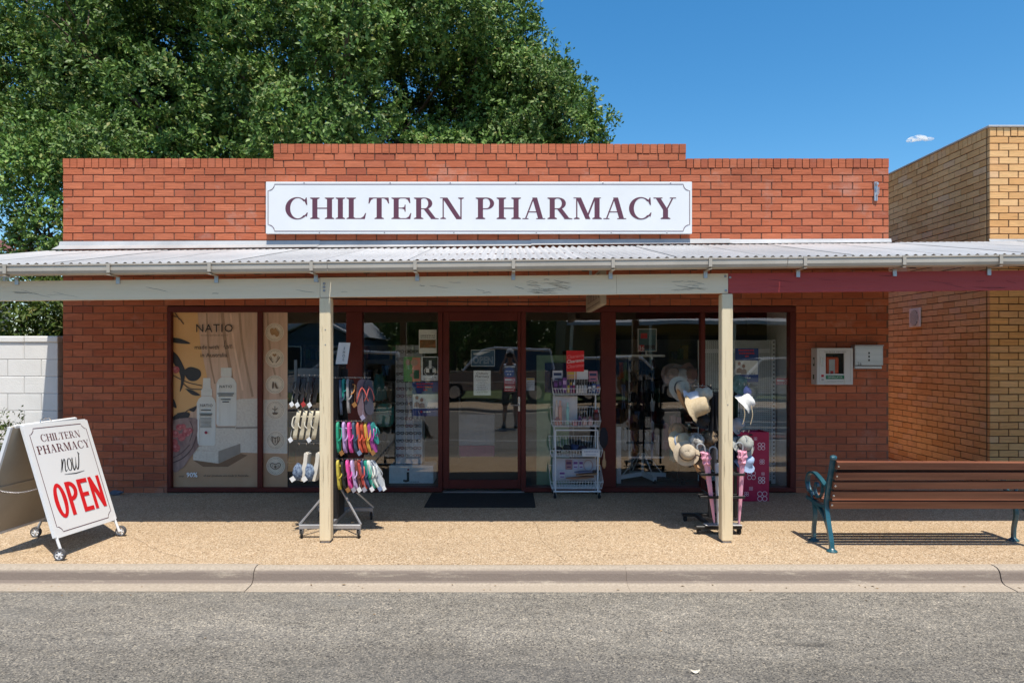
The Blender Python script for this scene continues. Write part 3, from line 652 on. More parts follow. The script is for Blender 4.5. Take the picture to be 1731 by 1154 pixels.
# gutter
gp = [(5.575,0),(5.575,-.078),(5.50,-.084),(5.472,-.074),(5.462,-.05),(5.462,-.012),(5.455,-.004),(5.456,.006),(5.468,.008),(5.474,0),(5.470,-.012),(5.470,-.048),(5.478,-.068),(5.502,-.076),(5.567,-.072),(5.567,0)]
gp = [(p+.30, q) for p, q in gp]
for x0, x1 in ((-5.45,-1.55),(-1.545,2.35),(2.355,9.8)):
    g = MB(); zz = 2.431+vz(x0); g.prism(gp, (x0,0,zz), (0,1,0), (0,0,1), (x1-x0,0,TILT*(x1-x0))); g.build('gutter', GUTTER, VR)
gb = None
for xq in (10, 185, 355, 527, 702, 868, 1036, 1200, 1360, 1527, 1690):
    x = px(xq, 5.77); m = MB(); z = 2.431
    m.box(-.014, 5.749, z-.07, .014, 5.7535, z+.008); m.add([(-.014,5.749,z+.008),(.014,5.749,z+.008),(.014,5.87,z+.012),(-.014,5.87,z+.012)], [(0,1,2,3)])
    m.box(-.014, 5.7535, z-.092, .014, 5.895, z-.087)
    if gb is None: gb = m.build('gutter_strap', GUTTER, VR); o = gb; k = MB(); k.box(-.017,5.893,z-.15,.015,5.9035,z-.087); k.build('clip', CLIP, gb)
    else: o = dup(gb, VR)
    o.location = (x, 0, vz(x))
# beams
BY0, BY1, BZ0, BZ1 = 5.905, 5.955, 2.148, 2.318
def beam(x0, x1, mat, dz=0):
    m = MB(); h = .003
    for a, e in ((x0, x1),):
        m.add([(a,BY0,BZ0+vz(a)+dz),(e,BY0,BZ0+vz(e)+dz),(e,BY1,BZ0+vz(e)+dz),(a,BY1,BZ0+vz(a)+dz),(a,BY0,BZ1+vz(a)+dz),(e,BY0,BZ1+vz(e)+dz),(e,BY1,BZ1+vz(e)+dz),(a,BY1,BZ1+vz(a)+dz)],
            [(0,3,2,1),(4,5,6,7),(0,1,5,4),(1,2,6,5),(2,3,7,6),(3,0,4,7)])
    o = m.build('beam', mat, VR); return o
xj, xr = px(541, BY0), px(1231, BY0)
bm1 = beam(-5.42, xj-.002, CREAM, -.004); bm2 = beam(xj+.001, px(1042, BY0)-.001, CREAM); bm3 = beam(px(1042, BY0)+.001, xr-.002, CREAM, .001); bm4 = beam(xr+.001, 9.7, MAROON, .003)
tag(bm4, label='maroon painted beam')
def cracks(x0, x1, z0, z1, n, seed, parent, mat):
    q = random.Random(seed); fl = Flat((0, BY0, 0), (1,0,0), (0,0,1), .0002)
    for i in range(n):
        x = q.uniform(x0, x1); l = q.uniform(.05, .28)*(1 if n > 8 else .7); z = q.uniform(z0, z1); s = q.uniform(-.28, .1)
        pts = []
        for k in range(7): t = k/6; pts.append((x+l*t, z+l*t*s+q.uniform(-.003,.003)+vz(x)))
        pts = [p for p in pts if z0 < p[1]-vz(x) < z1 and p[0] < x1+.12]
        if len(pts) > 2: fl.rib(pts, [.0008]+[q.uniform(.0015,.004)]*(len(pts)-2)+[.0006])
    return fl.build('crack', mat, parent)
cracks(px(890,BY0), px(945,BY0), BZ0+.012, BZ1-.012, 22, 4, bm2, CRACK); cracks(px(1130,BY0), px(1175,BY0), BZ0+.02, BZ1-.02, 10, 9, bm3, CRACK)
cracks(-4.4, -1.8, BZ0+.02, BZ1-.02, 9, 12, bm1, CRACK); cracks(-1.5, .2, BZ0+.02, BZ1-.02, 8, 15, bm2, CRACK); cracks(2, 4.4, BZ0+.02, BZ1-.02, 12, 19, bm4, pm('dark_maroon_crack', (.07,.012,.013), rough=.8))
def bolts(pts, parent):
    m = MB()
    for x, z in pts: m.lathe([(.011,0),(.011,.005),(.004,.008)], (x, BY0-.0005, z+vz(x)), (0,-1,0), 8)
    m.build('bolt', STEEL, parent)
bolts([(px(537,BY0), 2.285), (px(548,BY0), 2.265), (px(548,BY0), 2.205), (px(548,BY0), 2.235)], bm2); bolts([(px(1226,BY0), 2.295), (px(1227,BY0), 2.17), (px(1234,BY0), 2.285)], bm3)
# posts
for a in (539.8, 1220.2):
    x0 = px(a, BY0); x1 = x0+.0965; m = MB(); y0, y1 = BY0-.001, BY0+.097; c = .006
    zt = BZ0-.0005+vz(x0)-.004
    m.bbox(x0, y0, .018, x1, y1, zt, c); p = m.build('post', CREAMP, VR)
    m = MB(); m.box(x0+.012, y0+.012, -.02, x1-.012, y1-.012, .0175); m.build('post_shoe', STEEL, p)
    m = MB()
    for z in ((1.85, 1.72) if a < 600 else (1.2,)): m.lathe([(.006,0),(.005,.002)], (x0+.052, y0-.0003, z), (0,-1,0), 7)
    m.build('nail_head', STEEL, p)
    fl = Flat((0, y0, 0), (1,0,0), (0,0,1), .0002); q = random.Random(int(a))
    for i in range(16):
        x = q.uniform(x0+.012, x1-.012); z = q.uniform(.1, 1.9); l = q.uniform(.06, .35); fl.rib([(x+q.uniform(-.0015,.0015), z+l*t/5) for t in range(6)], [.0004]+[q.uniform(.0007,.0022)]*4+[.0004])
    fl.build('crack', pm('weathered_split', (.27,.21,.14), rough=.9), p)
r0 = None
for i in range(16):
    x = -5.1+i*.96; m = MB()
    m.bar((0, 5.96, 2.40), (0, 8.02, 2.835), .045, .09); o = m.build('rafter', DARKWOOD, VR) if r0 is None else dup(r0, VR)
    r0 = r0 or o; o.location = (x, 0, vz(x))
m = MB()
for y in (5.99, 6.8, 7.9): z = 2.40+(y-5.96)*.2112+.066; m.add([(x, yy, z+zz+vz(x)-.012) for x in (-5.4, 9.7) for yy, zz in ((y-.035,-.014),(y+.035,0),(y+.035,.02),(y-.035,.006))], [(0,1,5,4),(1,2,6,5),(2,3,7,6),(3,0,4,7),(0,3,2,1),(4,5,6,7)])
m.build('purlin', DARKWOOD, VR)

# hanging sign under the verandah, edge towards the street
HSX, HSY0, HSY1, HSZ0, HSZ1 = .838, 6.3, 7.5, 2.098, 2.43
HS = thing('hanging_sign', 'cream double-sided sign hung crosswise under the verandah roof', 'sign', (HSX+.03, 6.9, HSZ1))
m = MB(); m.bbox(HSX, HSY0, HSZ0, HSX+.055, HSY1, HSZ1, .004); m.build('sign_box', pm('aged_cream', (.42,.34,.25), (.5,.41,.31), scale=6, rough=.6), HS)
for sd in (0, 1):
    fl = Flat((HSX if sd == 0 else HSX+.055, HSY1-.06 if sd == 0 else HSY0+.06, HSZ0), (0,-1,0) if sd == 0 else (0,1,0), (0,0,1))
    w = serif_width('PHARMACY')*.19; fl.serif('PHARMACY', .03, .075, .19, sx=1.02/w); fl.build('lettering', pm('faded_plum', (.14,.06,.06), rough=.7), HS)
    fl.rib([(0,.03),(1.08,.03),(1.08,.3),(0,.3)], .006, closed=True); fl.build('border_line', pm('dark_brown_line', (.05,.025,.02), rough=.7), HS)
m = MB()
for y in (HSY0+.2, HSY1-.2): m.bar((HSX+.027,y,HSZ1),(HSX+.027,y,2.5+(y-5.62)*.2-.13),.03,.004)
m.build('hanger', CLIP, HS)

# ================================================================ yellow brick neighbour
NX, NY, NZ = 5.92, 8.40, 4.44
NB = thing('brick_neighbour', 'yellow brick flat-roofed building with shaded side wall next to the pharmacy', 'building', (NX+2, NY, 0))
yb2 = Bricks(NB, YBRICK, (NX+2, NY, 0))
k = 0; z = NZ-.118
while z > 0.02:
    off = .12 if k % 2 else .24; zc = z-.038
    vis = not (2.3 < zc < 2.87)
    for x, l in rows(NX, 10.2, off if k % 2 == 0 else .12): yb2.put(x, zc, l, .076, NY, prio=(20-x+zc*.1 if x < 6.5 and vis and zc > .3 else 0))
    for y, l in rows(NY+.06, 12.4, off): yb2.put(NX, zc, l, .076, y, '-X', prio=(10-(y-NY)*1.6+(zc > 2.9)*1.2 if y < 10.7 and vis and zc > .3 else 0))
    k += 1; z -= .086
for i in range(49):
    yb2.put(NX+.043+i*.0872, NZ-.055, .078, .108, NY-.003, prio=(15 if i < 6 else 0))
for i in range(46): yb2.put(NX-.003, NZ-.055, .078, .108, NY+.1+i*.0872, '-X', prio=(14 if i < 26 else 0))
yb2.flush()
m = MB(); m.box(NX+.01, NY+.01, -.1, 10.2, 12.4, NZ-.004); m.build('mortar_wall', YMORT, NB)
m = MB(); m.bbox(NX-.022, NY-.022, NZ, 10.3, NY+.26, NZ+.022, .003); m.bbox(NX-.022, NY+.2605, NZ, NX+.24, 12.5, NZ+.022, .003); m.build('roof_capping', ZINC, NB)
m = MB(); m.add([(NX-.01,NY-.008,3.06),(10,NY-.008,3.06),(10,NY-.03,3.02),(NX-.01,NY-.03,3.0),(NX-.01,NY-.46,2.945),(10,NY-.46,2.985)], [(0,3,2,1),(3,4,5,2)]); m.build('flashing', ZINC, NB, fixn=False)
# air vent in the side wall
vy = NX*F/(1549-862); vzc = pz(537, vy); m = MB(); vx = NX-.02
VENT = m
m.bbox(vx-.012, vy-.13, vzc-.135, vx+.014, vy+.13, vzc+.135, .006); vt = m.build('wall_vent', pm('vent_plastic', (.82,.77,.66), rough=.6), NB)
m = MB(); m.prism([(math.cos(R(a))*.098, math.sin(R(a))*.115) for a in range(0, 360, 20)], (vx-.0165, vy, vzc), (0,1,0), (0,0,1), (.004,0,0)); m.build('vent_opening', pm('dark_recess', (.05,.04,.03), rough=.9), vt)
for i in range(7):
    a = (i-3)*.028; h = .115*math.sqrt(max(0, 1-(a/.098)**2)); m = MB(); m.box(vx-.0205, vy+a-.007, vzc-h, vx-.017, vy+a+.007, vzc+h); m.build('louvre', MATS['vent_plastic'], vt)

# ================================================================ white block wall, planting and far house at the left
BWY = 8.16
BW = thing('block_wall', 'low white painted block wall at the left end of the shop', 'wall', (-7.4, BWY, 0))
topz = pz(568, BWY)
lib = {}
bms = []
k = 0; zt = topz-.075
while zt > 0:
    z0 = max(zt-.205, -.02)
    x = -5.42-(.2 if k % 2 else 0); first = True
    while x > -9.5:
        xr_ = x if not (first and k % 2) else x
        l = .405; m = MB(); m.bbox(x-l+.003, BWY-.004+rng.uniform(0,.003), z0+.003, x-.003, BWY+.14, zt-.002, .006); m.build('block', WHITEM, BW); x -= l; first = False
    if k % 2: m = MB(); m.bbox(-5.617, BWY-.003, z0+.003, -5.423, BWY+.14, zt-.002, .006); m.build('block', WHITEM, BW)
    k += 1; zt -= .205
m = MB(); m.box(-9.5, BWY+.002, -.05, -5.425, BWY+.13, topz-.074); m.build('core', pm('block_joint', (.5,.5,.5), rough=.9), BW)
x = -5.41
for i in range(10): m = MB(); m.bbox(x-.405, BWY-.02, topz-.073, x-.003, BWY+.16, topz, .008); m.build('coping_block', WHITEM, BW); x -= .408
HX = thing('far_house', 'house with rusty red iron roof seen far behind the wall at the left', 'house', (-24, 28, 0))
RUST = pm('rusty_roof_iron', (.14,.05,.04), (.2,.085,.07), scale=3, rough=.8, stretch=(6,1,1)); WALLC = pm('weatherboard_cream', (.45,.4,.33), rough=.7)
zr = pz(428, 33.4)
m = MB(); m.box(-30, 26.6, -.1, px(40,33.4)-.4, 33, zr-.15); m.build('wall', WALLC, HX)
xe = px(40, 33.4); za = zr+(44*26/F)*.52*1.0
m = MB(); m.prism([(xe,zr-.1),(xe,zr),(xe-5,zr+2.9),(xe-10,zr),(xe-10,zr-.1),(xe-5,zr+2.78)], (0,26,0), (1,0,0), (0,0,1), (0,7.4,0)); m.build('roof', RUST, HX)
m = MB(); m.box(xe-6.2, 26.57, .9, xe-4.6, 26.62, 2.3); wn = m.build('window', WHITE, HX); m = MB(); m.box(xe-6.1, 26.54, 1, xe-5.45, 26.57, 2.2); m.box(xe-5.35, 26.54, 1, xe-4.7, 26.57, 2.2); m.build('pane', BLACK, wn)

# ================================================================ trees and shrubs
def leaves(name, ros, mat, parent, per=9, ll=.11, lw=.055, seed=1, spread=.09, droop=.0):
    """ros: (position, outward axis) of every twig tip; each carries a rosette of folded leaves"""
    g = np.random.default_rng(seed); P = np.array([r[0] for r in ros]); A = np.array([r[1] for r in ros]); n = len(P)*per
    P = np.repeat(P, per, 0)+g.normal(0, spread, (n, 3)); A = np.repeat(A, per, 0)
    d = A*.45+g.normal(0, .62, (n, 3)); d[:, 2] -= droop; d /= np.linalg.norm(d, axis=1)[:, None]
    w = A*1.25+np.array([0, -.1, .3])+g.normal(0, .42, (n, 3)); w -= d*(w*d).sum(1)[:, None]; w /= np.linalg.norm(w, axis=1)[:, None]; u = np.cross(w, d)
    s = g.uniform(.65, 1.25, n)[:, None]; L = ll*s; W = lw*s
    base = P; tip = P+d*L; mid = P+d*L*.55; c = -w*L*.12
    V = np.stack([base, mid+u*W*.5+w*L*.06, tip+c, mid-u*W*.5+w*L*.06], 1).reshape(-1, 3)
    o0 = np.array(origin(parent)); V = V-o0
    me = bpy.data.meshes.new(name); me.vertices.add(4*n); me.vertices.foreach_set('co', V.astype(np.float32).ravel())
    idx = np.arange(n)*4; tri = np.stack([idx, idx+1, idx+2, idx, idx+2, idx+3], 1).ravel()
    me.loops.add(6*n); me.loops.foreach_set('vertex_index', tri.astype(np.int32)); me.polygons.add(2*n)
    me.polygons.foreach_set('loop_start', (np.arange(2*n)*3).astype(np.int32)); me.update(calc_edges=True); me.materials.append(mat)
    o = bpy.data.objects.new(name, me); C.objects.link(o); o.parent = parent; return o
def lobed(centre, rad, n_lobe, lobe_r, per_lobe, seed, keep=None, inner=.5, extra=()):
    g = random.Random(seed); ros = []; lobes = []
    t = 0
    while len(lobes) < n_lobe and t < n_lobe*40:
        t += 1; v = Vector((g.gauss(0,1), g.gauss(0,1), g.gauss(0,1))).normalized()*(inner+(1-inner)*g.random()**.6)
        p = Vector(centre)+Vector((v.x*rad[0], v.y*rad[1], v.z*rad[2]))
        if keep and not keep(p): continue
        lobes.append((p, g.uniform(*lobe_r), v))
    for p, r in extra: lobes.append((Vector(p), r, (Vector(p)-Vector(centre)).normalized()))
    for p, r, v in lobes:
        for i in range(int(per_lobe*r*r)):
            q = Vector((g.gauss(0,1), g.gauss(0,1), g.gauss(0,1))).normalized(); q.z = q.z*.8+.12
            if q.y > .5: continue
            rr = r*(.72+.36*g.random())*(1+.25*math.sin(q.x*5+p.x)*math.sin(q.z*5+p.z))
            ax = (q+v*.4+Vector((0,-.1,.35))).normalized(); ros.append((tuple(p+q*rr), tuple(ax)))
    return ros, lobes
BARK = pm('bark', (.09,.065,.045), (.14,.105,.075), scale=9, rough=.95, bump=.6, bscale=20, stretch=(3,3,.6))
OAK = leaf_mat('oak_leaf', [(0,(.042,.095,.018)),(.35,(.075,.155,.028)),(.65,(.125,.225,.042)),(.92,(.20,.295,.075)),(1,(.32,.31,.10))], .16)
LIME = leaf_mat('shrub_leaf', [(0,(.055,.10,.018)),(.5,(.09,.145,.025)),(.9,(.13,.17,.035)),(1,(.2,.18,.05))], .35)
def tree(name, label, base, trunk_r, fork, lobes, parent_ros, mat, per, ll, lw, seed, spread=.09, limbs=26):
    T = thing(name, label, 'tree', base)
    g = random.Random(seed); m = MB(); b0 = Vector(base); f = Vector(fork); m.smooth = True
    m.tube(crom([b0-Vector((0,0,.2)), b0+(f-b0)*.35+Vector((.06,0,0)), b0+(f-b0)*.7+Vector((-.05,.03,0)), f], 4), [trunk_r*1.35]+[trunk_r*(1-.25*i/12) for i in range(12)], 10)
    sel = sorted(lobes, key=lambda t: g.random())[:limbs]
    for p, r, v in sel:
        s = b0+(f-b0)*g.uniform(.55, 1.0); mid = s.lerp(p, .5)+Vector((g.uniform(-.4,.4), g.uniform(-.3,.3), g.uniform(.1,.6)))
        pts = crom([s, s.lerp(mid, .5)+Vector((0,0,.15)), mid, p], 4); rad = [max(.014, trunk_r*.42*(1-i/(len(pts)-1))**1.1+.012) for i in range(len(pts))]
        m.tube(pts, rad, 6)
        for k in range(4):
            e = p+Vector((g.gauss(0,1), g.gauss(0,1), g.gauss(0,1))).normalized()*r*.9; m.tube([mid.lerp(p, .4+.15*k), mid.lerp(p, .8).lerp(e, .5), e], [.03, .02, .008], 4)
    m.build('trunk', BARK, T, fixn=False)
    leaves('crown', parent_ros, mat, T, per, ll, lw, seed, spread)
    return T
oc, orr = (-5.6, 17.2, 6.9), (7.9, 5.0, 5.4)
def keepoak(p):
    return p.z > 3.4 and p.y < 19.2 and not (p.z > 11.2) and p.x < 1.35-(p.z-6.6)*.75 and not (p.x < -10.5 and p.z < 7.2)
ex = [((px(1010,15.5),15.5,pz(212,15.5)), .42), ((px(985,15.5),15.5,pz(232,15.5)), .6), ((px(950,15.6),15.6,pz(222,15.6)), .9), ((px(940,15.6),15.6,pz(148,15.6)), .5), ((px(905,15.6),15.6,pz(160,15.6)), .8), ((px(880,15.6),15.6,pz(105,15.6)), .6),
      ((px(850,15.6),15.6,pz(40,15.6)), .7), ((px(835,15.6),15.6,pz(-20,15.6)), .7), ((px(815,15.6),15.6,pz(100,15.6)), .9), ((px(880,15.6),15.6,pz(215,15.6)), 1.0), ((px(900,15.6),15.6,pz(240,15.6)), .9), ((px(20,15),15,pz(95,15)), .9), ((px(-30,15),15,pz(30,15)), .9), ((px(60,15),15,pz(170,15)), 1.0), ((px(90,15),15,pz(240,15)), 1.1),
      ((px(25,14),14,pz(215,14)), .6), ((px(150,15),15,pz(-30,15)), 1.3), ((px(300,15),15,pz(-30,15)), 1.3), ((px(0,15),15,pz(-20,15)), 1.0)]
gb_ = random.Random(19)
for ix in range(15):
    for iz in range(6):
        x, z = -12.6+ix*.98+gb_.uniform(-.3,.3), 5.2+iz*1.05+gb_.uniform(-.3,.3)
        if not (x < -10.3 and z < 7.4) and ((x-oc[0])/(orr[0]*.93))**2+((z-oc[2])/(orr[2]*.93))**2 < 1: ex.append(((x, 17.4+gb_.uniform(-.6,.8), z), 1.0))
ros, lob = lobed(oc, orr, 150, (.62, 1.15), 300, 11, keepoak, .5, ex)
tree('oak_tree', 'large dense green oak tree rising behind the pharmacy parapet', (-5.4, 17.6, 0), .42, (-5.5, 17.6, 4.6), lob, ros, OAK, 11, .105, .058, 5, .042, 34)
# smaller tree leaning out at the left of the shop, behind the block wall
c2, r2 = (-7.6, 11.6, 3.7), (1.9, 1.2, 2.6)
ex2 = [((px(34,11.2),11.2,pz(325,11.2)), .36), ((px(30,11.2),11.2,pz(395,11.2)), .3), ((px(55,11.1),11.1,pz(355,11.1)), .42), ((px(85,10.9),10.9,pz(290,10.9)), .5), ((px(62,11.2),11.2,pz(385,11.2)), .34), ((px(75,11),11,pz(330,11)), .6), ((px(60,11),11,pz(290,11)), .6), ((px(85,10.6),10.6,pz(400,10.6)), .5), ((px(50,11.4),11.4,pz(265,11.4)), .35), ((px(45,11.4),11.4,pz(230,11.4)), .45)]
ros, lob = lobed(c2, r2, 34, (.35, .65), 330, 23, lambda p: p.x > px(62, p.y) and p.z < 5.4, .4, ex2)
tree('garden_tree', 'smaller leafy tree beside the left end of the shop', (-7.4, 11.8, 0), .12, (-7.4, 11.7, 2.0), lob, ros, OAK, 10, .085, .046, 8, .04, 14)
# tall glossy shrub right behind the white wall
ros, lob = lobed((-6.2, 9.15, 1.35), (1.1, .45, 1.5), 40, (.22, .4), 260, 31, lambda p: p.x < -5.48 and p.z > .2, .2, [((-5.62,9.0,2.7), .25), ((-5.66,9.0,3.1), .24), ((-5.75,9.1,3.45), .2), ((-6.1,9.1,2.3), .4), ((-6.6,9.1,2.2), .4), ((-7.0,9.2,2.2), .35), ((-7.3,9.2,2.0), .4), ((-5.75,9,2.2), .3)])
T = thing('tall_shrub', 'bright green glossy shrub growing up behind the white block wall', 'shrub', (-6.2, 9.2, 0)); m = MB(); g = random.Random(2)
for p, r, v in lob[:26]: m.tube([(-6.2+g.uniform(-.5,.5), 9.2, -.1), (-6.2+(p.x+6.2)*.6, 9.2, p.z*.5), tuple(p)], [.03, .02, .006], 5)
m.build('stems', BARK, T, fixn=False); leaves('foliage', ros, LIME, T, 9, .11, .035, 4, .06)
# low plant in front of the wall
ros, lob = lobed((px(-14,7.6), 7.6, .55), (.28, .25, .5), 16, (.1, .18), 900, 41, None, .1)
T = thing('potted_bush', 'small bush at the left edge in front of the white wall', 'bush', (px(-14,7.6), 7.6, 0)); m = MB()
for p, r, v in lob: m.tube([(px(-14,7.6), 7.6, -.02), tuple(p)], [.012, .004], 4)
m.build('stems', BARK, T, fixn=False); leaves('foliage', ros, LIME, T, 7, .05, .02, 6, .03)
# rock under the folding sign
T = MB(); T.blob((px(14,6.6), 6.55, .05), .16, 5, 2, .35, (1.1,.8,.55)); tag(T.build('rock', pm('brown_rock', (.2,.14,.09), (.3,.22,.15), scale=9, rough=.9, bump=.8, bscale=14), None, (px(14,6.6), 6.55, 0)), 'rough brown stone on the footpath behind the folding sign', 'rock')
# far treeline on the horizon
ros = []
g = random.Random(77)
for i in range(900):
    x = g.uniform(-90, 90); h = g.uniform(0, 4.5)*(.6+.4*math.sin(x*.21)); ros.append(((x, 95+g.uniform(-6,6), h), (0,-.5,.7)))
TL = thing('distant_trees', None, None, (0, 95, 0)); tag(TL, 'far-off line of trees low behind the buildings', 'trees'); TL['kind'] = 'stuff'
o = leaves('foliage', ros, OAK, TL, 8, 1.4, .9, 9, .9); 

# small cloud
def cloud():
    m = MB(); c = Vector((px(1553, 900), 900, pz(236, 900)))
    for dx, dz, r, sx in ((-7,0,6,1.5),(2,2,6.5,1.7),(11,.6,4.5,1.8),(-13,-2,3,1.4),(17,1,2.5,1.6)): m.blob((c.x+dx, c.y, c.z+dz), r, int(dx+20), 2, .3, (sx,1,.62))
    mt = bpy.data.materials.new('cloud_vapour'); mt.use_nodes = True; nt = mt.node_tree; nt.nodes.remove(nt.nodes['Principled BSDF'])
    v = nd(nt, 'ShaderNodeVolumePrincipled'); v.inputs['Color'].default_value = (1,1,1,1); v.inputs['Anisotropy'].default_value = .2
    tc = nd(nt, 'ShaderNodeTexCoord'); n = nd(nt, 'ShaderNodeTexNoise', i_Scale=.16, i_Detail=4); nt.links.new(tc.outputs['Object'], n.inputs['Vector'])
    r = nd(nt, 'ShaderNodeMapRange'); r.inputs[1].default_value = .36; r.inputs[2].default_value = .6; r.inputs[4].default_value = .35; nt.links.new(n.outputs[0], r.inputs[0]); nt.links.new(r.outputs[0], v.inputs['Density'])
    nt.links.new(v.outputs[0], nt.nodes['Material Output'].inputs['Volume'])
    tag(m.build('cloud', mt, None, tuple(c)), kind='stuff')
cloud()

# ================================================================ script lettering
def script_now(fl, a, b, s, mat=None):
    n_ = [(-.06,.0),(.05,.3),(.11,.62),(.09,.3),(.05,.02)]; n2_ = [(.07,.2),(.2,.56),(.27,.6),(.28,.45),(.24,.1),(.28,.02),(.37,.1)]
    w_ = [(.72,.5),(.77,.62),(.76,.3),(.78,.06),(.84,.03),(.95,.25),(1.0,.62)]; w2_ = [(1.0,.6),(.97,.2),(1.01,.03),(1.1,.1),(1.2,.5),(1.22,.78),(1.17,.86),(1.3,.74)]
    sh = lambda p: [(x+y*.18, y) for x, y in p]
    for p in (n_, n2_, w_, w2_):
        c = crom(sh(p), 5); k = len(c); fl.rib([(a+x*s, b+y*s) for x, y in c], [s*(.018+.05*math.sin(math.pi*i/(k-1))) for i in range(k)])
    c = sh([(.55+.13*math.cos(t), .32+.30*math.sin(t)) for t in [q*math.pi/10 for q in range(20)]]); fl.rib([(a+x*s, b+y*s) for x, y in c], [s*(.02+.05*abs(math.cos(q*math.pi/10))) for q in range(20)], closed=True)
def script_love(fl, a, b, s):
    for p in ([(0,.3),(.16,.8),(.22,1.25),(.14,1.2),(.12,.5),(.2,.02),(.3,.2)], [(.62,.55),(.7,.1),(.85,.6),(.92,.55)], [(.98,.35),(1.12,.45),(1.1,.65),(1.0,.5),(1.02,.1),(1.25,.2)]):
        fl.rib([(a+x*s, b+y*s) for x, y in crom(p, 5)], s*.05)
    fl.ring(a+.45*s, b+.3*s, .2*s, .27*s, 16, .55)
def bold_word(fl, word, a, b, h, w, st, gap):
    for ch in word:
        if ch == 'O': fl.z += fl.step; [fl.mb.add([fl.P(a+w/2+x*w, b+h/2+y*h) for x, y in q], [tuple(range(4))]) for q in _arc(0,0,.56,.515,.56-st/w,.515-st/h*.8,0,0,360,28)]; a += w*1.06+gap; continue
        if ch == 'P':
            fl.rect(a, b, a+st, b+h); fl.z += fl.step
            for q in _arc(0,0,w-st*.9,h*.29,w-st*.9-st,h*.29-st*.85,0,-90,90,12): fl.mb.add([fl.P(a+st*.9+x, b+h*.71+y) for x, y in q], [tuple(range(4))])
            fl.rect(a+st*.9, b+h-st*.85, a+st*.95, b+h)
        if ch == 'E': fl.poly([(a,b),(a+w,b),(a+w,b+st*.9),(a+st,b+st*.9),(a+st,b+h*.46),(a+w*.88,b+h*.46),(a+w*.88,b+h*.46+st*.85),(a+st,b+h*.46+st*.85),(a+st,b+h-st*.9),(a+w,b+h-st*.9),(a+w,b+h),(a,b+h)])
        if ch == 'N': fl.poly([(a,b),(a+st*.9,b),(a+st*.9,b+h*.56),(a+w*1.15-st*.9,b),(a+w*1.15,b),(a+w*1.15,b+h),(a+w*1.15-st*.9,b+h),(a+w*1.15-st*.9,b+h*.44),(a+st*.9,b+h),(a,b+h)])
        a += w+gap

# ================================================================ folding sign on the footpath
B0, B1, T0, T1 = Vector((-3.615,5.42,.178)), Vector((-3.544,6.12,.161)), Vector((-3.92,5.42,1.06)), Vector((-3.877,6.12,1.06))
AF = thing('folding_sign', 'white folding footpath sign reading CHILTERN PHARMACY now OPEN in red', 'sign', (-3.9, 5.77, 0))
uu = (B1-B0).normalized(); vv = (T0-B0); vv = (vv-uu*vv.dot(uu)).normalized(); nn = uu.cross(vv); AW, AH = (B1-B0).length, (T0-B0).length
FRONT = pm('folding_sign_face', (.78,.78,.78), (.70,.70,.69), scale=2.5, rough=.4, lo=.55, hi=.85); INNER = pm('folding_sign_inner', (.40,.34,.26), (.47,.41,.32), scale=2, rough=.7)
m = MB(); m.obox(B0+uu*AW/2+vv*AH/2-nn*.0072, uu*(AW/2-.001), vv*(AH/2-.001), nn*.007); m.build('panel', FRONT, AF)
m = MB(); 
for a, e in ((B0, B0+vv*AH), (B0+uu*AW, B0+uu*AW+vv*AH)): m.bar(a-nn*.012-vv*.0, e-nn*.012, .02, .024, nn)
for k in (0, AH): m.bar(B0+uu*.011+vv*k-nn*.012, B0+uu*(AW-.011)+vv*k-nn*.012, .024, .02, vv)
m.build('panel_frame', WHITE, AF)
fl = Flat(B0, uu, vv, .0004); fl.z = .0006-.003+.0002
fl.z = .0002; fl.step = .00015
w = serif_width('CHILTERN')*.062; fl.serif('CHILTERN', .135, .785, .062, sx=.44/w); w = serif_width('PHARMACY')*.07; fl.serif('PHARMACY', .065, .683, .07, sx=.585/w)
pts = []
def notch(fl, x0, z0, x1, z1, c, w): fl.rib([(x0+c,z0),(x1-c,z0),(x1-c*.9,z0+c*.4),(x1-c*.4,z0+c*.9),(x1,z0+c),(x1,z1-c),(x1-c*.4,z1-c*.9),(x1-c*.9,z1-c*.4),(x1-c,z1),(x0+c,z1),(x0+c*.9,z1-c*.4),(x0+c*.4,z1-c*.9),(x0,z1-c),(x0,z0+c),(x0+c*.4,z0+c*.9),(x0+c*.9,z0+c*.4)], w, closed=True)
fl.build('lettering', plain('maroon_print', (.10,.025,.03)), AF); notch(fl, .035, .03, AW-.035, AH-.03, .05, .006)
fl.build('border_line', plain('maroon_print', (.10,.025,.03)), AF)
script_now(fl, .25, .505, .175); fl.rib([(.27,.485),(.4,.476),(.50,.484)], [.003,.007,.003]); fl.build('script_lettering', INK, AF)
bold_word(fl, 'OPEN', .095, .135, .285, .118, .041, .0165); fl.build('open_lettering', plain('red_print', (.62,.008,.012)), AF)
# rear panel, leaning the other way
C0, C1 = Vector((-4.235,5.40,.165)), Vector((-4.19,6.13,.165)); E0, E1 = T0+Vector((-.03,0,0)), T1+Vector((-.03,0,0))
u2 = (C1-C0).normalized(); v2 = (E0-C0); H2 = v2.length; v2 = (v2-u2*v2.dot(u2)).normalized(); n2 = u2.cross(v2); W2 = (C1-C0).length
m = MB(); m.obox(C0+u2*W2/2+v2*H2/2, u2*(W2/2-.001), v2*(H2/2), n2*.006); m.build('rear_panel', INNER, AF)
m = MB()
for a, e in ((C0, C0+v2*H2), (C0+u2*W2, C0+u2*W2+v2*H2)): m.bar(a, e, .022, .026, n2)
m.bar(C0+v2*.0, C1, .024, .02, v2); m.bar(E0, E1, .024, .02, v2)
m.build('rear_frame', WHITE, AF)
m = MB(); m.bar(C0+v2*.42+n2*.008, C1+v2*.42+n2*.008, .012, .02, v2); m.build('cross_rail', INNER, AF)
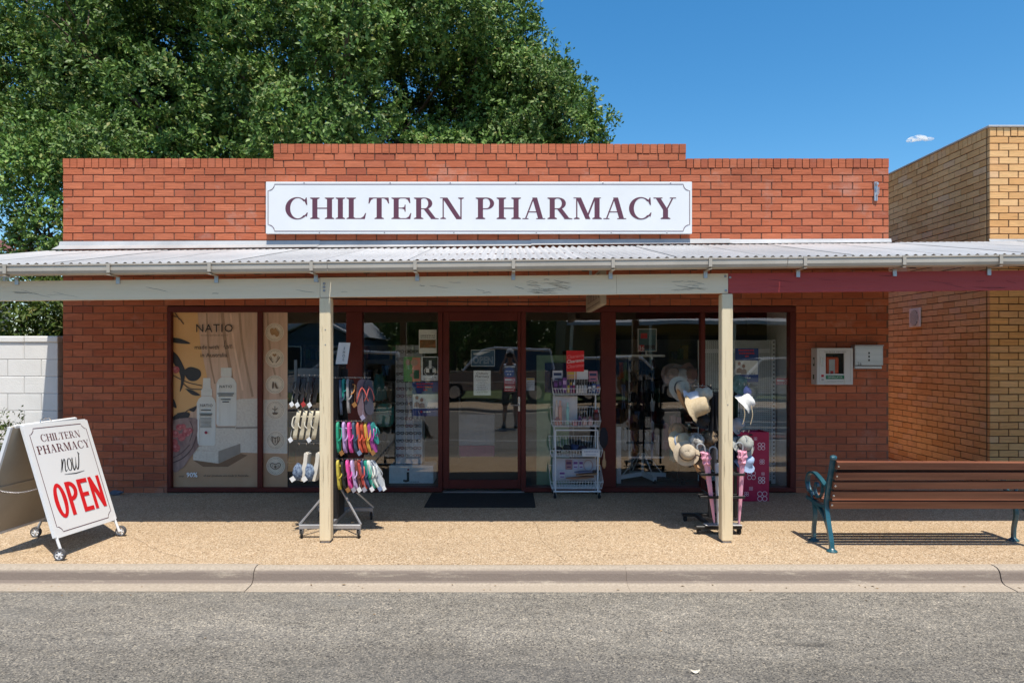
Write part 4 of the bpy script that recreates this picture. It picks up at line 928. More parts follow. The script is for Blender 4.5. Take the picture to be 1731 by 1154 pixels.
# legs, wheels
def wheel(c, r, parent, name='wheel'):
    m = MB(); m.smooth = False; m.lathe([(r*.72,-.013),(r*.95,-.014),(r,-.008),(r,.008),(r*.95,.014),(r*.72,.013)], c, (0,1,0), 24, caps=False); o = m.build(name, pm('grey_tyre', (.08,.08,.085), rough=.8), parent)
    m = MB(); m.lathe([(r*.70,-.010),(r*.76,-.011),(r*.76,.011),(r*.70,.010)], c, (0,1,0), 24, caps=False); m.lathe([(r*.2,-.016),(r*.2,.016)], c, (0,1,0), 12)
    for k in range(6):
        a = k*math.pi/3; d = Vector((math.cos(a), 0, math.sin(a))); m.bar(Vector(c)+d*r*.18, Vector(c)+d*r*.73, r*.2, .014, (0,1,0))
    m.build('wheel_hub', WHITE, o); return o
for k, (bb, top, yo) in enumerate(((Vector((-3.575,5.405,.047)), B0, -.012), (Vector((-3.508,6.135,.047)), B1, .012))):
    m = MB(); e = top+vv*.1+uu*(.012 if k == 0 else -.012); m.tube([bb+Vector((0,-yo*2,0)), e-nn*.014], .011, 8); m.build('leg', WHITE, AF); wheel(bb, .047, AF)
for bb, top in ((Vector((-4.29,5.43,.047)), C0), (Vector((-4.25,6.10,.047)), C1)):
    m = MB(); m.tube([bb, top+v2*.1], .011, 8); m.build('leg', STEEL, AF); wheel(bb+Vector((0,.0,0)), .047, AF)
m = MB(); m.tube(crom([T0.lerp(T1,.36)+Vector((-.012,0,.008)), T0.lerp(T1,.38)+Vector((-.012,0,.032)), T0.lerp(T1,.5)+Vector((-.012,0,.036)), T0.lerp(T1,.54)+Vector((-.012,0,.008))], 5), .004, 6); m.build('handle', CHROME, AF)
ch = MB(); pa, pb = B0+vv*.42-nn*.022+uu*.02, C0+v2*.42+n2*.02+u2*.02; n = 34
for i in range(n):
    t = i/(n-1); c = pa.lerp(pb, t)+Vector((0,0,-.03*math.sin(math.pi*t))); ax = Vector((1,0,0)); o_ = Vector((0,1,0)) if i % 2 else Vector((0,0,1))
    ch.tube([c+ax*.008*math.cos(a)+o_*.004*math.sin(a) for a in [k*math.pi/3 for k in range(6)]], .0014, 4, closed=True)
ch.build('chain', CHROME, AF)

# ================================================================ bench
BN = thing('street_bench', 'brown slatted bench with blue-green cast iron ends turned toward the shop', 'bench', (3.54, 5.85, 0))
TEAL = pm('teal_cast_iron', (.012,.075,.105), (.022,.10,.13), scale=9, rough=.32, coat=.4, bump=.2, bscale=60)
SLAT = pm('oiled_slat', (.125,.036,.018), (.225,.082,.043), scale=5, rough=.5, coat=.1, bump=.25, bscale=30, stretch=(.15,4,4), rnd=.12)
bx0, bx1 = 2.655, 4.46
for i, (y, z) in enumerate(((5.605,.722),(5.633,.636),(5.661,.55),(5.689,.464),(5.717,.379))):
    m = MB(); d = Vector((0,-.31,.95)).normalized(); n_ = Vector((0,-.95,-.31)).normalized(); m.obox(((bx0+bx1)/2+.012,y,z), ((bx1-bx0)/2-.02,0,0), d*.0315, n_*.016)
    m.v = [(x, yy+.004*math.sin(x*1.7+i), zz+.004*math.sin(x*.9+i*2)) for x, yy, zz in m.v]; m.build('back_slat', SLAT, BN)
m = MB(); m.obox((3.56,5.652,.678), (.86,0,0), Vector((0,-.31,.95))*.016, Vector((0,.95,.31))*.003); m.build('gap_shade_strip', BLACKM, BN)  # dark strip added behind the top slat gap to hide sunlit ground
for i in range(4):
    y = 5.80+i*.087; m = MB(); m.bbox(bx0+.01, y-.034, .372, bx1-.005, y+.034, .402, .005); m.build('seat_slat', SLAT, BN)
def bench_end(x):
    m = MB()
    def strap(path, w, t, ref=(1,0,0)):
        P = [Vector((x, y, z)) for y, z in path]
        for a, b in zip(P, P[1:]): pass
        L = []; N = len(P); vs = []; fs = []
        for i in range(N):
            d = (P[min(i+1,N-1)]-P[max(i-1,0)]).normalized(); q = d.cross(Vector((1,0,0))).normalized(); ww = w[i] if isinstance(w, list) else w; tt = t[i] if isinstance(t, list) else t
            vs += [P[i]+Vector((-ww,0,0))+q*tt, P[i]+Vector((ww,0,0))+q*tt, P[i]+Vector((ww,0,0))-q*tt, P[i]+Vector((-ww,0,0))-q*tt]
        for i in range(N-1):
            for k in range(4): fs.append((i*4+k, i*4+(k+1) % 4, i*4+4+(k+1) % 4, i*4+4+k))
        fs += [(3,2,1,0), tuple(range(4*N-4, 4*N))]; m.add(vs, fs)
    rear = crom([(5.645,.012),(5.665,.1),(5.715,.24),(5.745,.36),(5.715,.5),(5.665,.65),(5.625,.775)], 5); strap(rear, .018, [.014]*len(rear))
    m.lathe([(0,-.03),(.02,-.022),(.025,0),(.02,.02),(0,.028)], (x, 5.618, .782), (1,0,0), 12)
    front = crom([(5.985,.012),(5.98,.12),(5.955,.24),(5.985,.36),(6.02,.42)], 5); strap(front, .016, .012)
    cross = crom([(5.70,.17),(5.77,.25),(5.86,.31),(5.965,.34)], 5); strap(cross, .015, .012)
    seat = crom([(5.74,.352),(5.85,.345),(6.0,.355),(6.1,.365)], 4); strap(seat, .02, .013)
    arm = crom([(5.675,.60),(5.74,.525),(5.84,.565),(5.97,.60),(6.07,.575),(6.11,.50),(6.075,.43),(6.03,.42)], 6); strap(arm, [.013]+[.019]*(len(arm)-6)+[.014]*5, .009)
    scr = crom([(5.80,.545),(5.83,.44),(5.90,.40),(5.96,.45),(5.93,.52),(5.89,.49)], 6); strap(scr, .012, .008)
    for y in (5.645, 5.985): m.lathe([(.045,0),(.045,.008),(.025,.022),(.018,.03)], (x, y, 0), (0,0,1), 12)
    o = m.build('end_frame', TEAL, BN)
    b = MB()
    for y, z in ((5.605,.722),(5.633,.636),(5.661,.55),(5.689,.464),(5.717,.379)): b.lathe([(.009,0),(.007,.005),(.001,.007)], (x+.028, y-.016, z-.005), (0,-.95,-.31), 8)
    b.build('bolt', CHROME, o); pl = MB(); d = Vector((0,-.31,.95)).normalized()
    pl.obox((x+.024, 5.663+.014, .55), (.013,0,0), d*.215, Vector((0,.95,.31))*.003); pl.build('back_plate', pm('bracket_green', (.035,.06,.06), rough=.5), o)
bench_end(2.672); bench_end(4.43)

# ================================================================ defibrillator cabinet, letterbox
AY = D-.155; ax0, ax1 = px(1381,AY), px(1442,AY); az0, az1 = pz(650,AY), pz(588,AY)
AED = thing('defibrillator_cabinet', 'white metal defibrillator cabinet on the brick wall with window and green strip', 'cabinet', ((ax0+ax1)/2, D, az0))
POW = pm('powder_white', (.66,.66,.65), rough=.45); GREY = pm('grey_print', (.2,.2,.2), rough=.6)
m = MB(); m.box(ax0, AY+.02, az0, ax0+.012, D-.004, az1); m.box(ax1-.012, AY+.02, az0, ax1, D-.004, az1); m.box(ax0+.0125, AY+.02, az0, ax1-.0125, D-.004, az0+.012); m.box(ax0+.0125, AY+.02, az1-.012, ax1-.0125, D-.004, az1); m.build('cabinet_body', POW, AED); m = MB(); m.box(ax0+.013, D-.02, az0+.013, ax1-.013, D-.005, az1-.013); m.build('cabinet_back', plain('dark_lining', (.10,.10,.10)), AED)
wx0, wx1, wz0, wz1 = px(1396,AY), px(1427,AY), pz(631.5,AY), pz(597,AY)
m = MB(); m.bbox(ax0, AY, az0, wx0-.0003, AY+.018, az1, .003); m.bbox(wx1+.0003, AY, az0, ax1, AY+.018, az1, .003); m.bbox(wx0, AY, wz1, wx1, AY+.018, az1, .003); m.bbox(wx0, AY, az0, wx1, AY+.018, wz0, .003); dd = m.build('cabinet_door', POW, AED)
m = MB(); m.cur = 0; m.add([(wx0-.003,AY+.008,wz0-.003),(wx1+.003,AY+.008,wz0-.003),(wx1+.003,AY+.008,wz1+.003),(wx0-.003,AY+.008,wz1+.003)], [(0,1,2,3)]); m.cur = 1; m.add([(wx0-.003,AY+.011,wz0-.003),(wx1+.003,AY+.011,wz0-.003),(wx1+.003,AY+.011,wz1+.003),(wx0-.003,AY+.011,wz1+.003)], [(0,3,2,1)])
m.build('door_window', [glass_mat('thin_glass', ior=1.5), CLEAR], dd, fixn=False)
fl = Flat((0, AY, 0), (1,0,0), (0,0,1)); A = lambda x: px(x, AY); Bz = lambda y: pz(y, AY)
fl.rect(wx0, Bz(640.5), wx1, Bz(634)); fl.build('green_strip', plain('safety_green', (.01,.17,.08)), dd)
fl.text('DEFIBRILLATOR', (wx0+wx1)/2, Bz(638.6), .03, sx=.8); fl.build('strip_lettering', PAPER, dd)
fl.text('CALL 000 FOR AMBULANCE', (ax0+ax1)/2, Bz(595.8), .024, sx=.86); fl.text('ALWAYS ASK FOR HELP', (wx0+wx1)/2, Bz(645), .014, sx=1.2); fl.rib([(A(1385),Bz(592)),(A(1437.5),Bz(592)),(A(1437.5),Bz(644)),(A(1385),Bz(646))], .0018, closed=True); fl.build('lettering', GREY, dd)
fl.rect(A(1388), Bz(637), A(1392.5), Bz(633)); fl.build('red_label', plain('label_red', (.45,.02,.03)), dd); fl.ring(A(1390.3), Bz(641.3), .006, .012, 14); fl.build('round_label', GREY, dd)
m = MB(); m.bbox(A(1389)-.006, AY-.008, Bz(619), A(1389)+.008, AY-.0005, Bz(604), .003); m.build('door_latch', CHROME, dd)
fl = Flat((ax0, D-.01, 0), (0,-1,0), (0,0,1)); fl.rect(.04, Bz(618.5), .085, Bz(604)); fl.rect(.04, Bz(641), .075, Bz(633)); fl.build('side_label', plain('dark_green', (.01,.05,.02)), AED); fl.ell(.063, Bz(611), .014, .03); fl.build('side_label_mark', PAPER, AED)
DF = thing('defibrillator', 'orange defibrillator pack standing inside the white wall cabinet', 'defibrillator', ((wx0+wx1)/2, D-.08, wz0)); OR = plain('rescue_orange', (.55,.075,.02))
m = MB(); x0, x1, zt = A(1397.5), A(1420), Bz(603); m.bbox(x0, D-.132, az0+.015, x1, D-.04, zt, .012); m.build('case', OR, DF)
m = MB(); m.bbox(x0+.035, D-.137, az0+.06, x0+.105, D-.1325, zt-.03, .002); fp = m.build('front_plate', plain('pale_grey', (.42,.42,.42)), DF); m = MB(); m.bbox(x0+.05, D-.139, az0+.11, x0+.085, D-.1375, az0+.16, .001); m.build('button', plain('button_red', (.4,.02,.03)), fp)
m = MB(); m.tube(crom([(x0+.02,D-.08,zt-.005),(x0+.03,D-.085,zt+.028),(x1-.05,D-.085,zt+.028),(x1-.04,D-.08,zt-.005)], 4), .009, 6); m.build('handle', BLACK, DF)
LY = D-.10; lx0, lx1, lz0, lz1 = px(1445,LY), px(1493,LY), pz(622,LY), pz(583,LY)
LB = thing('letterbox', 'stainless steel letterbox numbered 26 on the brick wall', 'letterbox', ((lx0+lx1)/2, D, lz0))
m = MB(); m.bbox(lx0, LY, lz0+.03, lx1, D-.004, lz1-.012, .004); m.bbox(lx0+.001, LY+.012, lz0-.012, lx1-.001, D-.005, lz0+.0295, .01); m.build('box_body', STAINLESS, LB)
m = MB(); m.bbox(lx0-.004, LY-.012, lz1-.0115, lx1+.004, D-.003, lz1, .003); m.build('lid', STAINLESS, LB)
m = MB()
for y in (596.5, 602.5, 608.5): q = pz(y, LY); q0 = px(1469, LY); m.box(q0-.009, LY-.0012, q-.011, q0+.009, LY-.0002, q+.011)
tag(m.build('peep_slot', INK, LB), kind='stuff')
fl = Flat((0, LY, 0), (1,0,0), (0,0,1)); fl.text('26', px(1453, LY), pz(617.5, LY), .056, sx=.9); fl.rib([(lx0+.012,lz0+.04),(lx1-.012,lz0+.04),(lx1-.012,lz1-.03),(lx0+.012,lz1-.03)], .0015, closed=True); fl.build('number', INK, LB)

# ================================================================ door mat, litter
MT = MB(); MT.bbox(-.92, 7.27, .001, .275, D-.06, .014, .006); MT.cur = 0; mat_o = MT.build('door_mat', RUBBER, None, (-.3, 7.6, 0)); tag(mat_o, 'black rubber mat on the footpath before the shop door', 'door mat')
q = MB(); q.blob((px(200,7.95), 7.93, .03), .05, 3, 2, .5, (1.5,.7,.6)); tag(q.build('crumpled_rag', plain('rag_cloth', (.10,.11,.14), rough=.9), None, (px(200,7.95),7.93,0)), 'crumpled grey rag lying at the foot of the brick wall', 'rag')
q = MB(); q.grid(5, 3, lambda u, v: (1.02+(u-.5)*.05, 3.745+(v-.5)*.026*math.sin(math.pi*(.08+.84*u)), -.114+.012*(u-.5)**2*4+.004*v)); tag(q.build('fallen_leaf', plain('bleached_leaf', (.6,.56,.45)), None, (1.02,3.745,-.12), fixn=False), 'pale fallen leaf lying alone on the asphalt', 'leaf')

# ================================================================ casters
def caster(c, r, parent, mat_f=None):
    x, y, z = c; m = MB(); m.lathe([(r*.5,-.011),(r,-.009),(r,.009),(r*.5,.011)], (x, y, r), (1,.25,0), 14); o = m.build('caster', RUBBER, parent)
    m = MB(); m.bar((x-.016,y+.004,r), (x-.014,y,z), .004, r*.9, (0,1,0)); m.bar((x+.016,y-.004,r), (x+.014,y,z), .004, r*.9, (0,1,0)); m.lathe([(.018,0),(.018,.006)], (x,y,z-.003), (0,0,1), 10); m.build('caster_fork', mat_f or STEEL, o); return o

# ================================================================ rack of flip-flops
RX, RYF, RYB = px(572,6.4), 6.07, 6.75
RK = thing('footwear_rack', 'wheeled black and steel footwear rack behind the left verandah post', 'rack', (-1.62, 6.4, 0))
m = MB()
xl, xr_ = px(506,RYF), px(610,RYF)
m.bbox(xl, RYF-.018, .085, xr_, RYF+.018, .121, .003); m.bbox(xl-.02, RYB-.018, .085, xr_-.03, RYB+.018, .121, .003); m.bar((RX,RYF+.02,.103),(RX,RYB-.02,.103),.036,.036)
m.build('base_frame', STEEL, RK)
for y in (RYF, RYB):
    dx = 0 if y == RYF else -.025
    for x in (xl, xr_): m = MB(); m.bar((x+dx, y, .12), (RX+(.02 if x > RX else -.02), 6.4+(y-6.4)*.25, .44), .014, .014); m.build('brace', STEEL, RK)
    for x in (xl+.02, xr_-.02): caster((x+dx, y, .085), .038, RK)
m = MB(); m.bbox(RX-.03, 6.28, .122, RX+.03, 6.52, 1.53, .006); m.build('mast', BLACKM, RK)
m = MB(); m.bbox(RX-.10, 6.395, .5, RX-.031, 6.405, 1.50, .002); m.bbox(RX+.031, 6.395, .5, RX+.09, 6.405, 1.50, .002); m.build('back_panel', BLACKM, RK)
m = MB(); m.bbox(px(503,6.5), 6.5, pz(664,6.5), px(546,6.5), 6.512, pz(622,6.5), .002); m.bbox(px(497,6.5), 6.5, pz(664,6.5), px(502,6.5), 6.512, pz(608,6.5), .002); m.build('grey_header', plain('header_grey', (.10,.105,.10)), RK)
hd = MB(); c0 = Vector((px(578,6.35), 6.35, pz(616,6.35))); hd.obox(c0+Vector((.01,.0,.105)), Vector((.045,.03,0)), Vector((.012,.012,.10)), Vector((.003,-.003,0))); hd = hd.build('header_card', PAPER, RK)
fl = Flat(c0+Vector((.012,-.006,.02)), Vector((.75,.5,0)).normalized(), Vector((.08,.05,.99)).normalized()); 
for k, tx in enumerate('SHOE'): fl.text(tx, .0, .12-.035*k, .035, bold=.01)
fl.build('card_lettering', GREY, hd)
def hookbar(x0, x1, y, z, parent, n, mat=CHROME, ln=.06):
    m = MB(); m.tube([(x0,y,z),(x1,y,z)], .0035, 6); w_ = (x1-x0)/n
    for i in range(n): x = x0+w_*(i+.5); m.tube([(x,y,z),(x,y-ln,z-.004),(x,y-ln-.006,z+.012)], .0025, 5)
    m.tube([(x0 if abs(x0-RX) < abs(x1-RX) else x1, y, z), (RX if parent is RK else (x0+x1)/2, y+.12, z)], .004, 6); return m.build('hook_rail', mat, parent)
FY = 6.20
for x0, x1, yy, n in ((504,540,634,4), (503,540,692,4), (503,540,749,3), (562,627,638,4), (568,617,711,6), (568,620,775,6)):
    hookbar(px(x0,FY+.05), px(x1,FY+.05), FY+.05, pz(yy,FY+.05), RK, n)
def flip_flop(xp, yp, h, yaw, col, strap, label, tagcol=None, tilt=0.0, y=FY, fat=1.0):
    """one thong sandal hung by its toe: sole, toe strap, price tag; yaw turns it about the vertical"""
    x, z = px(xp, y), pz(yp, y); L = h*y/F; W = L*.31; col = tuple(k*.82 for k in col); strap = tuple(k*.82 for k in strap); th = .021*fat
    T = thing('flip_flop', label, 'flip-flop', (x, y, z), 'flip-flops on the footwear rack')
    ol = [(-.5,.5),(-.38,.14),(-.16,.03),(.1,0),(.34,.06),(.48,.22),(.5,.4),(.4,.62),(.42,.84),(.28,.97),(0,1),(-.28,.97),(-.44,.84),(-.44,.66)]
    ol = [(a*W, -b*L) for a, b in crom(ol+[ol[0]], 2)[:-1]]
    cy, sy = math.cos(yaw), math.sin(yaw); u = Vector((cy, sy, 0)); n = Vector((sy, -cy, 0)); v = Vector((math.sin(tilt), 0, math.cos(tilt))); o = Vector((x, y, z))
    m = MB(); m.prism(ol, o-n*th/2, u, v, n*th); m.build('sole', plain('foam_%d_%d_%d' % tuple(int(c*999) for c in col), col, rough=.6), T)
    m = MB(); q = lambda a, b, d: tuple(o+u*a*W+v*(-b*L)+n*(th/2+d))
    toe = q(0,.2,0); m.tube(crom([toe, q(-.02,.22,.02), q(-.2,.32,.026), q(-.4,.5,.022), q(-.5,.6,-.002)], 4), .0052, 6); m.tube(crom([toe, q(.02,.22,.02), q(.2,.32,.026), q(.38,.5,.022), q(.46,.6,-.002)], 4), .0052, 6)
    m.build('strap', plain('strap_%d_%d_%d' % tuple(int(c*999) for c in strap), strap, rough=.45), T)
    if tagcol:
        g = MB(); a = Vector((.8,-.3,.0)).normalized(); c = o+v*(-L*.92)+n*.03+Vector((0,-.035,-.02)); s = .017
        g.obox(c, (a+Vector((0,0,.7)))*s, (-a*.7+Vector((0,0,1)))*s, a.cross(Vector((0,0,1)))*.0008); g.tube([tuple(c+Vector((0,0,.02))), tuple(c+Vector((0,.02,.07))), toe], .0009, 4); g.build('price_tag', plain('tag_%d_%d_%d' % tuple(int(c*999) for c in tagcol), tagcol), T)
    return T
WT = (.72,.73,.74); BRN = (.30,.14,.04); BLU = (.18,.24,.38)
pos4 = ['first', 'second', 'third', 'fourth']
for i, xp in enumerate((506,515.5,525.5,536)): flip_flop(xp, 636+i % 2, 47, R(-82+4*i), (.02,.019,.021), (.03,.027,.03), pos4[i]+' black flip-flop from the left on the top left rail', WT if i != 2 else (.4,.03,.03), .12, fat=1.5)
for i, xp in enumerate((506,516.5,526.5,537)): flip_flop(xp, 694, 49, R(-80+4*i), (.62,.55,.40), (.70,.66,.55), pos4[i]+' cream flip-flop from the left on the middle left rail', WT if i in (0,3) else None, .16, fat=1.7)
R1 = [(575,641,60,R(100),(.035,.06,.11),(.05,.07,.12),'navy flip-flop at the inner end of the top right rail',None),(581,640,36,R(80),(.02,.30,.26),(.02,.33,.3),'short turquoise flip-flop on the top right rail',None),(588,640,58,R(92),(.30,.29,.29),(.4,.39,.38),'grey flip-flop edge-on on the top right rail',None),(594,641,42,R(75),(.03,.03,.04),(.65,.28,.08),'dark flip-flop with orange strap on the top right rail',BRN)]
for a in R1: flip_flop(*a[:7], a[7], -.04)
flip_flop(611, 640, 66, R(14), (.16,.10,.12), (.72,.13,.10), 'large plum flip-flop with coral straps facing the street', (.3,.28,.4), -.05, fat=1.4)
flip_flop(621, 641, 60, R(40), (.05,.05,.075), (.5,.11,.10), 'dark flip-flop tucked behind the large plum one', None, -.06)
G2 = [(571,(.02,.33,.20),'green'),(581,(.48,.33,.62),'lilac'),(590,(.80,.08,.38),'hot pink'),(598,(.045,.08,.14),'dark navy'),(605,(.72,.12,.07),'coral'),(612,(.55,.09,.04),'rust orange'),(618,(.68,.42,.07),'yellow striped'),(624,(.36,.06,.30),'purple'),(629,(.03,.26,.25),'teal')]
for i, (xp, c, nm) in enumerate(G2): flip_flop(xp, 713, 52-(i == 8)*14, R(88-i*2.5), c, tuple(min(.85, k*1.2) for k in c), nm+' flip-flop on the middle right rail', (BRN if i in (0,6) else BLU if i == 3 else None), -.05-.022*i, y=FY+.006*i, fat=1.0)
G3 = [(571,(.55,.45,.06),'yellow and green'),(579,(.022,.02,.02),'black'),(587,(.80,.08,.36),'bright pink'),(595,(.55,.40,.66),'pale lilac'),(602,(.16,.055,.045),'brown'),(607,(.55,.08,.06),'red'),(612,(.05,.075,.16),'navy blue'),(618,(.02,.30,.22),'sea green'),(623,(.70,.72,.66),'white'),(628,(.42,.46,.50),'pale grey')]
for i, (xp, c, nm) in enumerate(G3): flip_flop(xp, 777, 50, R(88-i*3), c, tuple(min(.85, k*1.2) for k in c), nm+' flip-flop on the bottom right rail', (BRN if i == 1 else WT if i in (3,6,9) else (.3,.3,.36) if i in (2,4) else BLU if i == 8 else None), -.08-.035*i, y=FY+.006*i, fat=1.0)
for i, (xp, yy, c, nm) in enumerate(((576,714,(.02,.02,.025),'black flip-flop in the back layer at the inner end of the middle right rail'),(586,714,(.05,.03,.06),'dark plum flip-flop in the back layer of the middle right rail'),(602,714,(.02,.04,.06),'ink blue flip-flop in the back layer of the middle right rail'),(615,714,(.05,.02,.02),'dark maroon flip-flop in the back layer of the middle right rail'),(626,715,(.18,.04,.15),'magenta flip-flop in the back layer at the outer end of the middle right rail'),(575,778,(.02,.05,.04),'bottle green flip-flop in the back layer of the bottom right rail'),(591,778,(.03,.02,.03),'black flip-flop in the back layer of the bottom right rail'),(599,778,(.10,.03,.05),'wine flip-flop in the back layer of the bottom right rail'),(615,778,(.03,.04,.08),'midnight blue flip-flop in the back layer of the bottom right rail'),(511,637,(.02,.02,.02),'black flip-flop in the back layer of the top left rail'),(530,637,(.05,.015,.015),'dark red flip-flop in the back layer of the top left rail'))):
    flip_flop(xp, yy, 54, R(80 if xp > 550 else -78), c, tuple(k*1.3 for k in c), nm, None, -.06 if xp > 550 else .1, y=FY+.14, fat=1.2)
for i, xp in enumerate((516, 536)):   # padded slippers, soles turned outwards
    y = FY-.02; T = thing('slipper', ('navy patterned slipper with pale sole hanging at the outer end', 'navy patterned slipper with pale sole next to the verandah post')[i], 'slipper', (px(xp,y), y, pz(764,y)), 'slippers on the footwear rack'); o = T.location
    m = MB(); ol = [(.005,.0),(.024,-.02),(.012,-.12),(-.004,-.2),(-.022,-.265),(-.058,-.262),(-.045,-.18),(-.02,-.09),(-.012,-.01)]; m.prism(ol, o, Vector((1,-.25,0)), Vector((0,0,1)), Vector((.01,.085,0))); m.build('sole', plain('slipper_sole', (.66,.62,.54)), T)
    m = MB(); m.smooth = True; m.blob((o[0]-.068, o[1]+.02, o[2]-.185), .062, i+2, 2, .25, (.75,.8,1.35)); m.build('upper', pm('slipper_cloth', (.03,.055,.12), (.25,.32,.42), scale=45, rough=.9), T)
    m = MB(); m.obox((o[0]-.10, o[1]-.05, o[2]-.235), (.018,0,.012), (-.012,0,.018), (0,.001,0)); m.build('price_tag', PAPER, T)

# ================================================================ hat and umbrella rack
HK = thing('hat_rack', 'black wheeled hat rack with umbrella holder behind the right verandah post', 'rack', (1.9, 6.45, 0))
m = MB(); m.bbox(px(1175,6.2), 6.17, .05, px(1253,6.2), 6.23, .08, .006); m.bbox(px(1153,6.68), 6.66, .05, px(1236,6.68), 6.71, .08, .006); m.bar((1.83,6.23,.065),(1.83,6.66,.065),.04,.03); m.bar((1.98,6.23,.065),(1.98,6.66,.065),.04,.03); m.build('base_frame', BLACKM, HK)
for x, y in ((px(1181,6.2),6.2),(px(1249,6.2),6.2),(px(1158,6.68),6.68),(px(1232,6.68),6.68)): caster((x,y,.052), .026, HK, BLACKM)
for x in (px(1200,6.5), px(1243,6.5)): m = MB(); m.bbox(x-.014, 6.486, .0805, x+.014, 6.514, pz(652,6.5), .003); m.build('mast', BLACKM, HK)
m = MB()
for i in range(7): z = .62+i*.115; m.tube([(px(1196,6.5),6.48,z),(px(1250,6.5),6.48,z)], .0035, 5)
for i in range(9): x = px(1198,6.5)+i*.036; m.tube([(x,6.475,.62),(x,6.475,1.31)], .0025, 5)
tag(m.build('grid_panel', BLACKM, HK), kind='stuff')
m = MB(); m.bbox(px(1204,6.5), 6.482, .75, px(1238,6.5), 6.492, 1.28, .002); m.build('black_panel', BLACK, HK)
for z in (pz(800,6.2), pz(838,6.2)):
    m = MB(); m.bbox(px(1181,6.2), 6.14, z-.012, px(1256,6.2), 6.147, z+.012, .002); m.bbox(px(1181,6.2), 6.225, z-.012, px(1256,6.2), 6.232, z+.012, .002)
    for xx in (1181,1196,1211,1226,1241,1254.6): m.box(px(xx,6.2), 6.1475, z-.011, px(xx,6.2)+.006, 6.2245, z+.011)
    m.bar((1.83,6.232,z),(1.83,6.49,z),.012,.012); m.build('umbrella_holder', BLACKM, HK)
m = MB(); m.bbox(px(1190,6.2), 6.15, .085, px(1252,6.2), 6.24, .095, .002); m.build('drip_tray', STEEL, HK)
for x0, x1, yy in ((1165,1200,652),(1160,1198,733),(1242,1262,650),(1240,1262,728)):
    m = MB(); y = 6.36; z = pz(yy,y); m.tube([(px(x0,y),y,z),(px(x1,y),y,z)], .004, 6); m.tube([(px((x1 if x0 < 1220 else x0),y),y,z),(px((x1 if x0 < 1220 else x0),y)+.0,6.5,z)], .004, 6)
    for k in range(3): xx = px(x0+(x1-x0)*(.1+.4*k),y); m.tube([(xx,y,z),(xx,y-.09,z),(xx,y-.1,z+.02)], .003, 5)
    m.build('hook_rail', CHROME, HK)
def hat(name, label, xp, yp, y, axis, size, col, brim=.30, crown=.16, hgt=.10, band=None, droop=.02, cat='hat', sx=1.0, n=22, wob=.012, seed=0):
    """crown and brim turned about axis (which points out of the top of the crown)"""
    p = Vector((px(xp,y), y, pz(yp,y))); a = Vector(axis).normalized(); T = thing(name, label, cat, tuple(p), 'hats on the hat rack'); size = size*.9
    b, c = brim/2*size, crown/2*size; h = hgt*size; q = random.Random(seed); m = MB(); m.smooth = True
    prof = [(b,-droop*size),(b*.85,-droop*.45*size),(c*1.08,0),(c,h*.12),(c*.97,h*.55),(c*.86,h*.88),(c*.55,h*1.0),(c*.2,h*.97),(.001,h*.96)]
    m.lathe(prof, p, a, n, caps=False)
    ph = q.uniform(0,6); vs = []
    for i, v in enumerate(m.v):
        r = i//n; k = i % n; w = (wob*(1.0 if r < 2 else .25))*math.sin(2*math.pi*k/n*2+ph)+.004*math.sin(9*k+r); vv_ = Vector(v)+a*w*size; vs.append(tuple(vv_))
    m.v = vs; m2 = [(Vector(v)-a*.003) for v in m.v]; m.build('straw_shell' if name != 'cap' else 'cloth_shell', col, T, fixn=False)
    if band is not None:
        g = MB(); g.lathe([(c*1.05,h*.06),(c*1.06,h*.3),(c*1.02,h*.31),(c*1.01,h*.06)], p, a, n, caps=False); g.build('hat_band', band, T)
    return T
STRAW = pm('pale_straw', (.47,.37,.23), (.55,.45,.30), scale=60, rough=.85, bump=.5, bscale=170); TAN = pm('tan_straw', (.38,.22,.11), (.46,.29,.16), scale=60, rough=.85, bump=.5, bscale=170)
BEI = pm('beige_felt', (.44,.36,.26), (.5,.42,.31), scale=30, rough=.9, bump=.3, bscale=120); LBLU = plain('pale_blue_cloth', (.30,.40,.58), rough=.9); GRYH = pm('grey_weave', (.26,.27,.25), (.34,.35,.33), scale=50, rough=.9); WCL = plain('white_cloth', (.68,.68,.66), rough=.9); SAGE = pm('sage_cloth', (.05,.09,.07), (.12,.18,.15), scale=26, rough=.9); DRK = plain('dark_band', (.05,.04,.035))
hat('bucket_hat', 'pale cream bucket hat hanging lowest on the upper hook beside the post', 1172, 690, 6.22, (.86,-.35,.32), 1, STRAW, .30, .19, .16, None, .03, seed=1)
hat('sun_hat', 'tan wide-brimmed sun hat behind the pale cream bucket hat', 1158, 680, 6.34, (.75,-.1,.35), 1, TAN, .32, .17, .11, None, .02, seed=2)
hat('sun_hat', 'white and blue cloth hat squeezed between tan and cream hats', 1166, 676, 6.28, (.84,-.3,.35), .9, pm('white_blue_cloth', (.5,.54,.62), (.66,.67,.7), scale=12, rough=.9), .26, .17, .12, None, .02, seed=3)
hat('sun_hat', 'beige straw hat with dark band at the back of the top hooks', 1150, 657, 6.62, (.35,-.85,.2), .95, BEI, .29, .17, .1, DRK, .01, seed=4)
hat('sun_hat', 'straw hat with pale blue ribbon on the lower left hooks', 1152, 748, 6.36, (.35,-.8,.5), 1, STRAW, .30, .18, .1, LBLU, .02, seed=5)
hat('fedora', 'beige fedora with dark band in front on the lower left hooks', 1161, 765, 6.22, (-.05,-.9,.30), .95, BEI, .28, .17, .12, DRK, .02, seed=6)
hat('sun_hat', 'dark patterned hat above the beige fedora', 1175, 748, 6.30, (.3,-.6,.75), .9, pm('patterned_weave', (.10,.09,.08), (.52,.5,.46), scale=34, rough=.9), .25, .17, .1, None, .02, seed=7)
